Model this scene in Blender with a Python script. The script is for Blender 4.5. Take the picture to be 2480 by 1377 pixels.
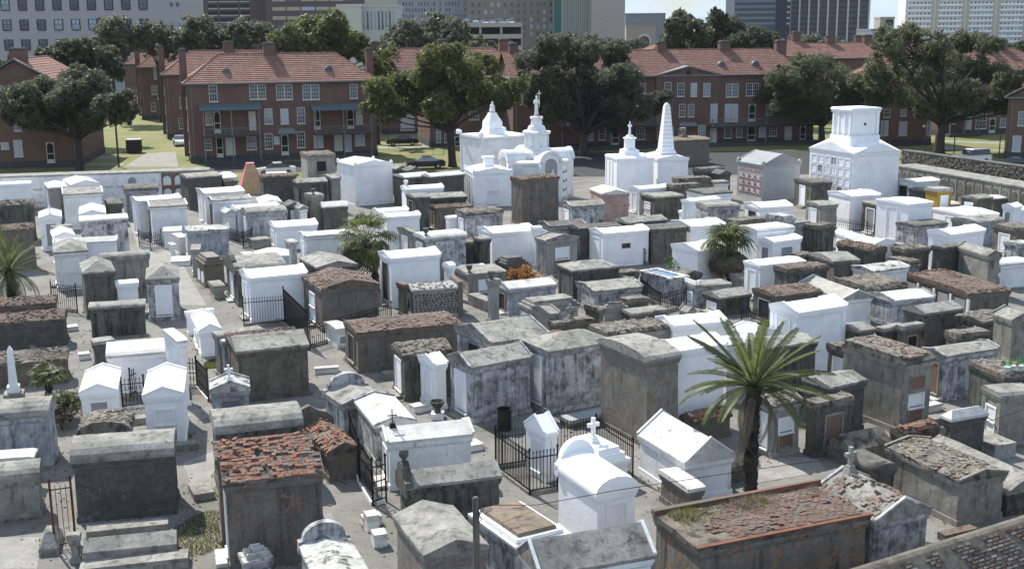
import bpy, math, random
import numpy as np
from mathutils import Vector, Matrix
for o in list(bpy.data.objects): bpy.data.objects.remove(o)
rnd = random.Random(11)
scene = bpy.context.scene
col = scene.collection

# ------------------------------------------------------------- camera, sky, sun
cam = bpy.data.cameras.new('camera'); cam_o = bpy.data.objects.new('camera', cam); col.objects.link(cam_o)
cam.sensor_width = 36.0; cam.lens = 41.3710; cam.clip_end = 4000; cam.clip_start = 0.5
cam_o.location = (0, 0, 15.6); cam_o.rotation_euler = Matrix([[0.999962, 0.008727, 0], [-0.001834, 0.210107, -0.977677], [-0.008532, 0.97764, 0.210115]]).to_euler()
scene.camera = cam_o
SUN_EL, SUN_AZ = math.radians(47), math.radians(-35)      # azimuth from +Y, clockwise
world = bpy.data.worlds.new('World'); scene.world = world; world.use_nodes = True
wn = world.node_tree.nodes; wl = world.node_tree.links
bgn = wn['Background']; sky = wn.new('ShaderNodeTexSky'); sky.sky_type = 'NISHITA'; sky.sun_disc = False
sky.sun_elevation = SUN_EL; sky.sun_rotation = SUN_AZ; sky.altitude = 10; sky.air_density = 1.0; sky.dust_density = .4; sky.ozone_density = 2.2
# thin cloud: sky colour drawn towards white by a noise on the view direction
tc = wn.new('ShaderNodeTexCoord'); mp = wn.new('ShaderNodeMapping'); mp.inputs['Scale'].default_value = (3, 3, 14)
nz = wn.new('ShaderNodeTexNoise'); nz.inputs['Scale'].default_value = 2.2; nz.inputs['Detail'].default_value = 6
cr = wn.new('ShaderNodeValToRGB'); cr.color_ramp.elements[0].position = .22; cr.color_ramp.elements[1].position = .56
mx = wn.new('ShaderNodeMix'); mx.data_type = 'RGBA'
wl.new(tc.outputs['Generated'], mp.inputs['Vector']); wl.new(mp.outputs['Vector'], nz.inputs['Vector'])
wl.new(nz.outputs['Fac'], cr.inputs['Fac']); wl.new(cr.outputs['Color'], mx.inputs['Factor'])
wl.new(sky.outputs['Color'], mx.inputs['A']); mx.inputs['B'].default_value = (7.2, 9.2, 12.2, 1)
wl.new(mx.outputs['Result'], bgn.inputs['Color']); bgn.inputs['Strength'].default_value = 0.064
sun = bpy.data.lights.new('sun', 'SUN'); sun_o = bpy.data.objects.new('sun', sun); col.objects.link(sun_o)
sun.energy = 5.0; sun.angle = math.radians(.53); sun.color = (1, .955, .87)
sd = Vector((math.sin(SUN_AZ)*math.cos(SUN_EL), math.cos(SUN_AZ)*math.cos(SUN_EL), math.sin(SUN_EL)))
sun_o.rotation_euler = sd.to_track_quat('Z', 'Y').to_euler(); sun_o.location = (-40, 60, 60)
scene.view_settings.view_transform = 'Standard'; scene.view_settings.look = 'None'
scene.view_settings.exposure = 0.68; scene.view_settings.gamma = 1.0
scene.cycles.max_bounces = 5; scene.cycles.diffuse_bounces = 3; scene.cycles.glossy_bounces = 2
scene.cycles.transparent_max_bounces = 6

# ------------------------------------------------------------- materials
class NT:
    def __init__(s, name):
        s.m = bpy.data.materials.new(name); s.m.use_nodes = True
        s.n = s.m.node_tree.nodes; s.l = s.m.node_tree.links
        s.b = s.n['Principled BSDF']; s.b.inputs['Roughness'].default_value = .9
        s.b.inputs['Specular IOR Level'].default_value = .25
    def node(s, t, **k):
        n = s.n.new(t)
        for a, v in k.items(): setattr(n, a, v)
        return n
    def link(s, a, b): s.l.new(a, b)
    def coords(s, scale=(1, 1, 1), seed=True, loc=(0, 0, 0)):
        t = s.node('ShaderNodeTexCoord'); out = t.outputs['Object']
        if seed:
            oi = s.node('ShaderNodeObjectInfo'); m = s.node('ShaderNodeMath', operation='MULTIPLY'); m.inputs[1].default_value = 37.0
            s.link(oi.outputs['Random'], m.inputs[0])
            v = s.node('ShaderNodeVectorMath', operation='ADD'); s.link(out, v.inputs[0]); s.link(m.outputs[0], v.inputs[1]); out = v.outputs[0]
        mp = s.node('ShaderNodeMapping'); mp.inputs['Scale'].default_value = scale; mp.inputs['Location'].default_value = loc
        s.link(out, mp.inputs['Vector']); return mp.outputs['Vector']
    def noise(s, vec, scale, detail=5, rough=.6, dist=0):
        n = s.node('ShaderNodeTexNoise'); n.inputs['Scale'].default_value = scale; n.inputs['Detail'].default_value = detail
        n.inputs['Roughness'].default_value = rough; n.inputs['Distortion'].default_value = dist
        s.link(vec, n.inputs['Vector']); return n.outputs['Fac']
    def ramp(s, f, lo, hi, a=0.0, b=1.0):
        r = s.node('ShaderNodeMapRange'); r.interpolation_type = 'SMOOTHSTEP'
        for k, v in zip(('From Min', 'From Max', 'To Min', 'To Max'), (lo, hi, a, b)): r.inputs[k].default_value = v
        s.link(f, r.inputs['Value']); return r.outputs['Result']
    def mix(s, f, a, b, mode='MIX'):
        m = s.node('ShaderNodeMix', data_type='RGBA', blend_type=mode)
        for k, v in (('Factor', f), ('A', a), ('B', b)):
            if isinstance(v, tuple): m.inputs[k].default_value = (*v, 1)
            elif isinstance(v, (int, float)): m.inputs[k].default_value = v
            else: s.link(v, m.inputs[k])
        return m.outputs['Result']
    def math(s, op, a, b):
        m = s.node('ShaderNodeMath', operation=op)
        for i, v in enumerate((a, b)):
            if isinstance(v, (int, float)): m.inputs[i].default_value = v
            else: s.link(v, m.inputs[i])
        return m.outputs[0]
    def bump(s, h, strength=.3, dist=.02):
        b = s.node('ShaderNodeBump'); b.inputs['Strength'].default_value = strength; b.inputs['Distance'].default_value = dist
        s.link(h, b.inputs['Height']); s.link(b.outputs['Normal'], s.b.inputs['Normal'])
    def col(s, c):
        if isinstance(c, tuple): s.b.inputs['Base Color'].default_value = (*c, 1)
        else: s.link(c, s.b.inputs['Base Color'])
        return s.m
def brick_tex(t, vec_scale=1.0, c1=(.27, .1, .062), c2=(.2, .085, .06), mortar=(.24, .22, .19), flat=False, bw=.22, rh=.075):
    tc = t.node('ShaderNodeTexCoord'); sp = t.node('ShaderNodeSeparateXYZ'); t.link(tc.outputs['Object'], sp.inputs[0])
    cb = t.node('ShaderNodeCombineXYZ')
    if flat: t.link(sp.outputs['X'], cb.inputs['X']); t.link(sp.outputs['Y'], cb.inputs['Y'])
    else:
        t.link(t.math('ADD', sp.outputs['X'], sp.outputs['Y']), cb.inputs['X']); t.link(sp.outputs['Z'], cb.inputs['Y'])
    b = t.node('ShaderNodeTexBrick'); t.link(cb.outputs[0], b.inputs['Vector'])
    b.inputs['Color1'].default_value = (*c1, 1); b.inputs['Color2'].default_value = (*c2, 1); b.inputs['Mortar'].default_value = (*mortar, 1)
    b.inputs['Scale'].default_value = vec_scale; b.inputs['Brick Width'].default_value = bw; b.inputs['Row Height'].default_value = rh
    b.inputs['Mortar Size'].default_value = .008; b.inputs['Bias'].default_value = -.2
    return b
def plaster(name, c1, c2, stain, lo, hi, streak=.6, brick=None, bcol=((.24, .1, .066), (.18, .085, .06)), rough=.92, fine=.25, blot=1.1, cracks=False, foot=0):
    """lime plaster or cement: two tones in blotches, mildew that runs down in streaks, optional lost patches of brick"""
    t = NT(name); v = t.coords(); vs = t.coords((4.5, 4.5, .55)); 
    n1 = t.noise(v, blot, 6, .62); n2 = t.noise(vs, 1.0, 6, .7); n3 = t.noise(v, 9, 5, .7); n4 = t.noise(v, 2.7, 5, .65, .4)
    c = t.mix(t.ramp(n1, .35, .65), c1, c2)
    m = t.math('ADD', t.math('MULTIPLY', n2, streak), t.math('MULTIPLY', n4, 1-streak))
    m = t.math('ADD', m, t.math('MULTIPLY', t.math('SUBTRACT', n3, .5), .28))
    c = t.mix(t.ramp(m, lo, hi), c, stain)
    if foot:                       # splash and rising damp at the foot of the wall
        gz = t.node('ShaderNodeTexCoord'); sp = t.node('ShaderNodeSeparateXYZ'); t.link(gz.outputs['Generated'], sp.inputs[0])
        f = t.math('MULTIPLY', t.ramp(t.math('ADD', sp.outputs['Z'], t.math('MULTIPLY', t.math('SUBTRACT', n4, .5), .5)), .16, .02), foot); c = t.mix(f, c, stain)
    h = n3
    if brick:
        b = brick_tex(t, 1, *bcol); bm = t.ramp(t.math('ADD', n4, t.math('MULTIPLY', t.math('SUBTRACT', n3, .5), .3)), brick, brick+.035)
        bc = t.mix(t.ramp(n3, .35, .7), b.outputs['Color'], t.mix(.6, b.outputs['Color'], (.12, .1, .085)))
        c = t.mix(bm, c, bc)
        h = t.math('ADD', n3, t.math('MULTIPLY', t.math('SUBTRACT', 1.0, bm), 1.2))
    if cracks:
        vo = t.node('ShaderNodeTexVoronoi', feature='DISTANCE_TO_EDGE'); vo.inputs['Scale'].default_value = 1.7
        d = t.node('ShaderNodeVectorMath', operation='ADD'); nn = t.node('ShaderNodeTexNoise'); nn.inputs['Scale'].default_value = 3; t.link(v, nn.inputs['Vector'])
        t.link(v, d.inputs[0]); t.link(nn.outputs['Color'], d.inputs[1]); t.link(d.outputs[0], vo.inputs['Vector'])
        c = t.mix(t.ramp(vo.outputs['Distance'], 0.0, .018, .5, 0.0), c, (.05, .048, .042))
    c = t.mix(fine, c, t.mix(t.ramp(n3, .25, .75), (.25, .25, .25), (.75, .75, .75)), 'OVERLAY')
    t.b.inputs['Roughness'].default_value = rough; t.bump(h, .45, .02)
    return t.col(c)
M = {}
# walls
M['W'] = plaster('white_limewash', (.82, .82, .83), (.74, .74, .745), (.5, .5, .47), .56, .8, .75, fine=.1, foot=.5)
M['w'] = plaster('aged_limewash', (.74, .74, .74), (.62, .62, .61), (.24, .23, .21), .53, .74, .65, fine=.22, foot=.7)
M['m'] = plaster('mildewed_limewash', (.50, .50, .51), (.29, .29, .29), (.075, .074, .073), .42, .64, .5, fine=.55, foot=.6)
M['g'] = plaster('grey_cement', (.285, .27, .237), (.205, .194, .168), (.07, .067, .06), .48, .68, .7, fine=.35)
M['d'] = plaster('dark_mildewed_cement', (.145, .132, .11), (.1, .091, .076), (.04, .038, .034), .46, .65, .72, fine=.45)
M['b'] = plaster('brown_plaster_over_brick', (.168, .15, .125), (.125, .115, .1), (.055, .05, .045), .47, .66, .65, brick=.575, fine=.4)
M['k'] = plaster('grey_brick_masonry', (.12, .11, .1), (.1, .085, .075), (.05, .045, .04), .5, .7, .4, brick=.36, bcol=((.15, .125, .105), (.1, .082, .07)), fine=.4)
M['bk'] = plaster('bare_brick_and_plaster', (.2, .185, .16), (.15, .135, .115), (.06, .055, .05), .5, .7, .4, brick=.47, fine=.4)
M['p'] = plaster('pink_brick_wash', (.40, .29, .255), (.33, .22, .19), (.2, .17, .15), .52, .7, .4, brick=.6, fine=.3)
M['s'] = plaster('slate_grey_paint', (.36, .375, .38), (.32, .33, .335), (.2, .205, .21), .55, .8, .7, fine=.15)
M['d1'] = plaster('warm_mildewed_cement', (.15, .132, .105), (.1, .088, .07), (.045, .04, .032), .48, .68, .55, brick=.66, fine=.5, blot=1.8, foot=.5)
M['d2'] = plaster('greenish_dark_cement', (.125, .128, .112), (.08, .083, .073), (.034, .036, .032), .45, .62, .8, fine=.35, blot=.8)
M['d3'] = plaster('black_mould_on_lime', (.07, .068, .063), (.1, .097, .09), (.3, .295, .28), .58, .72, .45, fine=.5, blot=2.2, foot=.3)
M['m1'] = plaster('blue_grey_limewash', (.40, .41, .44), (.25, .255, .27), (.085, .085, .088), .45, .68, .6, fine=.5, blot=1.7, foot=.6)
M['g1'] = plaster('pale_streaked_cement', (.33, .32, .295), (.24, .232, .212), (.1, .096, .086), .5, .72, .85, fine=.3, blot=.7, foot=.6)
M['bo'] = plaster('cement_with_ochre_patches', (.19, .175, .15), (.13, .118, .1), (.055, .05, .044), .46, .66, .7, brick=.56, bcol=((.3, .15, .055), (.22, .11, .05)), fine=.4, foot=.6)
M['gk'] = plaster('cement_over_grey_brick', (.22, .205, .178), (.165, .152, .132), (.07, .065, .056), .48, .66, .7, brick=.53, bcol=((.19, .14, .11), (.13, .1, .082)), fine=.4, foot=.5)
M['y'] = plaster('ochre_paint', (.36, .23, .045), (.3, .19, .04), (.2, .13, .04), .55, .8, .6, fine=.2)
# roofs
RM = {}
RM['W'] = plaster('white_roof_wash', (.85, .85, .85), (.82, .82, .81), (.68, .67, .64), .6, .9, .2, fine=.06)
RM['w'] = plaster('stained_marble', (.56, .55, .52), (.44, .43, .40), (.2, .19, .165), .53, .72, .2, fine=.25)
RM['m'] = plaster('blotched_white_roof', (.5, .49, .465), (.32, .315, .295), (.07, .068, .062), .47, .62, .15, fine=.35)
RM['g'] = plaster('weathered_cement_roof', (.30, .288, .258), (.195, .187, .168), (.085, .082, .073), .47, .68, .2, fine=.35, cracks=True)
RM['d'] = plaster('dark_cement_roof', (.16, .152, .135), (.105, .1, .09), (.05, .048, .043), .47, .66, .2, fine=.4, cracks=True)
RM['b'] = plaster('brown_stained_roof', (.22, .17, .125), (.15, .12, .092), (.06, .054, .045), .48, .68, .2, fine=.4)
RM['r'] = plaster('red_brick_debris_bed', (.16, .1, .076), (.125, .105, .088), (.065, .055, .045), .48, .62, .1, fine=.5, blot=2.5)
RM['l'] = plaster('lichened_rubble_bed', (.20, .18, .15), (.125, .108, .088), (.05, .045, .038), .47, .62, .1, fine=.5, blot=2.2)
RM['rr'] = plaster('old_mortar_bed', (.17, .14, .115), (.115, .095, .08), (.05, .043, .036), .47, .62, .1, fine=.5, blot=2.2)
RM['rl'] = RM['l']; RM['c2'] = plaster('cream_cement_roof', (.36, .345, .31), (.27, .26, .235), (.14, .132, .115), .52, .74, .2, fine=.3); RM['p'] = plaster('pinkish_roof', (.52, .4, .35), (.42, .34, .3), (.2, .17, .15), .55, .72, .2, fine=.3)
RM['s'] = plaster('blue_grey_slate', (.3, .31, .315), (.25, .26, .265), (.14, .145, .15), .55, .8, .2, fine=.15)
RM['pb'] = RM['g']; RM['k'] = M['k']; RM['flatbrick'] = RM['rr']
def plain(name, c, rough=.6, metal=0.0, noise=.0, spec=.3):
    t = NT(name); t.b.inputs['Roughness'].default_value = rough; t.b.inputs['Metallic'].default_value = metal; t.b.inputs['Specular IOR Level'].default_value = spec
    if noise:
        n = t.noise(t.coords(), 3.0, 5, .65)
        return t.col(t.mix(t.ramp(n, .3, .7), tuple(x*(1-noise) for x in c), tuple(min(1, x*(1+noise)) for x in c)))
    return t.col(c)
def brickpiece(name, cols):
    t = NT(name); oi = t.node('ShaderNodeObjectInfo'); r = t.node('ShaderNodeValToRGB'); r.color_ramp.interpolation = 'LINEAR'
    e = r.color_ramp.elements; e[0].color = (*cols[0], 1); e[1].color = (*cols[-1], 1); e[1].position = 1
    for i, c in enumerate(cols[1:-1]): k = e.new((i+1)/(len(cols)-1)); k.color = (*c, 1)
    t.link(oi.outputs['Random'], r.inputs['Fac'])
    n = t.noise(t.coords(), 9, 5, .7); t.bump(n, .5, .01)
    return t.col(t.mix(t.ramp(n, .45, .72), r.outputs['Color'], (.13, .115, .1)))
BRK = brickpiece('orange_red_brick', [(.29, .115, .06), (.2, .085, .055), (.31, .14, .08), (.15, .12, .1), (.24, .095, .055), (.19, .165, .14), (.12, .08, .065)])
BRKG = brickpiece('greyed_brick', [(.17, .13, .105), (.22, .19, .16), (.16, .09, .065), (.13, .115, .1), (.26, .235, .2), (.2, .11, .08)])
BRKT = brickpiece('worn_red_brown_brick', [(.115, .065, .046), (.14, .085, .062), (.09, .075, .063), (.14, .115, .098), (.1, .056, .042), (.13, .072, .052)])
BRKS = brickpiece('grey_brown_stone', [(.12, .105, .088), (.16, .145, .125), (.1, .088, .074), (.14, .12, .1)])
BRKW = brickpiece('brown_grey_wall_brick', [(.11, .066, .046), (.14, .11, .088), (.09, .06, .046), (.13, .074, .052), (.155, .135, .112)])
COB = brickpiece('dark_cobble', [(.055, .055, .055), (.085, .085, .085), (.04, .04, .042), (.11, .108, .105), (.06, .06, .062)])
MARBLE = plaster('white_marble', (.76, .76, .77), (.68, .68, .69), (.4, .4, .39), .58, .85, .6, fine=.12)
GREYM = plaster('grey_tablet_marble', (.3, .3, .31), (.24, .24, .25), (.13, .13, .13), .55, .8, .6, fine=.15)
SLATE = plain('slate_tablet', (.12, .13, .16), .5, 0, .15)
DARK = plain('dark_opening', (.02, .02, .021), .9)
MORTAR = plaster('pale_mortar', (.34, .33, .31), (.26, .25, .235), (.12, .115, .105), .5, .7, .3, fine=.3)
IRON = plain('black_iron', (.016, .016, .018), .55, .4, .3)
RUST = plain('rusted_iron', (.12, .045, .02), .85, .2, .4)
BRONZE = plain('bronze_plaque', (.09, .055, .03), .5, .5, .2)
WATER = plain('blue_water', (.09, .16, .25), .06, 0, 0, .6)
b_ = NT('brick_niche'); MB_BRICK = b_.col(brick_tex(b_, 1, (.21, .1, .065), (.16, .085, .06), (.2, .18, .155)).outputs['Color'])

b2_ = NT('rusty_brick_edge'); RIM_BRICK = b2_.col(brick_tex(b2_, 1, (.18, .075, .042), (.12, .055, .036), (.11, .095, .08), bw=.21, rh=.07).outputs['Color'])
# ------------------------------------------------------------- mesh helpers
class MB:
    def __init__(s): s.v = []; s.f = []
    def add(s, vs, fs):
        k = len(s.v); s.v += [tuple(p) for p in vs]; s.f += [tuple(i+k for i in f) for f in fs]; return s
    def box(s, x0, y0, z0, x1, y1, z1, top=(0, 0), jit=0):
        a, b = top
        p = [(x0, y0, z0), (x1, y0, z0), (x1, y1, z0), (x0, y1, z0), (x0+a, y0+b, z1), (x1-a, y0+b, z1), (x1-a, y1-b, z1), (x0+a, y1-b, z1)]
        if jit: p = [tuple(c+rnd.uniform(-jit, jit) for c in q) for q in p]
        return s.add(p, [(3, 2, 1, 0), (4, 5, 6, 7), (0, 1, 5, 4), (1, 2, 6, 5), (2, 3, 7, 6), (3, 0, 4, 7)])
    def obox(s, c, u, v, w):
        """box by centre and three half-axis vectors"""
        c, u, v, w = map(Vector, (c, u, v, w)); p = []
        for k in (-1, 1):
            for a, b in ((-1, -1), (1, -1), (1, 1), (-1, 1)): p.append(c+u*a+v*b+w*k)
        return s.add(p, [(3, 2, 1, 0), (4, 5, 6, 7), (0, 1, 5, 4), (1, 2, 6, 5), (2, 3, 7, 6), (3, 0, 4, 7)])
    def loft(s, rings, cap=True, close=True):
        n = len(rings[0]); k = len(s.v)
        for r in rings: s.v += [tuple(p) for p in r]
        for i in range(len(rings)-1):
            for j in range(n if close else n-1):
                a, b = k+i*n+j, k+i*n+(j+1) % n; s.f.append((a, b, b+n, a+n))
        if cap: s.f.append(tuple(k+j for j in reversed(range(n)))); s.f.append(tuple(k+(len(rings)-1)*n+j for j in range(n)))
        return s
    def tube(s, pts, rad, n=6, cap=True):
        pts = [Vector(p) for p in pts]; rings = []
        for i, p in enumerate(pts):
            d = (pts[min(i+1, len(pts)-1)]-pts[max(i-1, 0)]).normalized()
            a = d.orthogonal().normalized() if abs(d.z) < .99 else Vector((1, 0, 0)); b = d.cross(a)
            if i: # keep the frame steady
                a = (pa-d*pa.dot(d)).normalized(); b = d.cross(a)
            pa = a; r = rad[i] if isinstance(rad, (list, tuple)) else rad
            rings.append([p+a*math.cos(t)*r+b*math.sin(t)*r for t in [2*math.pi*j/n for j in range(n)]])
        return s.loft(rings, cap)
    def lathe(s, prof, n=12, c=(0, 0, 0)):
        return s.loft([[(c[0]+r*math.cos(2*math.pi*j/n), c[1]+r*math.sin(2*math.pi*j/n), c[2]+z) for j in range(n)] for r, z in prof])
    def prism(s, poly, axis, a, b):
        """extrude polygon of (p,z) along 'u' (x from a to b, p = y) or 'v' (y from a to b, p = x)"""
        if axis == 'u': r = [[(t, p, z) for p, z in poly] for t in (a, b)]
        else: r = [[(p, t, z) for p, z in poly] for t in (b, a)]
        return s.loft(r)
    def move(s, dx=0, dy=0, dz=0, k=0):
        s.v = s.v[:k]+[(x+dx, y+dy, z+dz) for x, y, z in s.v[k:]]; return s
    def mesh(s, name, mat, smooth=False):
        me = bpy.data.meshes.new(name); me.from_pydata(s.v, [], s.f)
        for m in (mat if isinstance(mat, list) else [mat]): me.materials.append(m)
        if smooth:
            me.polygons.foreach_set('use_smooth', [True]*len(me.polygons))
        me.update(); return me
    def build(s, name, mat, parent=None, loc=None, rot=None, smooth=False):
        return link(name, s.mesh(name, mat, smooth), parent, loc, rot)
def link(name, me, parent=None, loc=None, rot=None):
    o = bpy.data.objects.new(name, me); col.objects.link(o)
    if parent is not None: o.parent = parent
    if loc is not None: o.location = loc
    if rot is not None: o.rotation_euler = rot
    return o
def tag(o, label, cat, group=None):
    o['label'] = label; o['category'] = cat
    if group: o['group'] = group
    return o
def thing(name, label, cat, loc=(0, 0, 0), rz=0, group=None, tilt=0):
    o = link(name, None, None, loc, (rnd.uniform(-tilt, tilt), rnd.uniform(-tilt, tilt), rz)); o.empty_display_size = .3
    return tag(o, label, cat, group)
def struct(name, mb, mat): o = mb.build(name, mat); o['kind'] = 'structure'; return o
def shared(fn, cache={}):
    def g(*a):
        k = (fn.__name__,)+a
        if k not in cache: cache[k] = fn(*a)
        return cache[k]
    return g
def copy_tree(o, parent=None):
    c = o.copy(); col.objects.link(c)
    if parent is not None: c.parent = parent
    for ch in list(o.children): copy_tree(ch, c)
    return c
BRICK_ME = []
def brick_mesh(i, mat, size=(.21, .1, .065)):
    key = (i, mat.name, size)
    for k, m in BRICK_ME:
        if k == key: return m
    st = rnd.getstate(); rnd.seed(i+5); b = MB(); a, c, d = (x/2 for x in size); b.box(-a, -c, -d, a, c, d, jit=.012); rnd.setstate(st)
    m = b.mesh('brick', mat); BRICK_ME.append((key, m)); return m
def face_quad(mb, pts): mb.add(pts, [tuple(range(len(pts)))])
# ------------------------------------------------------------- tombs
GROUP = 'above-ground tombs of the cemetery'
def roof_profile(kind, W, rise, t, o=0):
    """cross-section (p,z) across the ridge, z from eave top 0, thickness t below"""
    if kind == 'g': top = [(W, 0), (W/2, rise), (0, 0)]
    elif kind == 'b': top = [(W/2+W/2*math.cos(a), rise*math.sin(a)) for a in [math.pi*i/8 for i in range(9)]]
    else: top = [(W, 0), (0, 0)]
    return [(0, -t), (W, -t)]+top
def roof_height(kind, ax, u, v, lu, lv, rise):
    """height above the eave at local u,v"""
    p, W = (v, lv) if ax == 'u' else (u, lu)
    f = min(1, max(0, p/W))
    if kind == 'g': return rise*(1-abs(2*f-1))
    if kind == 'b': return rise*math.sin(math.acos(max(-1, min(1, 2*f-1))))
    if kind == 'h': return rise*min(1, min(u, lu-u, v, lv-v)/(min(lu, lv)*.5))
    return rise
def niche(parent, face, lu, lv, w, z0, z1, kind, h, frame=True, off=0.0, ins=.09):
    """closure tablet set into face A (y=0) or B (x=0): raised frame, recessed slab"""
    L = lu if face == 'A' else lv
    c = L/2+off; a0, a1 = c-w/2, c+w/2
    def bx(mb, a, b, d0, d1, e, f):      # a..b along the face, e..f up, d0..d1 outward from the wall plane
        if face == 'A': mb.box(a, ins-d1, e, b, ins-d0, f)
        else: mb.box(ins-d1, a, e, ins-d0, b, f)
    mat = {'w': MARBLE, 'g': GREYM, 'd': DARK, 'b': MB_BRICK, 's': SLATE, 'v': DARK}[kind]
    m = MB(); bx(m, a0, a1, -.02, .015, z0, z1); tb = m.build('tablet', mat, parent)
    if frame:
        f = MB(); t = .07
        bx(f, a0-t, a0, -.02, .05, z0-t, z1+t); bx(f, a1, a1+t, -.02, .05, z0-t, z1+t)
        bx(f, a0, a1, -.02, .045, z1, z1+t); bx(f, a0-t, a1+t, -.02, .10, z0-t-.06, z0-t)
        f.build('frame', M['W'] if kind in 'wgv' else M['g'], tb)
    if face == 'B' and lu > 1.2 and rnd.random() < .75:
        MB().box(-.32, lv/2-.55, -.04, .03, lv/2+.55, .13).build('step', RM['w'] if rnd.random() < .6 else M['g'], tb)
    return tb
def rubble(parent, lu, lv, h, kind, ax, rise, rm, near):
    """loose and laid masonry on a ruined roof"""
    dens = 34
    if near:                                   # laid brick courses, each brick a part
        mat = {'rl': BRKG, 'pb': BRKG}.get(rm, BRK); bl, bw = .225, .125
        nu = int(lu/bl); slope_n = max(1, int(math.hypot(lv/2 if ax == 'u' and kind in 'gb' else lv, rise)/bw)) if ax == 'u' else int(lv/bw)
        cnt = 0
        for j in range(int(lv/bw)):
            for i in range(nu):
                u = (i+.5+(.5 if j % 2 else 0))*bl; v = (j+.5)*bw
                if u > lu-.06 or cnt >= 290: continue
                if ax == 'u' and kind in 'gb' and v > lv*.62: continue     # the far slope keeps its mortar bed
                n = math.sin(u*3.1+lu*9)*math.sin(v*4.3+lv*7)+.5*math.sin(u*7+v*5)
                if rm == 'pb' and n < .1: continue
                if rnd.random() < (.12 if n > -.45 else .6): continue
                e = .04; z = roof_height(kind, ax, u, v, lu, lv, rise)
                s = 0
                dz = (roof_height(kind, ax, u, v+e, lu, lv, rise)-roof_height(kind, ax, u, v-e, lu, lv, rise))/(2*e) if 0 < v-e and v+e < lv else 0
                du = (roof_height(kind, ax, u+e, v, lu, lv, rise)-roof_height(kind, ax, u-e, v, lu, lv, rise))/(2*e) if 0 < u-e and u+e < lu else 0
                loose = rnd.random() < .14
                link('brick', brick_mesh(rnd.randrange(5), mat), parent, (u-lu/2, v-lv/2, h+z+.012+(rnd.uniform(.02, .06) if loose else rnd.uniform(-.012, .012))),
                     (math.atan(dz)+rnd.gauss(0, .05), -math.atan(du)+rnd.gauss(0, .05), rnd.uniform(0, 3) if loose else rnd.gauss(0, .05))); cnt += 1
        return
    mb = MB()
    for _ in range(int(lu*lv*dens)):
        u, v = rnd.uniform(.03, lu-.03), rnd.uniform(.03, lv-.03)
        if math.sin(u*2.3+lu*9)*math.sin(v*3.1+lv*5) < -.25 and rnd.random() < .7: continue
        a = rnd.choice([0, math.pi/2, rnd.uniform(0, 3)])+rnd.gauss(0, .15); sx, sy, sz = rnd.uniform(.04, .1), rnd.uniform(.03, .05), rnd.uniform(.006, .022)
        z = h+roof_height(kind, ax, u, v, lu, lv, rise)+sz*.6
        ca, sa = math.cos(a), math.sin(a); tx, ty = rnd.gauss(0, .12), rnd.gauss(0, .12)
        mb.obox((u-lu/2, v-lv/2, z), (ca*sx, sa*sx, sx*tx), (-sa*sy, ca*sy, sy*ty), (-tx*sz, -ty*sz, sz))
    o = mb.build('rubble', [RUB['r' if rm in ('r', 'b') else 'l']], parent); o['kind'] = 'stuff'
def pieces(name, cols):
    """loose bricks in one mesh: colour changes from piece to piece"""
    t = NT(name); g = t.node('ShaderNodeNewGeometry'); r = t.node('ShaderNodeValToRGB'); e = r.color_ramp.elements
    e[0].color = (*cols[0], 1); e[1].color = (*cols[-1], 1)
    for i, c in enumerate(cols[1:-1]): k = e.new((i+1)/(len(cols)-1)); k.color = (*c, 1)
    t.link(g.outputs['Random Per Island'], r.inputs['Fac']); n = t.noise(t.coords(), 7, 4, .7)
    return t.col(t.mix(t.ramp(n, .42, .7), r.outputs['Color'], (.12, .105, .09)))
RUB = {'r': pieces('red_rubble', [(.22, .098, .06), (.165, .08, .055), (.15, .125, .1), (.19, .11, .08), (.19, .17, .145), (.115, .098, .085)]),
       'l': pieces('grey_rubble', [(.2, .17, .14), (.28, .26, .22), (.13, .11, .09), (.17, .095, .07), (.23, .2, .17)])}
def rough_wall(lu, lv, h, o, n, amp):
    """four-sided wall with slightly wavy faces, open at the bottom"""
    mb = MB(); pts = []
    k = max(3, n)
    per = [(o+(lu-2*o)*i/k, o) for i in range(k)]+[(lu-o, o+(lv-2*o)*i/k) for i in range(k)]+[(lu-o-(lu-2*o)*i/k, lv-o) for i in range(k)]+[(o, lv-o-(lv-2*o)*i/k) for i in range(k)]
    rings = []
    for j in range(5):
        z = -.05+(h+.05)*j/4
        rings.append([(x-lu/2+rnd.uniform(-amp, amp), y-lv/2+rnd.uniform(-amp, amp), z) for x, y in per])
    return mb.loft(rings)
def urn(parent, x, y, z, s=1.0, mat=None, name='urn'):
    prof = [(.14, 0), (.14, .04), (.05, .08), (.06, .12), (.16, .22), (.2, .34), (.17, .4), (.21, .43), (.2, .46), (.0, .46)]
    return MB().lathe([(r*s, q*s) for r, q in prof], 10, (x, y, z)).build(name, mat or M['g'], parent, smooth=False)
def cross(parent, x, y, z, s, mat, ax='u', base=True, thin=.055):
    m = MB(); t = thin*s; d = thin*s
    def b(a0, a1, z0, z1):
        if ax == 'u': m.box(x+a0, y-d, z+z0, x+a1, y+d, z+z1)
        else: m.box(x-d, y+a0, z+z0, x+d, y+a1, z+z1)
    if base: m.box(x-.16*s, y-.16*s, z-.05, x+.16*s, y+.16*s, z+.12*s, (.04*s, .04*s)); m.box(x-.1*s, y-.1*s, z+.12*s, x+.1*s, y+.1*s, z+.2*s)
    b(-t, t, .2*s, .78*s)
    b(-.2*s, -t, .5*s, .5*s+2*t); b(t, .2*s, .5*s, .5*s+2*t)
    return m.build('cross', mat, parent)
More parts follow.
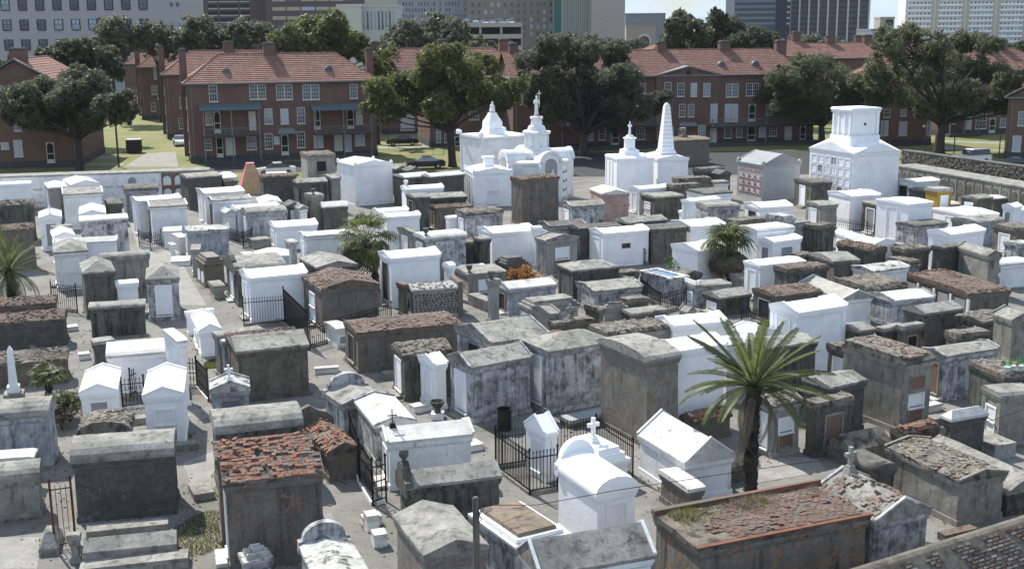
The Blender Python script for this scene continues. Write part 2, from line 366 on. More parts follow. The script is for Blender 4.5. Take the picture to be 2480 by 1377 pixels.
def figure(parent, x, y, z, s, mat, face=0, arm=True):
    """robed standing stone figure, one continuous body with shoulders, head and bent arms"""
    ca, sa = math.cos(face), math.sin(face)
    def pt(a, b, c): return (x+(a*ca-b*sa)*s, y+(a*sa+b*ca)*s, z+c*s)
    rings = []
    for rx, ry, zz, oy in ((.2, .17, 0, 0), (.19, .16, .08, 0), (.155, .13, .45, 0), (.15, .115, .8, 0), (.135, .1, 1.0, 0), (.17, .1, 1.18, 0), (.2, .1, 1.32, 0), (.17, .09, 1.4, 0), (.06, .06, 1.45, 0), (.055, .06, 1.5, -.01), (.085, .095, 1.56, -.02), (.09, .105, 1.64, -.02), (.07, .08, 1.72, -.01), (.02, .02, 1.76, 0)):
        rings.append([pt(rx*math.cos(t)*(1+.06*math.sin(5*t)*(zz < 1.1)), oy+ry*math.sin(t), zz) for t in [2*math.pi*j/14 for j in range(14)]])
    m = MB().loft(rings)
    if arm:
        for sgn in (-1, 1):
            m.tube([pt(sgn*.17, 0, 1.34), pt(sgn*.25, -.06, 1.1), pt(sgn*.12, -.2, 1.12), pt(sgn*.03, -.22, 1.2)], [.065*s, .06*s, .05*s, .035*s], 7)
    return m.build('statue', mat, parent, smooth=True)
def make_tomb(row):
    x, y, a, lu, lv, h, roof, wm, rm, opts, label = row
    opts = opts.split(); kind = roof[0]; rest = roof[1:]; ax = 'u'
    if rest and rest[0] in 'uv': ax = rest[0]; rest = rest[1:]
    rise = float(rest) if rest else .25
    cx = x+math.cos(a)*lu/2-math.sin(a)*lv/2; cy = y+math.sin(a)*lu/2+math.cos(a)*lv/2
    old = wm in ('m', 'g', 'd', 'b', 'k', 'bk', 'bo', 'd1', 'd3', 'gk')
    dist = math.hypot(x, y); near = dist < 66
    cat = 'tomb'; nm = 'tomb'
    t = thing(nm, label, cat, (cx, cy, 0), a, GROUP, tilt=.012 if old else .004)
    hv = sum(map(ord, label))
    W = M[{'d': ('d', 'd1', 'd2', 'd3', 'd', 'd2')[hv % 6], 'm': ('m', 'm1', 'm')[hv % 3], 'g': ('g', 'g1')[hv % 2]}.get(wm, wm)] if wm != 'c' else MORTAR; RMt = RM.get(rm) or MORTAR
    if wm == 'c': W = MORTAR; RMt = MORTAR
    if h < .75:                                         # slab, kerb or low grave cover
        MB().box(-lu/2, -lv/2, -.05, lu/2, lv/2, h*.6, jit=.006).build('wall', W, t)
        p = roof_profile(kind if kind in 'gb' else 'f', lv if ax == 'u' else lu, rise, h*.4)
        mb = MB()
        if kind == 'h': mb.box(-lu/2, -lv/2, h*.6+.002, lu/2, lv/2, h+rise, (lu*.3, lv*.3))
        else: mb.prism(p, ax, 0, lu if ax == 'u' else lv).move(-lu/2, -lv/2, h+.002)
        mb.build('slab', RMt, t); return t
    o = .09 if wm != 'W' else .08
    ft = .1 if kind != 'f' else .12                       # fascia
    hw = h-ft
    # body
    if old: rough_wall(lu, lv, hw, o, 5, .012).build('wall', W, t)
    else: MB().box(o-lu/2, o-lv/2, -.05, lu/2-o, lv/2-o, hw).build('wall', W, t)
    # plinth
    pz = .14 if dist > 70 else .2
    MB().box(.035-lu/2, .035-lv/2, -.06, lu/2-.035, lv/2-.035, pz, (.012, .012)).build('plinth', W if not (wm == 'W' and lu > 3.6) else M['W'], t)
    # cornice: two stepped bands under the eaves
    if wm not in ('c', 'k') and 'tank' not in opts:
        c = MB(); c.box(.05-lu/2, .05-lv/2, hw-.2, lu/2-.05, lv/2-.05, hw-.1, (-.004, -.004)); c.box(.02-lu/2, .02-lv/2, hw-.1, lu/2-.02, lv/2-.02, hw-.004); c.build('cornice', W, t)
    # roof
    r = MB(); rub = rm in ('r', 'l', 'rr', 'rl', 'pb', 'flatbrick')
    jit = .03 if rub else (.01 if rm in 'gdm' else 0)
    rise_v = rise
    if 'tank' in opts:
        for bx in ((0, 0, lu, .38), (0, lv-.38, lu, lv), (0, .38, .38, lv-.38), (lu-.38, .38, lu, lv-.38)):
            r.box(bx[0]-lu/2, bx[1]-lv/2, hw+.002, bx[2]-lu/2, bx[3]-lv/2, h)
        r.build('rim', RMt, t)
        MB().box(.39-lu/2, .39-lv/2, hw+.002, lu/2-.39, lv/2-.39, h-.04).build('water', WATER, t)
    elif kind == 'h':
        k = min(lu, lv)*.5*.92
        r.add([(-lu/2, -lv/2, hw), (lu/2, -lv/2, hw), (lu/2, lv/2, hw), (-lu/2, lv/2, hw), (-lu/2, -lv/2, h), (lu/2, -lv/2, h), (lu/2, lv/2, h), (-lu/2, lv/2, h),
               (-lu/2+k, -lv/2+k, h+rise), (lu/2-k, -lv/2+k, h+rise), (lu/2-k, lv/2-k, h+rise), (-lu/2+k, lv/2-k, h+rise)],
              [(3, 2, 1, 0), (0, 1, 5, 4), (1, 2, 6, 5), (2, 3, 7, 6), (3, 0, 4, 7), (4, 5, 9, 8), (5, 6, 10, 9), (6, 7, 11, 10), (7, 4, 8, 11), (8, 9, 10, 11)])
        r.build('roof', RMt, t)
    elif kind == 's':
        W2 = M['w'] if rm == 'b' else RMt
        MB().box(-lu/2, -lv/2, hw, lu/2, lv/2, h, jit=.01).build('roof', W2, t)
        MB().box(.12-lu/2, .12-lv/2, h+.002, lu/2-.12, lv/2-.12, h+rise*.5, (.02, .02)).build('upper_slab', W2, t)
        MB().box(.26-lu/2, .26-lv/2, h+rise*.5+.002, lu/2-.26, lv/2-.26, h+rise, (.03, .03)).build('top_slab', RMt, t)
    else:
        if kind == 'f' and not rub: rise_v = max(rise, .04)
        # stations along the ridge give worn edges
        n = 1 if jit == 0 else max(4, int((lu if ax == 'u' else lv)*3))
        length = lu if ax == 'u' else lv; Wd = lv if ax == 'u' else lu
        rings = []
        for i in range(n+1):
            tt = length*i/n; ring = []
            if kind == 'f': base = [(0, -ft), (Wd, -ft), (Wd, 0), (Wd*.9, rise_v), (Wd*.5, rise_v*1.1), (Wd*.1, rise_v), (0, 0)]
            elif kind == 'g': base = [(0, -ft), (Wd, -ft), (Wd, 0), (Wd*.75, rise*.5), (Wd/2, rise), (Wd*.25, rise*.5), (0, 0)]
            else: base = roof_profile('b', Wd, rise, ft)
            for p, z in base:
                j = jit if z > -ft+.001 else jit*.4
                e = -rnd.uniform(0, jit*2.2) if rub and (p < .01 or p > Wd-.01) and rnd.random() < .5 else 0
                pp = p+(-e if p < .01 else e)+rnd.uniform(-j, j)*.6; zz = h+z+rnd.uniform(-j, j)
                ring.append((tt-length/2, pp-Wd/2, zz) if ax == 'u' else (pp-Wd/2, length/2-tt, zz))
            rings.append(ring)
        r.loft(rings); r.build('roof', RMt, t)
    if rub:
        nearb = near and rm in ('rr', 'rl', 'pb')
        if rm != 'flatbrick': rubble(t, lu, lv, h, kind if kind in 'gbh' else 'f', ax, rise if kind in 'gbh' else rise*.9, rm, nearb)
    # pediment mouldings on the gable ends
    if kind == 'g' and wm in ('W', 'w', 'm', 'g', 's') and rise > .14:
        Wd = lv if ax == 'u' else lu; length = lu if ax == 'u' else lv
        for e0, e1 in ((-.035, .05), (length-.05, length+.035)):
            q = .07; m = MB()
            for s in (0, 1):
                poly = [(0, .004), (Wd/2, rise+.004), (Wd/2, rise+q), (0, q)] if not s else [(Wd/2, rise+.004), (Wd, .004), (Wd, q), (Wd/2, rise+q)]
                k = len(m.v); m.prism([(p-Wd/2, z+h) for p, z in poly], ax, e0-length/2, e1-length/2)
            m.build('pediment', M[wm] if wm != 's' else W, t)
    if wm == 'k' or 'step' in opts: pass
    # options
    for op in opts:
        if op[:2] in ('A:', 'B:'):
            f = op[0]; L = lu if f == 'A' else lv; spec = op[2:]
            n = int(spec[-1]) if spec[-1].isdigit() else 1; kinds = spec.rstrip('0123456789')
            w = min(L*.42, .95); zt = hw-.36; zb = .34 if zt > 1.2 else .24
            if spec == 'v':
                for s in (-1, 1):
                    m = MB(); rr = L*.13; m.prism([(s*L*.2-rr, .2), (s*L*.2+rr, .2)]+[(s*L*.2+rr*math.cos(q), .62+rr*math.sin(q)) for q in [math.pi*i/6 for i in range(7)]], 'u' if f == 'B' else 'v', 0, .05)
                    m.move(o-.03-lu/2 if f == 'B' else 0, 0 if f == 'B' else o-.03-lv/2); m.build('vent_arch', M['W'], t)
                continue
            if n == 1: 
                k = niche(t, f, lu, lv, w, zb, zt, kinds[0], h, ins=o)
                k.location = (-lu/2, -lv/2, 0)
            else:
                for i in range(n):
                    z0 = zb+(zt-zb)*i/n; z1 = zb+(zt-zb)*(i+1)/n-.16
                    k = niche(t, f, lu, lv, w, z0, z1, kinds[(n-1-i) % len(kinds)], h, ins=o); k.location = (-lu/2, -lv/2, 0)
        elif op == 'cross' : 
            if kind == 'g' and ax == 'v': cross(t, 0, -lv/2+.25, h+rise*.95, .8, MARBLE if wm in 'Wm' else M['g'])
            else: cross(t, 0, lv/2-.3, h+rise*.8, 1.0, M['g'])
        elif op == 'crossback': cross(t, 0, lv/2-.3, h+rise*.95, 1.0, M['g'])
        elif op == 'crossbig': cross(t, -.1, 0, h+rise, 1.15, M['W'], base=True)
        elif op == 'ironcross': cross(t, -lu/2+.35, 0, h+rise-.05, .85, IRON, ax='u', thin=.02)
        elif op == 'urn': urn(t, -lu/2+.25, 0 if kind != 'f' else -lv/2+.3, h+rise*.9, 1.0, M['W'] if wm in 'WM' else M['d'])
        elif op == 'urnbig':
            MB().box(-.45, -.45, h+.05, .45, .45, h+.4, (.05, .05)).build('pedestal', M['k'], t); urn(t, 0, 0, h+.4, 1.9, M['g'])
        elif op == 'flatbricks':
            rb = MB(); rb.box(-lu/2-.02, lv/2-.16, h+.003, lu/2+.02, lv/2+.02, h+.16, jit=.02); rb.box(-lu/2-.02, -lv/2-.02, h+.003, lu/2+.02, -lv/2+.1, h+.06, jit=.01); rb.build('brick_rim', RIM_BRICK, t)
            cnt = 0; st = MB(); bl, bw = .235, .125
            for j in range(int((lv-.4)/bw)):
                for i in range(int((lu-1.0)/bl)):
                    u = .95+(i+(.5 if j % 2 else 0))*bl+.04*math.sin(j*.9); v = .2+j*bw
                    if u > lu-.12 or (u < 1.3 and math.sin(v*5)+rnd.uniform(-.5, .5) > .2) or rnd.random() < .05: continue
                    q = (u-lu/2, v-lv/2, h+.035+rnd.uniform(-.01, .012))
                    if cnt < 300 and v < 1.75: link('brick', brick_mesh(rnd.randrange(5), BRKT, (.215, .108, .05)), t, q, (rnd.gauss(0, .04), rnd.gauss(0, .04), rnd.gauss(0, .05))); cnt += 1
                    else: st.obox(q, (.107, rnd.gauss(0, .006), 0), (rnd.gauss(0, .004), .054, 0), (rnd.gauss(0, .002), 0, .025))
            st.build('brick_paving', RUB['r'], t)['kind'] = 'stuff'
            for k in range(3):
                n_ = 900; g = np.random.default_rng(k); x = g.uniform(-lu/2+.3, lu/2-.3 if k else lu*.1, n_); y = lv/2-.3-np.abs(g.normal(size=n_))*(.28 if k else .4); b = g.uniform(0, 6.28, n_); hh = g.uniform(.05, .24, n_)*(np.sin(x*2.1+k)*.5+.6)
                z0 = h+.04; V = np.stack([np.stack([x-.012, y, 0*x+z0], 1), np.stack([x+.012, y, 0*x+z0], 1), np.stack([x+np.cos(b)*.09, y+np.sin(b)*.09, z0+hh], 1)], 1).reshape(-1, 3)
                me = bpy.data.meshes.new('weeds'); me.from_pydata(V.tolist(), [], [(3*i, 3*i+1, 3*i+2) for i in range(n_)]); me.materials.append(LEAF[('olive', 'dry', 'dry')[k]]); link('weeds', me, t)['kind'] = 'stuff'
        elif op == 'plaque': MB().box(-lu/2+lu*.42, -lv/2+o-.03, h*.52, -lu/2+lu*.6, -lv/2+o+.02, h*.66).build('plaque', BRONZE, t)
        elif op == 'plaqueA': MB().box(-.12, -lv/2+o-.03, h*.5, .12, -lv/2+o+.02, h*.68).build('plaque', BRONZE, t)
        elif op == 'pil':
            for fx, fy in ((0, 0), (1, 0), (0, 1)):
                px, py = (o-.035 if not fx else lu-o-.2), (o-.035 if not fy else lv-o-.2)
                MB().box(px-lu/2, py-lv/2, pz-.01, px+.235-lu/2, py+.235-lv/2, hw-.19).build('pilaster', W, t)
        elif op == 'acro':
            for fx in (0, 1):
                for fy in (0, 1):
                    m = MB(); q = .22 if wm != 's' else .3; x0 = -lu/2 if not fx else lu/2-q; y0 = -lv/2 if not fy else lv/2-q
                    m.prism([(x0, h+.002), (x0+q, h+.002)]+[(x0+q/2+q/2*math.cos(b), h+q*.6+q*.6*math.sin(b)) for b in [math.pi*i/6 for i in range(7)]], 'v', y0, y0+q*.8); m.build('acroterion', W, t)
            if kind == 'g' and lu > 3.0 and wm != 's':
                # cross gable with low pediments on the long side
                m = MB(); m.prism([(-lu*.34, h+.03), (lu*.34, h+.03), (0, h+rise*1.1)], 'v', -lv/2-.02, lv/2+.02); m.build('cross_gable', RMt, t)
        elif op == 'parB' or op == 'scrollB':
            m = MB(); q = [(-lv/2, h-.4), (lv/2, h-.4), (lv/2, h+.12), (lv*.36, h+.16)]+[(lv*.3*math.cos(b), h+.2+.42*math.sin(b)) for b in [math.pi*i/8 for i in range(9)]]+[(-lv*.36, h+.16), (-lv/2, h+.12)]
            m.prism(q, 'u', -lu/2-.05, -lu/2+.22); m.build('parapet', W, t)
            if op == 'scrollB': MB().lathe([(.02, 0), (.1, .03), (.06, .09), (.15, .2), (.17, .3), (.12, .42), (.02, .46)], 10, (-lu/2+.09, 0, h+.6)).build('finial', W, t)
        elif op == 'parV' or op == 'archV':
            m = MB(); r0 = lu*.42; q = [(-lu/2, h-.3), (lu/2, h-.3), (lu/2, h+.08)]+[(r0*math.cos(b), h+.1+(rise+.28)*math.sin(b)) for b in [math.pi*i/10 for i in range(11)]]+[(-lu/2, h+.08)]
            if rm == 'rr':
                q = [(-lu/2, h-.3), (lu/2, h-.3), (lu/2, h+.25), (lu*.3, h+.5), (lu*.05, h+.62), (-lu*.2, h+.85), (-lu/2, h+.7)]
            e = lv/2-.18
            m.prism(q, 'v', e, e+.24); m.build('parapet', W, t)
        elif op == 'balust':
            for i in range(6): MB().box(-lu/2+.02, -lv/2+lv*(i+.2)/6, h+.06, -lu/2+.22, -lv/2+lv*(i+.75)/6, h+.28, (.03, .03)).build('baluster', M['W'], t)
            MB().box(-lu/2+.24, -lv/2+.02, h+.06, -lu/2+.44, -lv/2+.22, h+.34, (.02, .02)).build('block', M['W'], t)
        elif op == 'orn': 
            m = MB(); 
            for i in range(8):
                b = 2*math.pi*i/8; m.tube([(.3*math.cos(b), .3*math.sin(b), h+rise), (.2*math.cos(b), .2*math.sin(b), h+rise+.16), (.05*math.cos(b), .05*math.sin(b), h+rise+.24), (0, 0, h+rise+.45)], .022, 5)
            m.box(-.14, -.02, h+rise+.43, .14, .02, h+rise+.48); m.box(-.02, -.02, h+rise+.4, .02, .02, h+rise+.66); m.build('ornament', M['W'], t)
        elif op == 'pots':
            for i in range(4):
                q = MB().lathe([(.1, 0), (.15, .22), (.13, .22), (.12, .2)], 9, (-lu/2+.35+i*.32, -lv/2+.35+.1*(i % 2), h+.12)).build('flower_pot', plain('pale_pot', (.5, .55, .5), .7), t)
                m = MB()
                for k in range(26):
                    b = rnd.uniform(0, 6.28); e = rnd.uniform(.05, .2); zz = h+.33+rnd.uniform(0, .22); c = Vector((-lu/2+.35+i*.32+e*math.cos(b), -lv/2+.35+e*math.sin(b), zz))
                    m.add([c, c+Vector((.08*math.cos(b), .08*math.sin(b), .05)), c+Vector((.03, .03, .09))], [(0, 1, 2)])
                m.build('leaves', plain('pot_leaf', (.06, .2, .05), .6), q)
        elif op == 'obelisk':
            MB().box(-.95, -.95, h+.12, .95, .95, h+.3, (.3, .3)).build('base', W, t); MB().box(-.8, -.8, h+.302, .8, .8, h+.62, (.12, .12)).build('pedestal', W, t)
            z0 = h+.62; H = 4.1; nb = 11
            for i in range(nb):
                w0 = .62-(.36*i/nb); w1 = .62-(.36*(i+1)/nb); za, zb_ = z0+H*i/nb, z0+H*(i+1)/nb
                MB().box(-w0, -w0, za+.004, w0, w0, zb_-.025, (w0-w1, w0-w1)).build('obelisk_course', W, t)
            MB().box(-.26, -.26, z0+H, .26, .26, z0+H+.3, (.18, .18)).build('cap', W, t)
        elif op == 'pedstatue':
            MB().box(-.75, -.75, h+.06, .75, .75, h+.6, (.04, .04)).build('base', W, t); MB().lathe([(.6, 0), (.6, .1), (.5, .18), (.5, .95), (.6, 1.02), (.64, 1.1), (.45, 1.14), (.34, 1.25), (.3, 1.33), (.0, 1.33)], 20, (0, 0, h+.6)).build('pedestal', W, t)
            figure(t, 0, 0, h+1.92, .72, W, 0)
        elif op == 'cobble':
            cnt = 0; rows = int((hw-.2)/.15)
            for j in range(rows):
                zz = .16+j*.15
                u = o+.05
                while u < lu-o-.08:
                    w = rnd.uniform(.13, .24); hh = rnd.uniform(.045, .07)
                    link('stone', cobble_mesh(rnd.randrange(6)), t, (u+w/2-lu/2, -lv/2+o-.0, zz+rnd.uniform(-.025, .025)), (rnd.uniform(-.1, .1), rnd.uniform(-.35, .35), 0)).scale = (w/.2, 1, hh/.06); u += w+.035; cnt += 1
            for j in range(rows):
                v = o+.05; zz = .16+j*.15
                while v < lv-o-.1:
                    w = rnd.uniform(.14, .24); link('stone', cobble_mesh(rnd.randrange(6)), t, (-lu/2+o, v+w/2-lv/2, zz), (0, 0, math.pi/2)).scale = (w/.2, 1, 1); v += w+.04
            MB().box(lu/2-.12, -lv/2, 0, lu/2+.16, lv/2, h+.32, jit=.01).build('end_wall', M['k'], t)
            for k in range(60):
                u, v = rnd.uniform(.1, lu-.3), rnd.uniform(.1, lv-.1)
                link('stone', cobble_mesh(rnd.randrange(6)), t, (u-lu/2, v-lv/2, h+roof_height('b', 'u', u, v, lu, lv, rise)), (math.pi/2, 0, rnd.uniform(0, 3)))
        elif op == 'block':
            MB().box(-.45, -.45, h+rise*.5, .45, .45, h+rise+.75, (.04, .04)).build('block', W, t); MB().box(-.55, -.55, h+rise+.753, .55, .55, h+rise+.92, (.05, .05)).build('block_cap', W, t)
            for i in range(4): MB().lathe([(.12, 0), (.12, .1), (.09, .14), (.08, hw-.6), (.11, hw-.52), (.12, hw-.45)], 10, (-lu/2-.02, -lv/2+.5+i*(lv-1)/3, .14)).build('column', W, t)
        elif op == 'pyrstatue':
            z = h+.1; ws = [1.0, .88, .8, .7, .58, .47, .38]; hs = [.3, .2, .8, .22, .22, .22, .22]; F = .74
            for i, (w, q) in enumerate(zip(ws, hs)): MB().box(-w, -w, z+.003, w, w, z+q, (.03, .03)).build('pedestal_step', M['W'], t); z += q
            # seated, bowed figure
            rg = []
            for rx, ry, zz, oy in ((.42, .36, 0, 0), (.42, .38, .25, 0), (.36, .36, .5, -.02), (.27, .28, .75, .04), (.25, .22, 1.0, .05), (.24, .17, 1.18, .02), (.1, .1, 1.26, -.03), (.13, .15, 1.36, -.1), (.13, .15, 1.48, -.12), (.05, .06, 1.56, -.1)):
                rg.append([(F*rx*math.cos(q), F*(oy+ry*math.sin(q)), z+F*zz) for q in [2*math.pi*j/14 for j in range(14)]])
            m = MB().loft(rg); m.tube([(F*a, F*b, z+F*c) for a, b, c in ((-.2, .05, 1.1), (-.32, -.12, .85), (-.14, -.26, .98), (-.05, -.22, 1.25))], [.056, .052, .04, .033], 7); m.tube([(F*a, F*b, z+F*c) for a, b, c in ((.2, .05, 1.1), (.33, -.1, .82), (.24, -.3, .55))], [.056, .048, .037], 7)
            m.build('statue', M['w'], t, smooth=True)
            for fx in (-1, 1):
                for fy in (-1, 1): MB().box(fx*lu/2-.25, fy*lv/2-.25, h+.05, fx*lu/2+.25, fy*lv/2+.25, h+.32, (.03, .03)).loft([[(fx*lu/2+.25*math.cos(q), fy*lv/2+e, h+.32+.2*math.sin(q)) for q in [math.pi*i/6 for i in range(7)]] for e in (-.22, .22)]).build('acroterion', M['W'], t)
        elif op == 'society':
            for sx, L2 in (('A', lu), ('B', lv)):                     # low gables on each side
                m = MB(); L2 = L2/2+.05
                if sx == 'A': m.prism([(-L2, h+.002), (L2, h+.002), (0, h+.85)], 'v', -lv/2-.04, lv/2+.04)
                else: m.prism([(-L2, h+.004), (L2, h+.004), (0, h+.88)], 'u', -lu/2-.05, lu/2+.05)
                m.build('pediment', W, t)
            tw, tv = lu*.31, lv*.23
            MB().box(-tw, -tv, h+.1, tw, tv, h+1.35).build('tower_base', W, t); MB().box(-tw+.14, -tv+.14, h+1.353, tw-.14, tv-.14, h+3.35).build('tower', W, t)
            MB().box(-tw+.02, -tv+.02, h+3.353, tw-.02, tv-.02, h+3.6).build('tower_cornice', W, t); MB().box(-tw-.08, -tv-.08, h+3.603, tw+.08, tv+.08, h+3.78, (.1, .1)).build('tower_cap', W, t)
            for k in (-.86, -.3, .3, .86):
                MB().box(-tw+.03, k*tv*.93-.12, h+1.36, -tw+.15, k*tv*.93+.12, h+3.345, (.02, .02)).build('tower_pilaster', W, t)
            for k in (-1, 1): MB().box(k*(tw-.27)-.14, -tv+.02, h+1.36, k*(tw-.27)+.14, -tv+.15, h+3.345).build('tower_pilaster', W, t)
            MB().tube([(0, -tv+.2, h+2.35), (0, -tv+.115, h+2.35)], .13, 12).build('round_hole', DARK, t); MB().box(-tw+.09, -.3, h+1.6, -tw+.16, .3, h+2.9).build('inscription_slab', MARBLE, t)
            ny, nz_ = 6, 5
            for i in range(ny):
                for j in range(nz_):
                    w = (lv-.6)/ny; y0 = -lv/2+.3+i*w; q = (h-.7)/nz_; z0 = .3+j*q
                    k = MB().box(-lu/2+o-.025, y0+w*.14, z0+.06, -lu/2+o+.02, y0+w*.86, z0+q*.82).build('vault_panel', GREYM if (i+j*2) % 7 == 3 else MARBLE, t)
                    f = MB(); 
                    for a0, a1, b0, b1 in ((y0+w*.08, y0+w*.14, z0, z0+q*.88), (y0+w*.86, y0+w*.92, z0, z0+q*.88), (y0+w*.14, y0+w*.86, z0, z0+.06), (y0+w*.14, y0+w*.86, z0+q*.82, z0+q*.88)): f.box(-lu/2+o-.06, a0, b0, -lu/2+o+.02, a1, b1)
                    f.build('frame', W, k)
        elif op == 'panels':
            for i in range(4):
                for j in range(3):
                    w = (lv-.5)/4; y0 = -lv/2+.28+i*w; z0 = .9+j*.92 if h > 3.6 else .5+j*(h-1.4)/3; hh = .66 if h > 3.6 else (h-1.4)/3*.75
                    p = MB().box(-lu/2+o-.03, y0, z0, -lu/2+o+.02, y0+w*.78, z0+hh).build('panel', REDP, t)
                    f = MB(); xx = -lu/2+o-.04; c = y0+w*.39; zc = z0+hh/2; e, g = w*.3, hh*.38
                    for sg in (-1, 1): f.obox((xx-.004*sg, c, zc), (.012, 0, 0), (0, e, g*sg), (0, -.02*sg, .02))
                    f.obox((xx-.012, c, zc), (.012, 0, 0), (0, .06, .06), (0, -.06, .06)); f.obox((xx, c, zc+g), (.01, 0, 0), (0, e*.5, 0), (0, 0, .02)); f.build('relief', M['w'], p)
            MB().box(-lu/2+o-.02, -lv/2+.4, h-.75, -lu/2+o+.01, lv/2-.4, h-.5).build('name_band', REDP, t)
        elif op == 'vaults4':
            for i in range(4):
                w = lv/4; y0 = -lv/2+i*w
                MB().box(-lu/2+o-.02, y0+w*.2, .25, -lu/2+o+.03, y0+w*.8, hw-.32).build('vault_panel', GREYM, t)
                MB().box(-lu/2+.0, y0-.06, .1, -lu/2+o+.03, y0+.1, hw-.21).build('pilaster', M['w'], t)
    return t
def cobble_mesh(i, cache={}):
    if i not in cache:
        st = rnd.getstate(); rnd.seed(i); ring = []
        n = 7; a = [2*math.pi*k/n+rnd.uniform(-.2, .2) for k in range(n)]
        r1 = [(.1*math.cos(q), .02, .066*math.sin(q)) for q in a]; r2 = [(.075*math.cos(q), -.035, .048*math.sin(q)) for q in a]
        cache[i] = MB().loft([r1, r2]).mesh('stone', COB); rnd.setstate(st)
    return cache[i]
REDP = plaster('faded_red_panel', (.33, .12, .1), (.42, .25, .22), (.5, .45, .42), .5, .62, .2, fine=.3, blot=5)
# ------------------------------------------------------------- setting materials
def ground_mat():
    t = NT('cemetery_ground'); v = t.coords(seed=False); n1 = t.noise(v, .35, 6, .6); n2 = t.noise(v, 2.2, 6, .7); n3 = t.noise(v, 14, 4, .7)
    c = t.mix(t.ramp(n1, .4, .6), (.185, .176, .16), (.14, .133, .12)); c = t.mix(t.ramp(n2, .52, .72), c, (.08, .076, .067))
    c = t.mix(t.ramp(t.math('ADD', t.math('MULTIPLY', n1, .6), t.math('MULTIPLY', n3, .4)), .57, .64), c, (.07, .085, .035))
    c = t.mix(t.ramp(n3, .5, .8), c, (.28, .272, .25)); t.bump(n3, .4, .02); return t.col(c)
def lawn_mat():
    t = NT('lawn'); v = t.coords(seed=False); n1 = t.noise(v, .16, 5, .6); n2 = t.noise(v, 1.6, 5, .7); n3 = t.noise(v, 9, 4, .7)
    c = t.mix(t.ramp(n1, .38, .62), (.13, .155, .04), (.20, .18, .075)); c = t.mix(t.ramp(n2, .5, .75), c, (.085, .11, .03)); c = t.mix(t.ramp(n3, .4, .8, 0, .5), c, (.06, .075, .025))
    t.bump(n3, .6, .05); return t.col(c)
CONC = plaster('concrete_paving', (.27, .26, .238), (.215, .207, .19), (.16, .152, .135), .52, .75, .1, fine=.25)
ASPH_SHADE = plaster('asphalt_and_shade', (.045, .045, .046), (.036, .036, .037), (.065, .064, .062), .5, .8, .1, fine=.3)  # street asphalt; its near-black tone also paints the building shade
def tile_mat():
    t = NT('clay_roof_tiles'); tc_ = t.node('ShaderNodeTexCoord'); sp = t.node('ShaderNodeSeparateXYZ'); t.link(tc_.outputs['Object'], sp.inputs[0])
    cb = t.node('ShaderNodeCombineXYZ'); t.link(t.math('ADD', sp.outputs['X'], sp.outputs['Y']), cb.inputs['X']); t.link(t.math('MULTIPLY', sp.outputs['Z'], 1.9), cb.inputs['Y'])
    b = t.node('ShaderNodeTexBrick'); t.link(cb.outputs[0], b.inputs['Vector']); b.inputs['Color1'].default_value = (.34, .18, .135, 1); b.inputs['Color2'].default_value = (.24, .122, .098, 1); b.inputs['Mortar'].default_value = (.075, .035, .028, 1)
    b.inputs['Scale'].default_value = 1; b.inputs['Brick Width'].default_value = .36; b.inputs['Row Height'].default_value = .42; b.inputs['Mortar Size'].default_value = .05; b.inputs['Bias'].default_value = -.1
    n = t.noise(t.coords((1, 1, 1)), 1.3, 6, .7); c = t.mix(t.ramp(n, .5, .75, 0, .7), b.outputs['Color'], (.30, .235, .2)); n2 = t.noise(t.coords(), 5, 4, .7); c = t.mix(t.ramp(n2, .55, .75, 0, .6), c, (.14, .075, .06))
    t.bump(b.outputs['Fac'], .6, .04); return t.col(c)
def redbrick_mat(name, c1=(.145, .074, .058), c2=(.11, .058, .048)):
    t = NT(name); b = brick_tex(t, 1, c1, c2, (.2, .15, .13)); n = t.noise(t.coords((1, 1, .7)), .5, 6, .65); n3 = t.noise(t.coords(), 4, 4, .7)
    c = t.mix(t.ramp(n, .4, .7, 0, .6), b.outputs['Color'], tuple(x*.72 for x in c1)); c = t.mix(t.ramp(n3, .5, .8, 0, .35), c, (.22, .14, .115)); return t.col(c)
def leaf_mat(name, c1, c2, c3):
    t = NT(name); g = t.node('ShaderNodeNewGeometry'); r = t.node('ShaderNodeValToRGB'); e = r.color_ramp.elements; e[0].color = (*c1, 1); e[1].color = (*c3, 1); k = e.new(.5); k.color = (*c2, 1)
    t.link(g.outputs['Random Per Island'], r.inputs['Fac']); n = t.noise(t.coords(), .3, 3, .5)
    c = t.mix(t.ramp(n, .35, .65, 0, .5), r.outputs['Color'], tuple(x*.65 for x in c2)); t.b.inputs['Roughness'].default_value = .5; t.b.inputs['Specular IOR Level'].default_value = .4
    t.link(c, t.b.inputs['Base Color'])
    tr = t.node('ShaderNodeBsdfTranslucent'); t.link(c, tr.inputs['Color']); ms = t.node('ShaderNodeMixShader'); ms.inputs[0].default_value = .55
    t.link(t.b.outputs[0], ms.inputs[1]); t.link(tr.outputs[0], ms.inputs[2]); t.link(ms.outputs[0], t.n['Material Output'].inputs[0]); return t.m
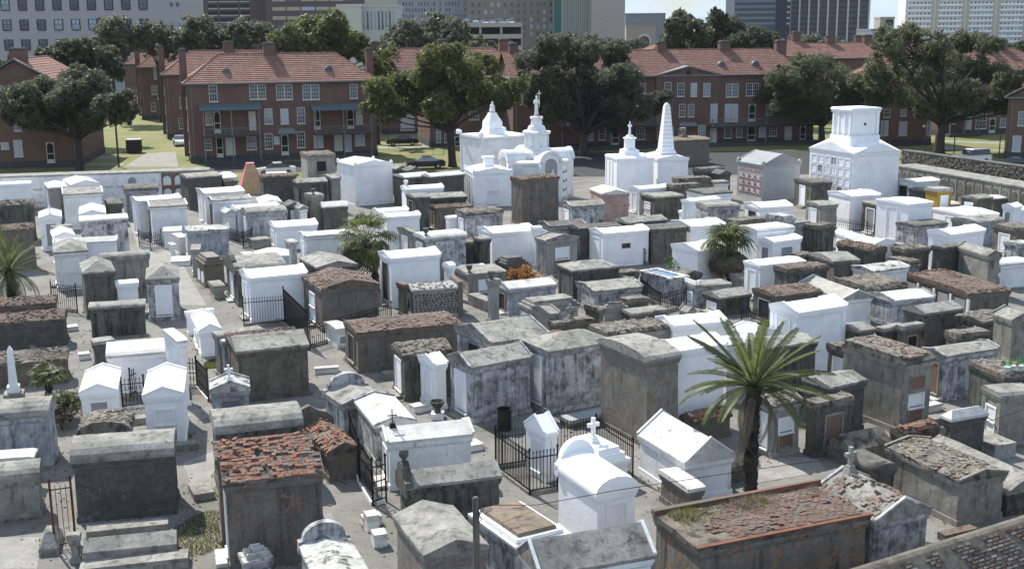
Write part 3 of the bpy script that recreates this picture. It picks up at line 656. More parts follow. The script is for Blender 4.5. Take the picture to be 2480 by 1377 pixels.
LEAF = {'oak': leaf_mat('live_oak_leaf', (.08, .092, .046), (.13, .145, .07), (.19, .2, .115)), 'olive': leaf_mat('olive_green_leaf', (.09, .106, .032), (.14, .156, .048), (.2, .206, .085)),
        'dark': leaf_mat('dark_evergreen_leaf', (.066, .08, .048), (.105, .122, .07), (.16, .175, .11)), 'grey': leaf_mat('grey_green_leaf', (.1, .112, .075), (.15, .16, .108), (.2, .207, .146)),
        'shrub': leaf_mat('shrub_leaf', (.04, .09, .02), (.07, .13, .03), (.1, .16, .05)), 'dry': leaf_mat('dry_brown_leaf', (.14, .11, .08), (.2, .165, .125), (.27, .23, .185)),
        'rusty': leaf_mat('rusty_dead_leaf', (.22, .1, .03), (.32, .16, .05), (.4, .22, .08)), 'palm': leaf_mat('palm_leaf', (.055, .082, .022), (.1, .128, .035), (.2, .2, .095))}
BARK = plaster('oak_bark', (.06, .05, .042), (.04, .034, .03), (.025, .022, .02), .5, .7, .5, fine=.5)
PBARK = plaster('palm_bark', (.07, .06, .048), (.045, .038, .03), (.02, .018, .015), .45, .6, .3, fine=.6, blot=6)
RB = redbrick_mat('project_red_brick'); TILE = tile_mat()
PLINTH = plain('dark_concrete_plinth', (.06, .062, .066), .9, 0, .2); TRIM = plain('grey_green_trim', (.16, .175, .18), .7, 0, .1); COPPER = plain('weathered_copper', (.085, .115, .125), .6, 0, .25)
WHITE = plain('white_window_paint', (.5, .5, .48), .5, 0, .06); CREAM = plain('cream_door_paint', (.5, .49, .42), .5, 0, .05); BOARD = plain('grey_board', (.42, .42, .45), .7, 0, .1)
def glass_mat(name, c=(.03, .038, .045), r=.08):
    t = NT(name); t.b.inputs['Roughness'].default_value = r; t.b.inputs['Specular IOR Level'].default_value = .6; oi = t.node('ShaderNodeObjectInfo')
    return t.col(t.mix(t.ramp(oi.outputs['Random'], .55, .9), c, tuple(min(1, x*5+.06) for x in c)))
GLASS = glass_mat('window_glass'); GLASSB = glass_mat('office_glass', (.045, .06, .075), .05)
# ------------------------------------------------------------- trees
def leaf_cloud(centres, per, size, squash=.8, seed=0, flat=0.0):
    g = np.random.default_rng(seed); V = []; sub = []
    for (x, y, z, r), n in zip(centres, per):           # uneven outline: every clump breaks into smaller ones
        m = 7
        for q in range(m):
            d = g.normal(size=3); d /= np.linalg.norm(d); k = r*g.uniform(.3, .95); rr = r*g.uniform(.38, .66)
            sub.append(((x+d[0]*k, y+d[1]*k, z+d[2]*k*.75, rr), max(8, int(n*.78/m*(rr/r/.52)**2))))
    for (x, y, z, r), n in sub:
        # twig clusters inside the clump, leaves round each twig
        k = max(6, n//26); d = g.normal(size=(k, 3)); d /= np.linalg.norm(d, axis=1)[:, None]; rr = r*g.uniform(.45, 1.08, k)**.6
        tw = d*rr[:, None]; tw[:, 2] *= squash
        idx = g.integers(0, k, n); p = tw[idx]+g.normal(size=(n, 3))*r*.13
        p += np.array([x, y, z])
        nrm = g.normal(size=(n, 3))*.75+d[idx]*.5+np.array([0, 0, .55]); nrm /= np.linalg.norm(nrm, axis=1)[:, None]
        a = np.cross(nrm, g.normal(size=(n, 3))); a /= np.linalg.norm(a, axis=1)[:, None]; b = np.cross(nrm, a)
        s = size*g.uniform(.6, 1.35, n)[:, None]
        q = np.stack([p-a*s, p-b*s*.45, p+a*s, p+b*s*.45], 1); V.append(q.reshape(-1, 3))
    V = np.concatenate(V); nq = len(V)//4
    me = bpy.data.meshes.new('crown'); me.vertices.add(len(V)); me.vertices.foreach_set('co', V.astype(np.float32).ravel())
    me.loops.add(nq*4); me.loops.foreach_set('vertex_index', np.arange(nq*4, dtype=np.int32)); me.polygons.add(nq)
    me.polygons.foreach_set('loop_start', np.arange(0, nq*4, 4, dtype=np.int32)); me.update(calc_edges=True); return me
def tree(row):
    name, label, bx, by, tr, clumps, leaf, lsize, lean, dens = row
    t = thing(name, label, 'tree', (bx, by, 0), 0, 'trees round the cemetery')
    # clumps in coordinates relative to the base
    cl = [(x-bx, y-by, z, r) for x, y, z, r in clumps]
    cz = min(c[2]-c[3]*.6 for c in cl); cxm = sum(c[0] for c in cl)/len(cl); top = max(c[2] for c in cl)
    fork = Vector((lean*.5, 0, max(1.8, cz*.8)))
    mb = MB(); mb.tube([(0, 0, -.3), (lean*.05, 0, .5), (lean*.22, .05, fork.z*.6), tuple(fork)], [tr*1.5, tr*1.1, tr*.95, tr*.85], 9)
    order = sorted(cl, key=lambda c: -c[3]); prim = order[:max(3, len(cl)//2)]
    for c in cl:
        e = Vector((c[0], c[1], c[2]-c[3]*.2)); m = fork.lerp(e, .45)+Vector((rnd.uniform(-.6, .6), rnd.uniform(-.6, .6), (e.z-fork.z)*.12-.25))
        r0 = tr*(.55 if c in prim else .36); mb.tube([tuple(fork-Vector((0, 0, .15))), tuple(fork.lerp(m, .5)+Vector((0, 0, .1))), tuple(m), tuple(m.lerp(e, .6)), tuple(e)], [r0, r0*.8, r0*.62, r0*.4, r0*.15], 6)
        for k in range(3):
            f = e+Vector((rnd.uniform(-1, 1), rnd.uniform(-1, 1), rnd.uniform(-.2, .8)))*c[3]*.8; mb.tube([tuple(m.lerp(e, .5)), tuple((m.lerp(e, .5)+f)/2+Vector((0, 0, .15))), tuple(f)], [r0*.3, r0*.2, .02], 5)
    mb.build('trunk', BARK, t, smooth=True)
    me = leaf_cloud(cl, [int(dens*(c[3]**2)*(.11/lsize**2)) for c in cl], lsize, .8, seed=int(abs(bx*7+by*3)))
    me.materials.append(LEAF[leaf]); link('crown', me, t)
# ------------------------------------------------------------- palms
def frond_mesh(L, wid, n, droop, kind, seed):
    """feather frond: arched rib with leaflets; fan frond: stalk with radiating segments. Lies along +X, rises +Z"""
    g = random.Random(seed); mb = MB()
    if kind == 'feather':
        def P(s): return Vector((L*s*(1-.12*s*s*droop), 0, L*(.34*s-.52*droop*s*s)))
        pts = [P(i/9) for i in range(10)]; mb.tube([tuple(p) for p in pts], [.028*(1-.85*i/9) for i in range(10)], 4)
        for i in range(n):
            s = .14+.86*i/n; p = P(s); d = (P(min(1, s+.05))-P(max(0, s-.05))).normalized(); l = wid*math.sin(math.pi*(.12+.83*s))**.7*g.uniform(.8, 1.1)
            for sg in (-1, 1):
                out = (Vector((0, sg*.8, .42))+d*.95+Vector((0, 0, -.25*droop))).normalized(); tip = p+out*l+Vector((0, 0, -l*.2)); w = d*.017
                mid = p+out*l*.55+Vector((0, 0, .02)); mb.add([p-w*.6, p+w*.6, mid+w, tip, mid-w], [(0, 1, 2, 4), (4, 2, 3)])
    else:
        st = L*.45; hub = Vector((st, 0, st*.35)); mb.tube([(0, 0, 0), tuple(hub*.5+Vector((0, 0, .03))), tuple(hub)], [.02, .016, .014], 4)
        for i in range(n):
            a = math.radians(-115+230*i/(n-1)); l = wid*(1-.22*abs(a)/2)*g.uniform(.85, 1.1); d = Vector((math.cos(a), math.sin(a), .25-.1*droop)).normalized(); side = Vector((-math.sin(a), math.cos(a), 0))
            mid = hub+d*l*.55; tip = hub+d*l+Vector((0, 0, -l*(.25+.3*droop*g.uniform(.6, 1.4)))); w = side*.045
            mb.add([hub, mid+w, tip, mid-w], [(0, 1, 2, 3)])
    return mb
def palm(name, label, x, y, H, kind, nf, L, wid, dead=0, tr=.2, seed=0, lean=(0, 0), leaf='palm', elev=(-.5, 1.2), nl=30):
    t = thing(name, label, 'palm', (x, y, 0), 0); g = random.Random(seed)
    top = Vector((lean[0], lean[1], H)); mb = MB(); n = 14; pts = []; rr = []
    if H > .5:
        for i in range(n+1):
            s = i/n; pts.append((lean[0]*s*s, lean[1]*s*s, H*s-(.2 if i == 0 else 0))); rr.append(tr*(1.15-.2*s)*(1+.08*(-1)**i)+(.05 if s > .85 else 0))
        mb.tube(pts, rr, 10)
        for i in range(150):       # old leaf bases
            s = g.uniform(.03, 1); a = g.uniform(0, 6.28); r = tr*(1.1-.1*s); c = Vector((lean[0]*s*s+r*math.cos(a), lean[1]*s*s+r*math.sin(a), H*s)); o = Vector((math.cos(a), math.sin(a), .9)).normalized()
            sd_ = Vector((-math.sin(a), math.cos(a), 0)); mb.add([c-sd_*.05-Vector((0, 0, .06)), c+sd_*.05-Vector((0, 0, .06)), c+o*.13], [(0, 1, 2)])
        mb.build('trunk', PBARK, t)
    vs = [frond_mesh(L, wid, nl, d, kind, seed+i).mesh('frond', LEAF[leaf]) for i, d in enumerate((.2, .35, .55, .85) if kind == 'feather' else (.35, .7, 1.0, 1.3))]
    vd = [frond_mesh(L*.92, wid*.8, nl, d, kind, seed+9+i).mesh('frond', LEAF['dry']) for i, d in enumerate((1.3, 1.6))]
    for i in range(nf):
        s = (i+.5)/nf; el = elev[1]+(elev[0]-elev[1])*s**.8+g.gauss(0, .1); az = i*2.39996+g.gauss(0, .15)
        me = vs[min(3, int(s*4))]; k = link('frond', me, t, tuple(top), (0, 0, 0)); k.rotation_euler = (g.gauss(0, .15), -el+.25, az); q = g.uniform(.85, 1.08); k.scale = (q*(g.uniform(.78, 1.08) if kind == 'feather' else 1), q, q)
    for i in range(dead):
        az = i*2.39996+1; k = link('dead_frond', vd[i % 2], t, tuple(top-Vector((0, 0, .1))), (g.gauss(0, .2), g.uniform(.7, 1.4), az)); q = g.uniform(.85, 1.2); k.scale = (q, q, q)
    return t
def shrub(name, label, x, y, r, h, leaf, size, n, cat='shrub', flat=.8):
    t = thing(name, label, cat, (x, y, 0)); g = random.Random(int(x*10)); mb = MB(); cl = []
    for i in range(7):
        a = g.uniform(0, 6.28); q = g.uniform(0, r*.6); c = (q*math.cos(a), q*math.sin(a), h*g.uniform(.4, .75), r*.5); cl.append(c); mb.tube([(0, 0, -.05), (c[0]*.4, c[1]*.4, c[2]*.5), c[:3]], [.03, .022, .01], 5)
    mb.build('stem', BARK, t); me = leaf_cloud(cl, [n//7]*7, size, flat, 3); me.name = 'foliage'; me.materials.append(LEAF[leaf]); link('foliage', me, t); return t
# ------------------------------------------------------------- fences
@shared
def picket_mesh(h, kind, mat):
    m = MB(); r = .011
    m.box(-r, -r, .04, r, r, h)
    if kind == 'spear': m.lathe([(.004, 0), (.03, .05), (.0, .15)], 5, (0, 0, h-.01))
    return m.mesh('picket', {'iron': IRON, 'rust': RUST}[mat])
def fence(label, pts, h=1.15, gap=.14, kind='spear', mat='iron', posts=True, scroll=False, name='iron_fence'):
    t = thing(name, label, 'fence', (*pts[0], 0)); b = Vector((*pts[0], 0)); mt = {'iron': IRON, 'rust': RUST}[mat]; P = [Vector((*p, 0))-b for p in pts]
    for i in range(len(P)-1):
        d = P[i+1]-P[i]; L = d.length; d.normalize(); sdv = Vector((-d.y, d.x, 0))
        for z in (.16, h*.55 if scroll else None, h-.14):
            if z: MB().obox(tuple((P[i]+P[i+1])/2+Vector((0, 0, z))), d*L/2, sdv*.012, (0, 0, .02)).build('rail', mt, t)
        n = max(2, int(L/gap))
        for k in range(1, n): link('picket', picket_mesh(h, kind, mat), t, tuple(P[i]+d*L*k/n), (0, 0, math.atan2(d.y, d.x)))
        if scroll:
            m = MB()
            for k in range(n):
                c = P[i]+d*L*(k+.5)/n
                for z in (h*.35, h*.74):
                    m.tube([tuple(c+d*.055*math.cos(q)+Vector((0, 0, z+.085*math.sin(q)))) for q in [math.pi*2*j/8 for j in range(9)]], .009, 4)
            m.build('scrollwork', mt, t)['kind'] = 'stuff'
    if kind == 'spear' and len(P) > 1:
        for i in range(len(P)-1):
            d = (P[i+1]-P[i]); L = d.length; d.normalize(); q = Vector((-d.y, d.x, 0)); MB().obox(tuple((P[i]+P[i+1])/2+Vector((0, 0, .04))), d*(L/2-.06*i), q*.07, (0, 0, .09)).build('kerb', M['w'] if scroll else M['g'], t)
    if posts:
        for p in P: MB().box(p.x-.028, p.y-.028, -.05, p.x+.028, p.y+.028, h+.12).lathe([(.02, 0), (.055, .05), (.03, .11), (0, .16)], 7, (p.x, p.y, h+.11)).build('post', mt, t)
    return t
# ------------------------------------------------------------- buildings
@shared
def sash_frame(w, h, kind):
    m = MB(); t = .075; 
    m.box(-w/2, -.06, 0, -w/2+t, .03, h); m.box(w/2-t, -.06, 0, w/2, .03, h); m.box(-w/2+t, -.06, 0, w/2-t, .03, t); m.box(-w/2+t, -.06, h-t, w/2-t, .03, h)
    m.box(-w/2-.06, -.12, -.09, w/2+.06, .03, -.002)
    xs = [0.0] if kind == 'd' else []
    for x in xs: m.box(x-.06, -.055, t, x+.06, .03, h-t)
    if kind in 'sd':
        m.box(-w/2+t, -.05, h*.48, w/2-t, .02, h*.48+.06)
        halves = [(-w/2+t, w/2-t)] if kind == 's' else [(-w/2+t, -.06), (.06, w/2-t)]
        for a, b in halves:
            for k in (1, 2): x = a+(b-a)*k/3; m.box(x-.014, -.035, t, x+.014, .01, h*.48); m.box(x-.014, -.035, h*.48+.06, x+.014, .01, h-t)
            for z in (h*.26, h*.75): m.box(a, -.032, z-.014, b, .008, z+.014)
    if kind == 'D':
        m.box(-w/2+t, -.055, h*.42, w/2-t, .03, h*.42+.1); m.box(-w/2+t, -.055, t, w/2-t, .03, h*.16)
        for s in (-1, 1): m.add([(s*(w/2-t), -.05, h-t), (s*(w/2-t), -.05, h-t-.3), (s*(w/2-t-.22), -.05, h-t)], [(0, 1, 2)])
    return m.mesh('frame', WHITE if kind != 'D' else CREAM)
@shared
def pane_mesh(w, h, kind):
    return MB().box(-w/2+.02, -.015 if kind not in 'bW' else -.04, .02, w/2-.02, .06, h-.02).mesh('pane', {'b': BOARD, 'W': CREAM, 'D': DARK}.get(kind, GLASS))
def window(parent, u, z, w, h, kind, rot=0, y=0):
    w = round(w*10)/10; h = round(h*10)/10; nm = {'D': 'door', 'W': 'door', 'b': 'boarded_window'}.get(kind, 'window')
    o = link(nm, pane_mesh(w, h, kind), parent, (u, y, z), (0, 0, rot))
    if kind != 'W': link('frame', sash_frame(w, h, kind), o)
    else: MB().box(-w/2+.08, -.07, h*.45, -w/2+.14, -.04, h*.5).build('handle', IRON, o)
    return o
def blank_ac(parent, u, z):
    return MB().box(u-.3, -.45, z, u+.3, 0, z+.42).build('air_conditioner', BOARD, parent)
def tiled_slope(mb, e0, e1, r0, r1, n):
    """courses of tiles from eave edge e0-e1 up to ridge edge r0-r1, each course stepping 3.5 cm"""
    e0, e1, r0, r1 = map(Vector, (e0, e1, r0, r1)); nrm = (e1-e0).cross(r0-e0 if (r0-e0).length > .1 else r1-e0).normalized()
    if nrm.z < 0: nrm = -nrm
    for i in range(n):
        a, b = i/n, (i+1)/n; p = [e0.lerp(r0, a), e1.lerp(r1, a), e1.lerp(r1, b), e0.lerp(r0, b)]; k = nrm*.045
        mb.add([p[0]+k, p[1]+k, p[2], p[3]], [(0, 1, 2, 3)]); mb.add([p[0], p[1], p[1]+k, p[0]+k], [(0, 1, 2, 3)])
def brick_building(name, label, x, y, a, L, W, h, rise, wins, hip=(1, 1), chim=(), vents=(), porches=(), group='brick apartment buildings', ridge='u', plinth=.85, ov=.45, endwins=(), awn=(), slabs=()):
    t = thing(name, label, 'building', (x, y, 0), a, group)
    MB().box(0, 0, plinth, L, W, h).build('wall', RB, t); MB().box(-.04, -.04, -.3, L+.04, W+.04, plinth-.003).build('plinth', PLINTH, t)
    q = .12
    MB().box(-ov+.05, -ov+.05, h-.16, L+ov-.05, W+ov-.05, h-.003).build('soffit', TRIM, t)
    g = MB(); g.box(-ov-.06, -ov-.06, h-.14, L+ov+.06, -ov+.05, h+.03); g.box(-ov-.06, W+ov-.05, h-.14, L+ov+.06, W+ov+.06, h+.03); g.build('gutter', TRIM, t)
    for u in (.5, L-.5): MB().box(u-.05, -.12, plinth, u+.05, -.02, h-.17).build('downpipe', TRIM, t)
    mb = MB(); x0, x1, y0, y1 = -ov, L+ov, -ov, W+ov
    if ridge == 'u':
        run = (y1-y0)/2; k0 = run*.95*hip[0]; k1 = run*.95*hip[1]; c = (y0+y1)/2; ra = (x0+k0, c, h+rise); rb = (x1-k1, c, h+rise); n = 15
        tiled_slope(mb, (x0, y0, h), (x1, y0, h), ra, rb, n); tiled_slope(mb, (x1, y1, h), (x0, y1, h), rb, ra, n)
        for e0, e1, r, hp in (((x0, y1, h), (x0, y0, h), ra, hip[0]), ((x1, y0, h), (x1, y1, h), rb, hip[1])):
            if hp: tiled_slope(mb, e0, e1, r, r, n)
            else: MB().add([(e0[0]+(.4 if e0[0] < 0 else -.4), y0+.4, h-.01), (e0[0]+(.4 if e0[0] < 0 else -.4), y1-.4, h-.01), (e0[0]+(.4 if e0[0] < 0 else -.4), c, h+rise-.12)], [(0, 1, 2)]).build('gable', RB, t)
        MB().tube([ra, rb], .11, 6).build('ridge_tile', TILE, t)
        for e, r in (((x0, y0, h), ra), ((x0, y1, h), ra), ((x1, y0, h), rb), ((x1, y1, h), rb)): MB().tube([e, r], .1, 6).build('hip_tile', TILE, t)
    else:
        c = (x0+x1)/2; ra = (c, y0, h+rise); rb = (c, y1, h+rise); n = 15
        tiled_slope(mb, (x0, y1, h), (x0, y0, h), rb, ra, n); tiled_slope(mb, (x1, y0, h), (x1, y1, h), ra, rb, n)
        MB().add([(0, 0, h-.2), (L, 0, h-.2), (L, 0, h), (c, 0, h+rise-.15), (0, 0, h)], [(0, 1, 2, 3, 4)]).build('gable', RB, t)
        for e in (x0, x1): MB().tube([(e, y0, h), (c, y0, h+rise)], .1, 4).build('verge', TRIM, t)
        MB().tube([ra, rb], .11, 6).build('ridge_tile', TILE, t)
    mb.build('roof', TILE, t)
    for u, v, z0, z1, w, d in chim:
        o = MB().box(u-w/2, v-d/2, z0, u+w/2, v+d/2, z1).build('chimney', RB, t); MB().box(u-w/2-.08, v-d/2-.08, z1+.002, u+w/2+.08, v+d/2+.08, z1+.16).build('chimney_cap', PLINTH, o)
        MB().box(u-w/2+.15, v-d/2+.1, z1+.163, u+w/2-.15, v+d/2-.1, z1+.32).build('flue', TRIM, o)
    for u, v, z in vents:
        m = MB(); m.loft([[(u+.55*math.cos(b), v-.5+q, z-.2+.62*math.sin(b)) for b in [math.pi*i/8 for i in range(9)]] for q in (0, .5, 1.1)]); m.build('roof_vent', COPPER, t)
    for w in wins: window(t, *w)
    for u, z, w, h_, k in endwins: window(t, 0, z, w, h_, k, -math.pi/2) .location = (0, u, z)
    for u0, u1, zf, za in porches:       # balcony slab, posts, railing, copper awning
        if za:
            MB().add([(u0-.3, -2.0, za), (u1+.3, -2.0, za), (u1+.3, -.02, za+.65), (u0-.3, -.02, za+.65), (u0-.3, -2.0, za-.1), (u1+.3, -2.0, za-.1), (u1+.3, -.02, za-.1), (u0-.3, -.02, za-.1)], [(0, 1, 2, 3), (4, 5, 1, 0), (5, 6, 2, 1), (7, 4, 0, 3), (7, 6, 5, 4)]).build('awning', COPPER, t)
        MB().box(u0, -1.9, zf-.2, u1, -.02, zf).build('balcony', PLINTH, t)
        for u in (u0+.1, (u0+u1)/2, u1-.1): MB().box(u-.06, -1.85, -.1, u+.06, -1.73, (za or zf+1.0)-.1).build('porch_post', TRIM, t)
        rl = MB(); rl.box(u0, -1.82, zf+.9, u1, -1.76, zf+.95); rl.box(u0, -1.82, zf+.1, u1, -1.76, zf+.14)
        for k in range(int((u1-u0)/.22)): rl.box(u0+k*.22, -1.8, zf+.1, u0+k*.22+.025, -1.775, zf+.9)
        rl.build('railing', TRIM, t)
        MB().box(u0-.2, -2.2, -.2, u1+.2, -.045, .45).build('stoop', PLINTH, t)
    for u0, u1, z in awn: MB().add([(u0, -1.1, z-.1), (u1, -1.1, z-.1), (u1-.25, -.02, z+.45), (u0+.25, -.02, z+.45), (u0, -1.1, z-.2), (u1, -1.1, z-.2), (u1, -.02, z-.2), (u0, -.02, z-.2)], [(0, 1, 2, 3), (4, 5, 1, 0), (5, 6, 2, 1), (7, 4, 0, 3), (7, 6, 5, 4)]).build('door_hood', TRIM, t)
    return t
def tower(name, label, x, y, a, L, W, h, mat, group='downtown office blocks'):
    t = thing(name, label, 'building', (x, y, 0), a, group); MB().box(0, 0, -1, L, W, h).build('wall', mat, t)
    MB().box(-.15, -.15, h+.003, L+.15, W+.15, h+.7).build('parapet', mat, t); return t
def pane_box(L, d, h, mat, name='window', cache={}):
    k = (round(L, 1), round(d, 2), round(h, 1), mat.name, name)
    if k not in cache: cache[k] = MB().box(-k[0]/2, -k[1], 0, k[0]/2, .15, k[2]).mesh(name, mat)
    return cache[k]
# ------------------------------------------------------------- cars
def car(label, x, y, a, paint, suv=False, z=0, group='parked cars'):
    t = thing('parked_car', label, 'car', (x, y, z), a, group); m = MB(); L = 4.5; w = .88
    if suv: prof = [(-2.2, .35), (-2.25, .8), (-2.1, 1.05), (-1.0, 1.12), (2.15, 1.12), (2.25, .8), (2.2, .35)]; cabin = [(-1.05, 1.1), (-.45, 1.72), (1.95, 1.74), (2.12, 1.1)]
    else: prof = [(-2.25, .3), (-2.3, .6), (-2.1, .78), (-1.0, .92), (1.5, .96), (2.2, .9), (2.3, .6), (2.22, .3)]; cabin = [(-1.1, .9), (-.3, 1.38), (.75, 1.4), (1.65, .94)]
    def ring(pr, s, tp=0): return [(px, s*(w-tp), pz) for px, pz in pr]
    m.loft([ring(prof, -1, .08), ring(prof, -1), ring(prof, 1), ring(prof, 1, .08)]); m.build('body', paint, t)
    g = MB(); g.loft([[(px*.98, s*(w-.04-(.16 if pz > 1.1 else 0)), pz) for px, pz in cabin] for s in (-1, 1)]); g.build('window', GLASS, t)
    zt = max(p[1] for p in cabin); xs = [p[0] for p in cabin if p[1] > zt-.05]
    MB().box(min(xs)+.03, -w+.2, zt-.02, max(xs)-.03, w-.2, zt+.04, (.05, .05)).build('roof', paint, t)
    for px in (-1.35, 1.4):
        for s in (-1, 1):
            k = MB().tube([(px, s*(w-.16), .33), (px, s*(w+.02), .33)], .33, 14).build('wheel', TYRE, t); MB().tube([(px, s*(w-.02), .33), (px, s*(w+.04), .33)], .19, 10).build('rim', ALLOY, k)
    for s in (-1, 1): MB().box(-2.31, s*.62-.18, .58, -2.2, s*.62+.18, .74).build('headlight', WHITE, t); MB().box(2.2, s*.66-.14, .62, 2.32, s*.66+.14, .82).build('tail_light', REDP, t)
    return t
TYRE = plain('tyre', (.015, .015, .016), .8); ALLOY = plain('alloy_rim', (.35, .35, .36), .35, .7)
def paint(name, c): 
    t = NT(name); t.b.inputs['Roughness'].default_value = .22; t.b.inputs['Coat Weight'].default_value = .6; t.b.inputs['Coat Roughness'].default_value = .05; return t.col(c)
PAINT = {k: paint(k+'_car_paint', c) for k, c in dict(black=(.012, .013, .015), white=(.7, .7, .7), silver=(.36, .37, .39), navy=(.02, .035, .08), red=(.25, .03, .02), grey=(.12, .125, .13), green=(.03, .09, .08)).items()}

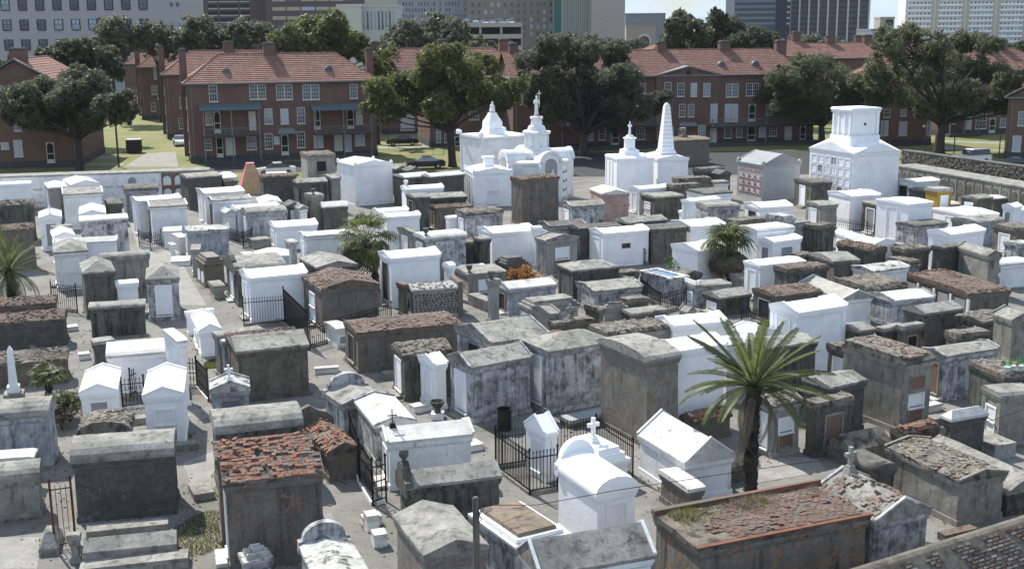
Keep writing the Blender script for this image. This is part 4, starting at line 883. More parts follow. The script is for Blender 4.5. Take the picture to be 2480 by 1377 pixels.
# ------------------------------------------------------------- the place, in metres
BUILDINGS = [
 {'name': 'brick_apartment', 'label': 'long red brick apartment block with two balconies, nearest on the left', 'x': -39.449408214265944, 'y': 145.1433453725115, 'a': 0.29670597283903605, 'L': 23.23287743681421, 'W': 9.0, 'h': 9.69575026573336, 'rise': 3.4, 'wins': [(8.51, 7.63, 2.02, 1.77, 'd'), (3.14, 7.47, 0.96, 1.97, 's'), (11.78, 7.5, 1.99, 1.93, 'd'), (15.08, 7.42, 2.08, 1.94, 'd'), (20.47, 7.45, 1.04, 1.78, 's'), (2.46, 4.67, 0.79, 1.64, 's'), (3.42, 3.68, 0.84, 2.55, 'D'), (7.67, 3.79, 0.88, 2.37, 'W'), (9.67, 4.55, 1.02, 1.92, 's'), (11.65, 4.49, 1.03, 1.93, 'b'), (13.71, 4.48, 1.04, 1.99, 's'), (15.7, 3.74, 0.83, 2.36, 'D'), (19.92, 3.71, 0.91, 2.38, 'D'), (21.07, 4.2, 0.89, 1.86, 's'), (2.18, 1.58, 0.89, 1.61, 's'), (3.54, 0.71, 0.85, 2.48, 'D'), (4.84, 0.71, 1.16, 2.4, 'W'), (7.42, 1.43, 1.23, 1.64, 's'), (9.54, 1.46, 0.97, 1.94, 's'), (11.53, 0.66, 0.91, 2.52, 'D'), (10.54, 2.05, 0.67, 0.9, 'b'), (13.57, 1.47, 1.05, 1.96, 's'), (15.77, 1.39, 1.23, 1.71, 'b'), (18.28, 0.82, 1.12, 2.3, 'W'), (19.52, 0.78, 0.87, 2.19, 'b'), (21.05, 1.46, 1.27, 1.62, 'b')], 'porches': [(1.61, 8.46, 3.39, 6.58), (15.2, 22.33, 3.25, 6.22)], 'awn': [(10.64, 12.93, 3.52)], 'chim': [(10.59, 4.5, 12.09575026573336, 14.19575026573336, 1.5, 1.0), (-0.1, 4.5, 0.5, 13.59575026573336, 0.9, 0.75), (23.43287743681421, 4.5, 0.5, 13.395750265733358, 0.9, 0.75)], 'vents': [(4.96, 1.8, 11.045750265733359), (17.64, 1.8, 11.09575026573336)], 'endwins': [(2.2, 1.2, 0.5, 1.3, 's'), (2.2, 3.9, 0.5, 1.3, 's'), (2.2, 6.6, 0.5, 1.3, 's'), (6.6, 1.2, 0.5, 1.3, 's'), (6.6, 3.9, 0.5, 1.3, 's'), (6.6, 6.6, 0.5, 1.3, 's')]},
 {'name': 'brick_apartment', 'label': 'second red brick block, just behind the nearest left one', 'x': -51.91821861327107, 'y': 179.0031598034356, 'a': 0.29670597283903605, 'L': 23.23287743681421, 'W': 9.0, 'h': 9.69575026573336, 'rise': 3.4, 'wins': [(3.14, 7.47, 0.96, 1.97, 's'), (2.46, 4.67, 0.79, 1.64, 's'), (3.42, 3.68, 0.84, 2.55, 'D'), (7.67, 3.79, 0.88, 2.37, 'W'), (2.18, 1.58, 0.89, 1.61, 's'), (3.54, 0.71, 0.85, 2.48, 'D'), (4.84, 0.71, 1.16, 2.4, 'W'), (7.42, 1.43, 1.23, 1.64, 's')], 'porches': [], 'chim': [(-0.1, 4.5, 0.5, 13.59575026573336, 0.9, 0.75), (10, 4.5, 12.09575026573336, 14.19575026573336, 1.5, 1.0), (19, 4.5, 12.09575026573336, 14.19575026573336, 1.5, 1.0)], 'vents': [], 'endwins': [(2.2, 1.2, 0.5, 1.3, 's'), (2.2, 3.9, 0.5, 1.3, 's'), (2.2, 6.6, 0.5, 1.3, 's')], 'awn': []},
 {'name': 'brick_apartment', 'label': 'third red brick block in the left row, mostly hidden', 'x': -68.72190386479092, 'y': 221.22548397332434, 'a': 0.29670597283903605, 'L': 23.23287743681421, 'W': 9.0, 'h': 9.69575026573336, 'rise': 3.4, 'wins': [(3.14, 7.47, 0.96, 1.97, 's'), (2.46, 4.67, 0.79, 1.64, 's'), (3.42, 3.68, 0.84, 2.55, 'D'), (2.18, 1.58, 0.89, 1.61, 's'), (3.54, 0.71, 0.85, 2.48, 'D'), (4.84, 0.71, 1.16, 2.4, 'W')], 'porches': [], 'chim': [(-0.1, 4.5, 0.5, 13.59575026573336, 0.9, 0.75), (9, 4.5, 12.09575026573336, 14.19575026573336, 1.5, 1.0), (18, 4.5, 12.09575026573336, 14.19575026573336, 1.5, 1.0)], 'vents': [], 'endwins': [(2.2, 1.2, 0.5, 1.3, 's'), (2.2, 3.9, 0.5, 1.3, 's'), (2.2, 6.6, 0.5, 1.3, 's')], 'awn': []},
 {'name': 'brick_apartment', 'label': 'farthest red brick block in the left row', 'x': -79.28467782625877, 'y': 247.16549792803335, 'a': 0.29670597283903605, 'L': 23.23287743681421, 'W': 9.0, 'h': 9.69575026573336, 'rise': 3.4, 'wins': [(3.14, 7.47, 0.96, 1.97, 's'), (2.46, 4.67, 0.79, 1.64, 's'), (3.42, 3.68, 0.84, 2.55, 'D'), (2.18, 1.58, 0.89, 1.61, 's'), (3.54, 0.71, 0.85, 2.48, 'D'), (4.84, 0.71, 1.16, 2.4, 'W')], 'porches': [], 'chim': [(-0.1, 4.5, 0.5, 13.59575026573336, 0.9, 0.75), (8, 4.5, 12.09575026573336, 14.19575026573336, 1.5, 1.0), (17, 4.5, 12.09575026573336, 14.19575026573336, 1.5, 1.0)], 'vents': [], 'endwins': [(2.2, 1.2, 0.5, 1.3, 's'), (2.2, 3.9, 0.5, 1.3, 's'), (2.2, 6.6, 0.5, 1.3, 's')], 'awn': []},
 {'name': 'brick_gable_house', 'label': 'red brick building with gable facing the cemetery, at the left edge', 'x': -64.90302267583286, 'y': 140.48923081718198, 'a': 0.15707963267948966, 'L': 12.9, 'W': 17, 'h': 8.991725399665963, 'rise': 3.9, 'wins': [(6.11, 4.47, 0.79, 2.12, 's'), (5.96, 1.41, 1.0, 1.95, 'b'), (9.6, 0.62, 0.88, 2.45, 'D'), (4.51, 8.36, 0.41, 1.51, 's'), (4.46, 2.34, 0.87, 0.76, 'b'), (11.47, 4.45, 0.82, 2.03, 's')], 'porches': [], 'chim': [(6.4, 2.5, 11.491725399665963, 13.891725399665964, 1.9, 1.2)], 'vents': [], 'ridge': 'v', 'awn': [], 'endwins': []},
 {'name': 'brick_apartment', 'label': 'red brick apartment block behind the leaning oak and white statues', 'x': -11.146498900804081, 'y': 163.19238659728526, 'a': 0.24434609527920614, 'L': 14.840722380120162, 'W': 10, 'h': 9.90418963127685, 'rise': 3.4, 'wins': [(1.18, 0.64, 0.69, 2.75, 's'), (6.26, 3.62, 1.39, 1.17, 's'), (2.65, 4.01, 0.68, 0.87, 's'), (2.38, 0.6, 0.85, 1.17, 's'), (8.71, 1.26, 1.16, 1.75, 's'), (3.83, -0.08, 0.85, 1.51, 'D')], 'porches': [], 'chim': [(3, 5, 12.30418963127685, 14.30418963127685, 1.5, 1), (11.840722380120162, 5, 12.30418963127685, 14.30418963127685, 1.5, 1)], 'vents': [(2.5, 1.8, 11.40418963127685), (8.5, 1.8, 11.40418963127685)], 'awn': [], 'endwins': []},
 {'name': 'brick_apartment', 'label': 'red brick block behind the parked black sedan', 'x': -20.12228027316141, 'y': 184.75930232753896, 'a': 0.24434609527920614, 'L': 23.059900547626988, 'W': 9, 'h': 9.781282076690832, 'rise': 3.3, 'wins': [(4.06, 0.56, 2.22, 2.44, 'b'), (6.16, 1.62, 0.82, 1.31, 's'), (4.61, 3.97, 1.29, 0.67, 's')], 'porches': [], 'chim': [(-0.1, 4.5, 0.5, 13.981282076690832, 0.9, 0.75)], 'vents': [], 'awn': [], 'endwins': []},
 {'name': 'brick_apartment', 'label': 'longest red brick apartment block with a wide central gable, right of centre', 'x': 0.31986241137796034, 'y': 157.01743429229109, 'a': 0.19198621771937624, 'L': 42.744246906337416, 'W': 10, 'h': 9.597959892508237, 'rise': 3.3, 'wins': [(17.37, 7.22, 1.7, 1.45, 'd'), (21.25, 6.81, 0.98, 1.87, 's'), (23.08, 6.78, 0.97, 1.82, 's'), (24.94, 6.75, 0.94, 1.82, 'b'), (26.8, 6.71, 0.99, 1.83, 's'), (30.57, 6.55, 1.84, 1.82, 'd'), (23.34, 4.06, 0.94, 1.72, 's'), (24.6, 4.03, 0.94, 1.72, 's'), (27.9, 3.19, 0.98, 2.5, 'b'), (30.09, 3.22, 0.99, 2.42, 'b'), (31.02, 3.2, 0.96, 2.42, 'b'), (10.47, 1.19, 1.11, 1.66, 's'), (12.24, 1.18, 0.89, 1.63, 's'), (14.08, 0.37, 0.96, 2.35, 'D'), (17.66, 1.12, 1.23, 1.56, 's'), (21.83, 1.45, 0.66, 1.3, 's'), (23.39, 1.24, 0.97, 1.39, 'D'), (26.21, 1.25, 0.95, 1.57, 's'), (27.91, 0.26, 0.98, 2.35, 'W'), (30.16, 0.98, 1.09, 1.58, 's'), (31.8, 1.03, 0.93, 1.49, 's'), (8.09, 3.47, 0.87, 1.94, 'D'), (10.4, 3.42, 0.88, 1.95, 'D'), (14.16, 3.33, 0.99, 1.96, 'D'), (17.62, 3.93, 1.22, 1.29, 's'), (33.51, 6.66, 1.8, 1.74, 'd'), (33.55, 3.23, 0.95, 2.26, 'D'), (35.98, 3.95, 0.84, 1.48, 's'), (36.76, 3.94, 0.76, 1.48, 's'), (33.59, 0.28, 1.19, 2.28, 'D'), (35.2, 1.02, 1.08, 1.5, 'b'), (36.77, 1.07, 1.08, 1.42, 's'), (39.0, 0.22, 1.07, 2.21, 'W'), (41.19, 0.26, 0.94, 2.12, 'D')], 'porches': [(6.16, 19.57, 3.14, 0), (27.07, 42.84, 2.75, 0)], 'chim': [(21.92, 5, 11.897959892508236, 13.797959892508239, 1.3, 1.0), (31.14, 5, 11.897959892508236, 13.797959892508239, 1.5, 1.0), (39.52, 5, 11.897959892508236, 13.797959892508239, 1.5, 1.0), (1.09, 5, 11.897959892508236, 13.797959892508239, 1.2, 1.0)], 'vents': [(16.66, 1.8, 10.897959892508238), (29.52, 1.8, 10.897959892508238), (34.46, 1.8, 10.897959892508238)], 'hip': (0, 1), 'awn': [(22.8, 25.34, 3.0)], 'endwins': [], 'gable': (19.63, 28.62, 10.7)},
 {'name': 'brick_apartment', 'label': 'red brick block with boarded windows right of the white tower', 'x': 49.398001924003346, 'y': 158.28620632798862, 'a': 0.24434609527920614, 'L': 7.846421962869749, 'W': 9, 'h': 9.078446791071888, 'rise': 3.2, 'wins': [(0.93, 3.94, 1.01, 1.11, 's'), (3.44, 4.05, 0.91, 0.86, 's'), (0.71, 1.51, 1.13, 2.05, 'b'), (3.49, 1.43, 1.18, 1.89, 'b'), (7.42, 1.32, 0.81, 1.89, 'b')], 'porches': [], 'chim': [(3.9232109814348743, 4.5, 11.478446791071889, 13.27844679107189, 1.5, 1)], 'vents': [], 'awn': [], 'endwins': []},
 {'name': 'brick_apartment', 'label': 'red brick block with a long balcony behind the biggest right oak', 'x': 63.02844576162018, 'y': 173.46819791968852, 'a': 0.24434609527920614, 'L': 18.947228817758337, 'W': 9, 'h': 9.44106384516228, 'rise': 3.0, 'wins': [(6.74, 0.92, 1.79, 2.27, 's'), (8.67, 0.32, 1.04, 2.07, 'D'), (4.69, 0.71, 1.03, 2.15, 'W'), (1.82, 1.72, 1.12, 0.86, 's'), (10.46, 1.02, 0.98, 1.33, 's'), (2.92, 2.33, 0.92, 0.94, 's')], 'porches': [(0.3, 5.21, 3.13, 0)], 'chim': [(3, 4.5, 11.44106384516228, 13.24106384516228, 1.3, 1), (9.947228817758337, 4.5, 11.44106384516228, 13.44106384516228, 1.5, 1), (12.447228817758337, 4.5, 11.44106384516228, 13.44106384516228, 1.5, 1)], 'vents': [], 'awn': [], 'endwins': []},
 {'name': 'brick_gable_house', 'label': 'red brick building cut off by the right edge', 'x': 59.81535856933978, 'y': 142.73019285072536, 'a': -0.4188790204786391, 'L': 13, 'W': 16, 'h': 7.3901007179405305, 'rise': 3.9, 'wins': [(1.3, 0.9, 1, 1.9, 'b'), (3.2, 0.9, 1.2, 1.9, 's'), (1.8, 4.0, 1.1, 1.7, 's')], 'porches': [], 'chim': [], 'vents': [], 'ridge': 'v', 'awn': [], 'endwins': []},
 {'name': 'brick_apartment', 'label': 'far brick block with chimneys behind the longest block', 'x': 22.388194466556286, 'y': 200, 'a': 0.20943951023931956, 'L': 34, 'W': 10, 'h': 11.032081880567315, 'rise': 2.6, 'wins': [], 'porches': [], 'chim': [(6.8, 5, 12.832081880567314, 14.832081880567314, 1.5, 1), (18.133333333333336, 5, 12.832081880567314, 14.832081880567314, 1.5, 1), (29.46666666666667, 5, 12.832081880567314, 14.832081880567314, 1.5, 1)], 'vents': [], 'awn': [], 'endwins': []},
 {'name': 'brick_apartment', 'label': 'far brick block with grey brown roof, right of centre', 'x': 48.53547822029067, 'y': 215, 'a': 0.20943951023931956, 'L': 30, 'W': 10, 'h': 10.349187114302916, 'rise': 2.6, 'wins': [], 'porches': [], 'chim': [(4.5, 5, 12.149187114302915, 14.149187114302915, 1.5, 1), (12.0, 5, 12.149187114302915, 14.149187114302915, 1.5, 1), (19.5, 5, 12.149187114302915, 14.149187114302915, 1.5, 1), (27.0, 5, 12.149187114302915, 14.149187114302915, 1.5, 1)], 'vents': [], 'awn': [], 'endwins': []},
 {'name': 'brick_apartment', 'label': 'farthest red tiled block before the striped office tower', 'x': 69.33763578714715, 'y': 250, 'a': 0.20943951023931956, 'L': 40, 'W': 10, 'h': 10.093360207402238, 'rise': 2.6, 'wins': [], 'porches': [], 'chim': [(6.0, 5, 11.893360207402237, 13.893360207402237, 1.5, 1), (16.0, 5, 11.893360207402237, 13.893360207402237, 1.5, 1), (26.0, 5, 11.893360207402237, 13.893360207402237, 1.5, 1), (36.0, 5, 11.893360207402237, 13.893360207402237, 1.5, 1)], 'vents': [], 'awn': [], 'endwins': []},
]
TREES = [
 ('oak_tree', 'dark spreading oak before the left gabled brick building', -50.3, 137.2, 0.42, [(-55.2, 133.7, 8.6, 2.25), (-54.3, 138.0, 9.7, 2.32), (-51.0, 135.4, 8.3, 2.47), (-50.2, 139.7, 8.8, 2.84), (-47.2, 137.0, 9.7, 2.31), (-45.3, 134.3, 7.5, 2.36), (-44.9, 138.7, 6.5, 1.75), (-48.4, 136.0, 6.3, 2.1), (-54.0, 140.3, 6.1, 2.17), (-57.6, 137.7, 6.3, 1.84), (-54.1, 135.0, 6.8, 2.08), (-50.9, 139.3, 10.4, 2.05), (-57.9, 136.6, 7.8, 1.63), (-44.0, 134.0, 8.3, 1.69)], 'dark', 0.15, 0.2, 430),
 ('oak_tree', 'olive green oak with a trunk leaning left, behind the cemetery', -6.9, 139.0, 0.45, [(-14.8, 135.0, 9.1, 2.08), (-13.3, 139.9, 7.4, 2.26), (-16.0, 136.9, 7.3, 1.44), (-11.6, 141.8, 9.7, 2.59), (-9.4, 138.8, 11.8, 2.24), (-7.0, 135.7, 12.7, 2.0), (-7.1, 140.7, 9.8, 2.76), (-4.5, 137.6, 10.9, 2.51), (-2.8, 142.5, 9.3, 2.6), (-5.1, 139.5, 7.6, 2.25), (-8.3, 136.4, 7.7, 2.39), (-11.4, 141.4, 6.8, 1.98), (-1.0, 138.3, 7.9, 1.94), (-14.3, 135.3, 6.1, 1.23), (-3.6, 140.2, 12.1, 1.77), (0.2, 137.2, 9.1, 1.54)], 'olive', 0.15, -0.6, 400),
 ('oak_tree', 'tall dark dense oak behind the obelisk and statues', 9.2, 149.9, 0.5, [(5.5, 145.9, 13.8, 2.15), (3.9, 150.8, 11.8, 2.43), (8.4, 147.8, 12.2, 2.59), (12.3, 152.7, 12.6, 2.36), (14.2, 149.7, 10.7, 2.42), (4.8, 146.6, 9.4, 2.47), (8.6, 151.6, 9.2, 3.3), (12.1, 148.5, 8.2, 3.23), (15.4, 153.4, 8.2, 2.15), (3.3, 150.4, 7.2, 2.11), (5.8, 147.3, 6.2, 2.38), (9.7, 152.3, 5.2, 2.78), (13.2, 149.2, 5.1, 2.41), (15.9, 146.2, 6.7, 2.05), (18.7, 151.1, 6.8, 1.7), (2.3, 148.1, 9.4, 1.66), (7.6, 153.0, 14.6, 1.4)], 'dark', 0.15, 0.3, 430),
 ('oak_tree', 'broad oak left of the huge white society tomb tower', 42.6, 161.3, 0.38, [(35.9, 158.3, 8.7, 2.44), (35.5, 162.0, 7.1, 1.93), (38.9, 159.7, 10.1, 2.47), (42.6, 163.4, 10.5, 2.06), (38.8, 161.1, 6.3, 2.83), (41.5, 158.8, 7.5, 2.79), (44.8, 162.5, 8.4, 2.62), (40.4, 160.2, 4.6, 2.25), (47.0, 163.9, 6.6, 2.42), (43.8, 161.6, 5.2, 2.04), (36.8, 159.3, 5.6, 2.01), (48.0, 163.0, 8.3, 2.06)], 'oak', 0.15, -0.3, 320),
 ('oak_tree', 'biggest spreading oak at the right behind the stone wall', 54.2, 149.1, 0.62, [(45.5, 144.6, 13.5, 2.33), (49.8, 150.2, 14.4, 2.42), (52.2, 146.8, 13.9, 2.37), (57.9, 152.3, 14.3, 2.24), (59.3, 148.9, 13.3, 2.19), (44.5, 145.4, 10.5, 2.25), (49.3, 151.0, 10.3, 2.65), (51.7, 147.6, 10.4, 2.9), (57.4, 153.1, 10.1, 3.01), (59.9, 149.7, 9.7, 2.42), (61.0, 146.3, 9.3, 2.16), (64.6, 151.8, 7.0, 1.92), (46.6, 148.4, 7.4, 2.29), (48.5, 144.9, 7.5, 2.24), (54.5, 150.5, 7.2, 2.64), (56.9, 147.1, 7.0, 2.37), (62.9, 152.6, 6.7, 2.25), (44.4, 149.2, 8.4, 1.88), (50.9, 145.7, 5.8, 1.53), (61.4, 151.3, 5.6, 1.59), (62.7, 147.9, 5.6, 1.45)], 'oak', 0.15, 0.3, 280),
 ('oak_tree', 'dark round crowned tree behind the central gable building', 34.3, 195, 0.5, [(27.2, 191.0, 15.6, 2.81), (26.8, 195.9, 13.1, 2.75), (30.8, 192.9, 14.3, 3.38), (35.0, 197.8, 15.6, 3.19), (38.0, 194.8, 14.2, 3.42), (40.6, 191.7, 12.9, 2.83), (37.0, 196.7, 12.2, 3.17), (30.5, 193.6, 11.7, 2.85), (43.3, 198.6, 11.3, 2.09), (28.5, 195.5, 17.6, 1.78), (33.3, 192.4, 17.4, 1.76), (39.8, 197.4, 12.0, 2.77)], 'dark', 0.26, 0, 560),
 ('oak_tree', 'feathery grey green tree before the striped office tower', 57.3, 230, 0.35, [(52.1, 227.5, 12.4, 2.71), (56.7, 230.6, 12.8, 2.91), (60.2, 228.7, 12.3, 2.57), (54.7, 231.8, 10.5, 2.44), (59.0, 229.9, 10.8, 2.42), (51.1, 227.9, 10.2, 2.08)], 'grey', 0.26, 0, 260),
 ('oak_tree', 'dark bushy oak left of the first brick row', -60.9, 172, 0.4, [(-65.8, 169.5, 12.5, 2.14), (-64.4, 172.6, 13.2, 2.18), (-60.7, 170.7, 13.8, 2.52), (-59.6, 173.8, 12.2, 2.56), (-62.6, 171.9, 11.2, 2.53), (-65.0, 169.9, 10.6, 2.5), (-58.2, 173.0, 10.5, 1.94), (-59.5, 171.1, 9.4, 2.16), (-68.8, 174.2, 11.0, 1.83)], 'dark', 0.24, 0, 500),
 ('oak_tree', 'grey green oak before the pale office block corner', -71.5, 215, 0.35, [(-69.4, 212.0, 16.5, 3.27), (-72.4, 215.7, 14.3, 2.42), (-67.2, 213.4, 15.0, 2.7), (-69.8, 217.1, 13.0, 2.29), (-72.1, 214.8, 17.4, 1.81)], 'grey', 0.26, 0, 400),
 ('oak_tree', 'rounded oak second in the row behind the left brick roofs', -63.2, 215, 0.35, [(-64.2, 212.0, 15.7, 2.68), (-61.8, 215.7, 15.7, 2.72), (-59.0, 213.4, 14.5, 2.4), (-64.5, 217.1, 13.7, 2.44), (-60.9, 214.8, 13.3, 2.11)], 'grey', 0.26, 0, 400),
 ('oak_tree', 'rounded oak third in the row behind the left brick roofs', -55.5, 215, 0.35, [(-55.6, 212.0, 16.4, 2.68), (-53.5, 215.7, 15.6, 2.72), (-57.5, 213.4, 14.5, 2.4), (-51.4, 217.1, 14.4, 2.13), (-54.3, 214.8, 13.5, 2.26)], 'grey', 0.26, 0, 400),
 ('oak_tree', 'rounded oak below the dark brown garage', -47.5, 215, 0.35, [(-47.5, 212.0, 15.3, 2.68), (-45.3, 215.7, 16.0, 2.72), (-42.7, 213.4, 14.5, 2.4), (-47.4, 217.1, 13.4, 2.29), (-49.8, 214.8, 13.9, 2.11)], 'grey', 0.26, 0, 400),
 ('oak_tree', 'yellow green broad oak behind the nearest brick roof', -30.3, 190, 0.5, [(-34.8, 186.0, 14.3, 2.87), (-31.7, 190.9, 16.1, 3.08), (-28.0, 187.9, 16.5, 2.9), (-26.0, 192.8, 14.1, 3.38), (-29.1, 189.8, 12.9, 3.06), (-33.0, 186.7, 13.0, 2.75), (-23.9, 191.7, 13.5, 2.82), (-21.6, 188.6, 12.2, 2.38), (-36.8, 193.6, 12.9, 2.17), (-20.0, 190.5, 11.7, 2.01), (-30.6, 187.4, 13.7, 2.63)], 'olive', 0.25, 0, 440),
 ('oak_tree', 'grey oak before the parking garage', -12.7, 205, 0.45, [(-16.9, 201.0, 14.7, 3.1), (-13.7, 205.9, 16.7, 2.6), (-10.6, 202.9, 15.7, 2.99), (-8.1, 207.8, 14.3, 3.06), (-19.2, 204.8, 13.3, 2.59), (-15.6, 201.7, 12.6, 2.97), (-10.2, 206.7, 12.5, 3.05), (-12.2, 203.6, 14.1, 2.86)], 'grey', 0.25, 0, 430),
 ('oak_tree', 'low oak between the garage and the middle brick roof', -3.3, 200, 0.35, [(-5.1, 197.5, 13.3, 2.36), (-2.3, 200.6, 12.5, 2.11), (-0.7, 198.7, 12.0, 1.81), (-3.8, 201.8, 11.6, 1.98)], 'oak', 0.25, 0, 400),
 ('oak_tree', 'small oak rising beside the end of the first brick block', -18.9, 168, 0.3, [(-18.8, 165.5, 11.6, 1.51), (-18.4, 168.6, 10.1, 1.66), (-19.6, 166.7, 9.9, 1.29), (-17.0, 169.8, 10.6, 1.43)], 'olive', 0.22, 0, 450),
 ('oak_tree', 'low dark tree at far right below the white apartments', 96.8, 230, 0.35, [(91.7, 227.5, 10.8, 2.08), (95.7, 230.6, 11.1, 2.27), (97.7, 228.7, 10.6, 2.57), (98.0, 231.8, 9.0, 2.44)], 'dark', 0.26, 0, 400),
 ('oak_tree', 'sparse grey tree before the blank slab tower', 23.3, 235, 0.3, [(19.6, 232.5, 12.6, 2.45), (23.9, 235.6, 12.1, 2.31), (15.7, 233.7, 12.8, 2.3), (26.5, 236.8, 11.9, 1.83)], 'grey', 0.26, 0, 300),
 ('oak_tree', 'low tree line clump left of the dark round tree', 29.4, 232, 0.3, [(28.0, 229.5, 11.6, 1.93), (30.4, 232.6, 11.1, 2.12), (26.6, 230.7, 11.2, 1.62)], 'grey', 0.26, 0, 300),
 ('oak_tree', 'dark oak behind the left gabled house', -76.4, 186, 0.4, [(-77.0, 183.5, 10.1, 2.32), (-75.6, 186.6, 11.6, 2.23), (-80.0, 184.7, 11.1, 2.59)], 'dark', 0.24, 0, 400),
]
FENCES = [
 ('black spear fence before the large clean white tomb', [[-14.58, 62.13], [-12.5, 62.79]], {'h': 1.5}),
 ('rust dark spear fence round the big brown tomb', [[-12.5, 62.79], [-10.25, 57.24]], {'h': 1.9}),
 ('low black railing along the front of the big brown tomb', [[-10.25, 57.71], [-6.6, 62.4]], {'h': 1.1}),
 ('black spear railing enclosing the cross topped white tombs', [[-0.65, 40.58], [0.55, 38.13], [1.52, 38.52]], {'h': 1.45, 'gap': 0.12}),
 ('rear black spear railing behind the cross topped white tombs', [[-0.65, 40.58], [3.11, 42.08], [4.23, 39.46]], {'h': 1.35, 'gap': 0.13}),
 ('ornate wrought iron railing beside the brick ruin, left of centre', [[-6.17, 42.31], [-5.43, 39.21], [-4.75, 37.27], [-4.34, 37.62]], {'h': 1.5, 'scroll': True, 'gap': 0.16}),
 ('ornate little railing at the lane by the white planter tomb', [[-27.86, 86.77], [-26.67, 85.69], [-26.17, 86.68]], {'h': 1.2, 'scroll': True, 'gap': 0.16}),
 ('rusty orange iron gate at the lower left', [[-14.25, 34.03], [-13.69, 34.26]], {'h': 2.1, 'kind': 'flat', 'mat': 'rust', 'gap': 0.13, 'scroll': False, 'name': 'iron_gate'}),
 ('spear railing before the whitewashed pyramid roofed tomb', [[-26.64, 66.46], [-25.0, 65.88]], {'h': 1.5}),
 ('small spear railing between the two pyramid roofed tombs', [[-24.13, 69.6], [-23.23, 68.89]], {'h': 1.1}),
 ('decorated railing between the twin white gable tombs', [[-16.6, 47.89], [-15.75, 48.2]], {'h': 1.25, 'scroll': True}),
 ('decorated railing right of the twin white gable tombs', [[-14.97, 51.05], [-14.22, 50.9], [-13.21, 48.93]], {'h': 1.3, 'scroll': True}),
 ('spear railing round the open water tomb', [[7.67, 68.35], [8.32, 64.14], [9.98, 65.69]], {'h': 1.1}),
 ('thin low railing before the brown pyramid roofed tomb', [[25.52, 91.41], [27.18, 88.66], [29.12, 85.35]], {'h': 1.0, 'gap': 0.2}),
 ('rusted picket fence at the right edge', [[22.95, 53.63], [23.72, 52.5]], {'h': 1.4, 'kind': 'flat', 'mat': 'rust'}),
 ('spear railing left of the large pilastered white tomb', [[12.3, 61.35], [13.28, 59.39]], {'h': 1.1}),
 ('black railing before the dark olive tombs in the middle', [[9.02, 78.71], [10.57, 79.82]], {'h': 0.9}),
 ('tall sparse iron fence along the lawn behind the tombs', [[-16.96, 150.07], [-8.64, 151.91]], {'h': 3.4, 'kind': 'flat', 'gap': 1.3}),
 ('black rail left of the small white gable tomb', [[-16.84, 49.75], [-16.51, 50.72]], {'h': 1.1}),
 ('black railing along the lane side of the mottled blue tomb', [[-22.02, 89.13], [-19.91, 86.04], [-19.68, 88.12]], {'h': 1.1, 'scroll': True, 'gap': 0.16}),
]
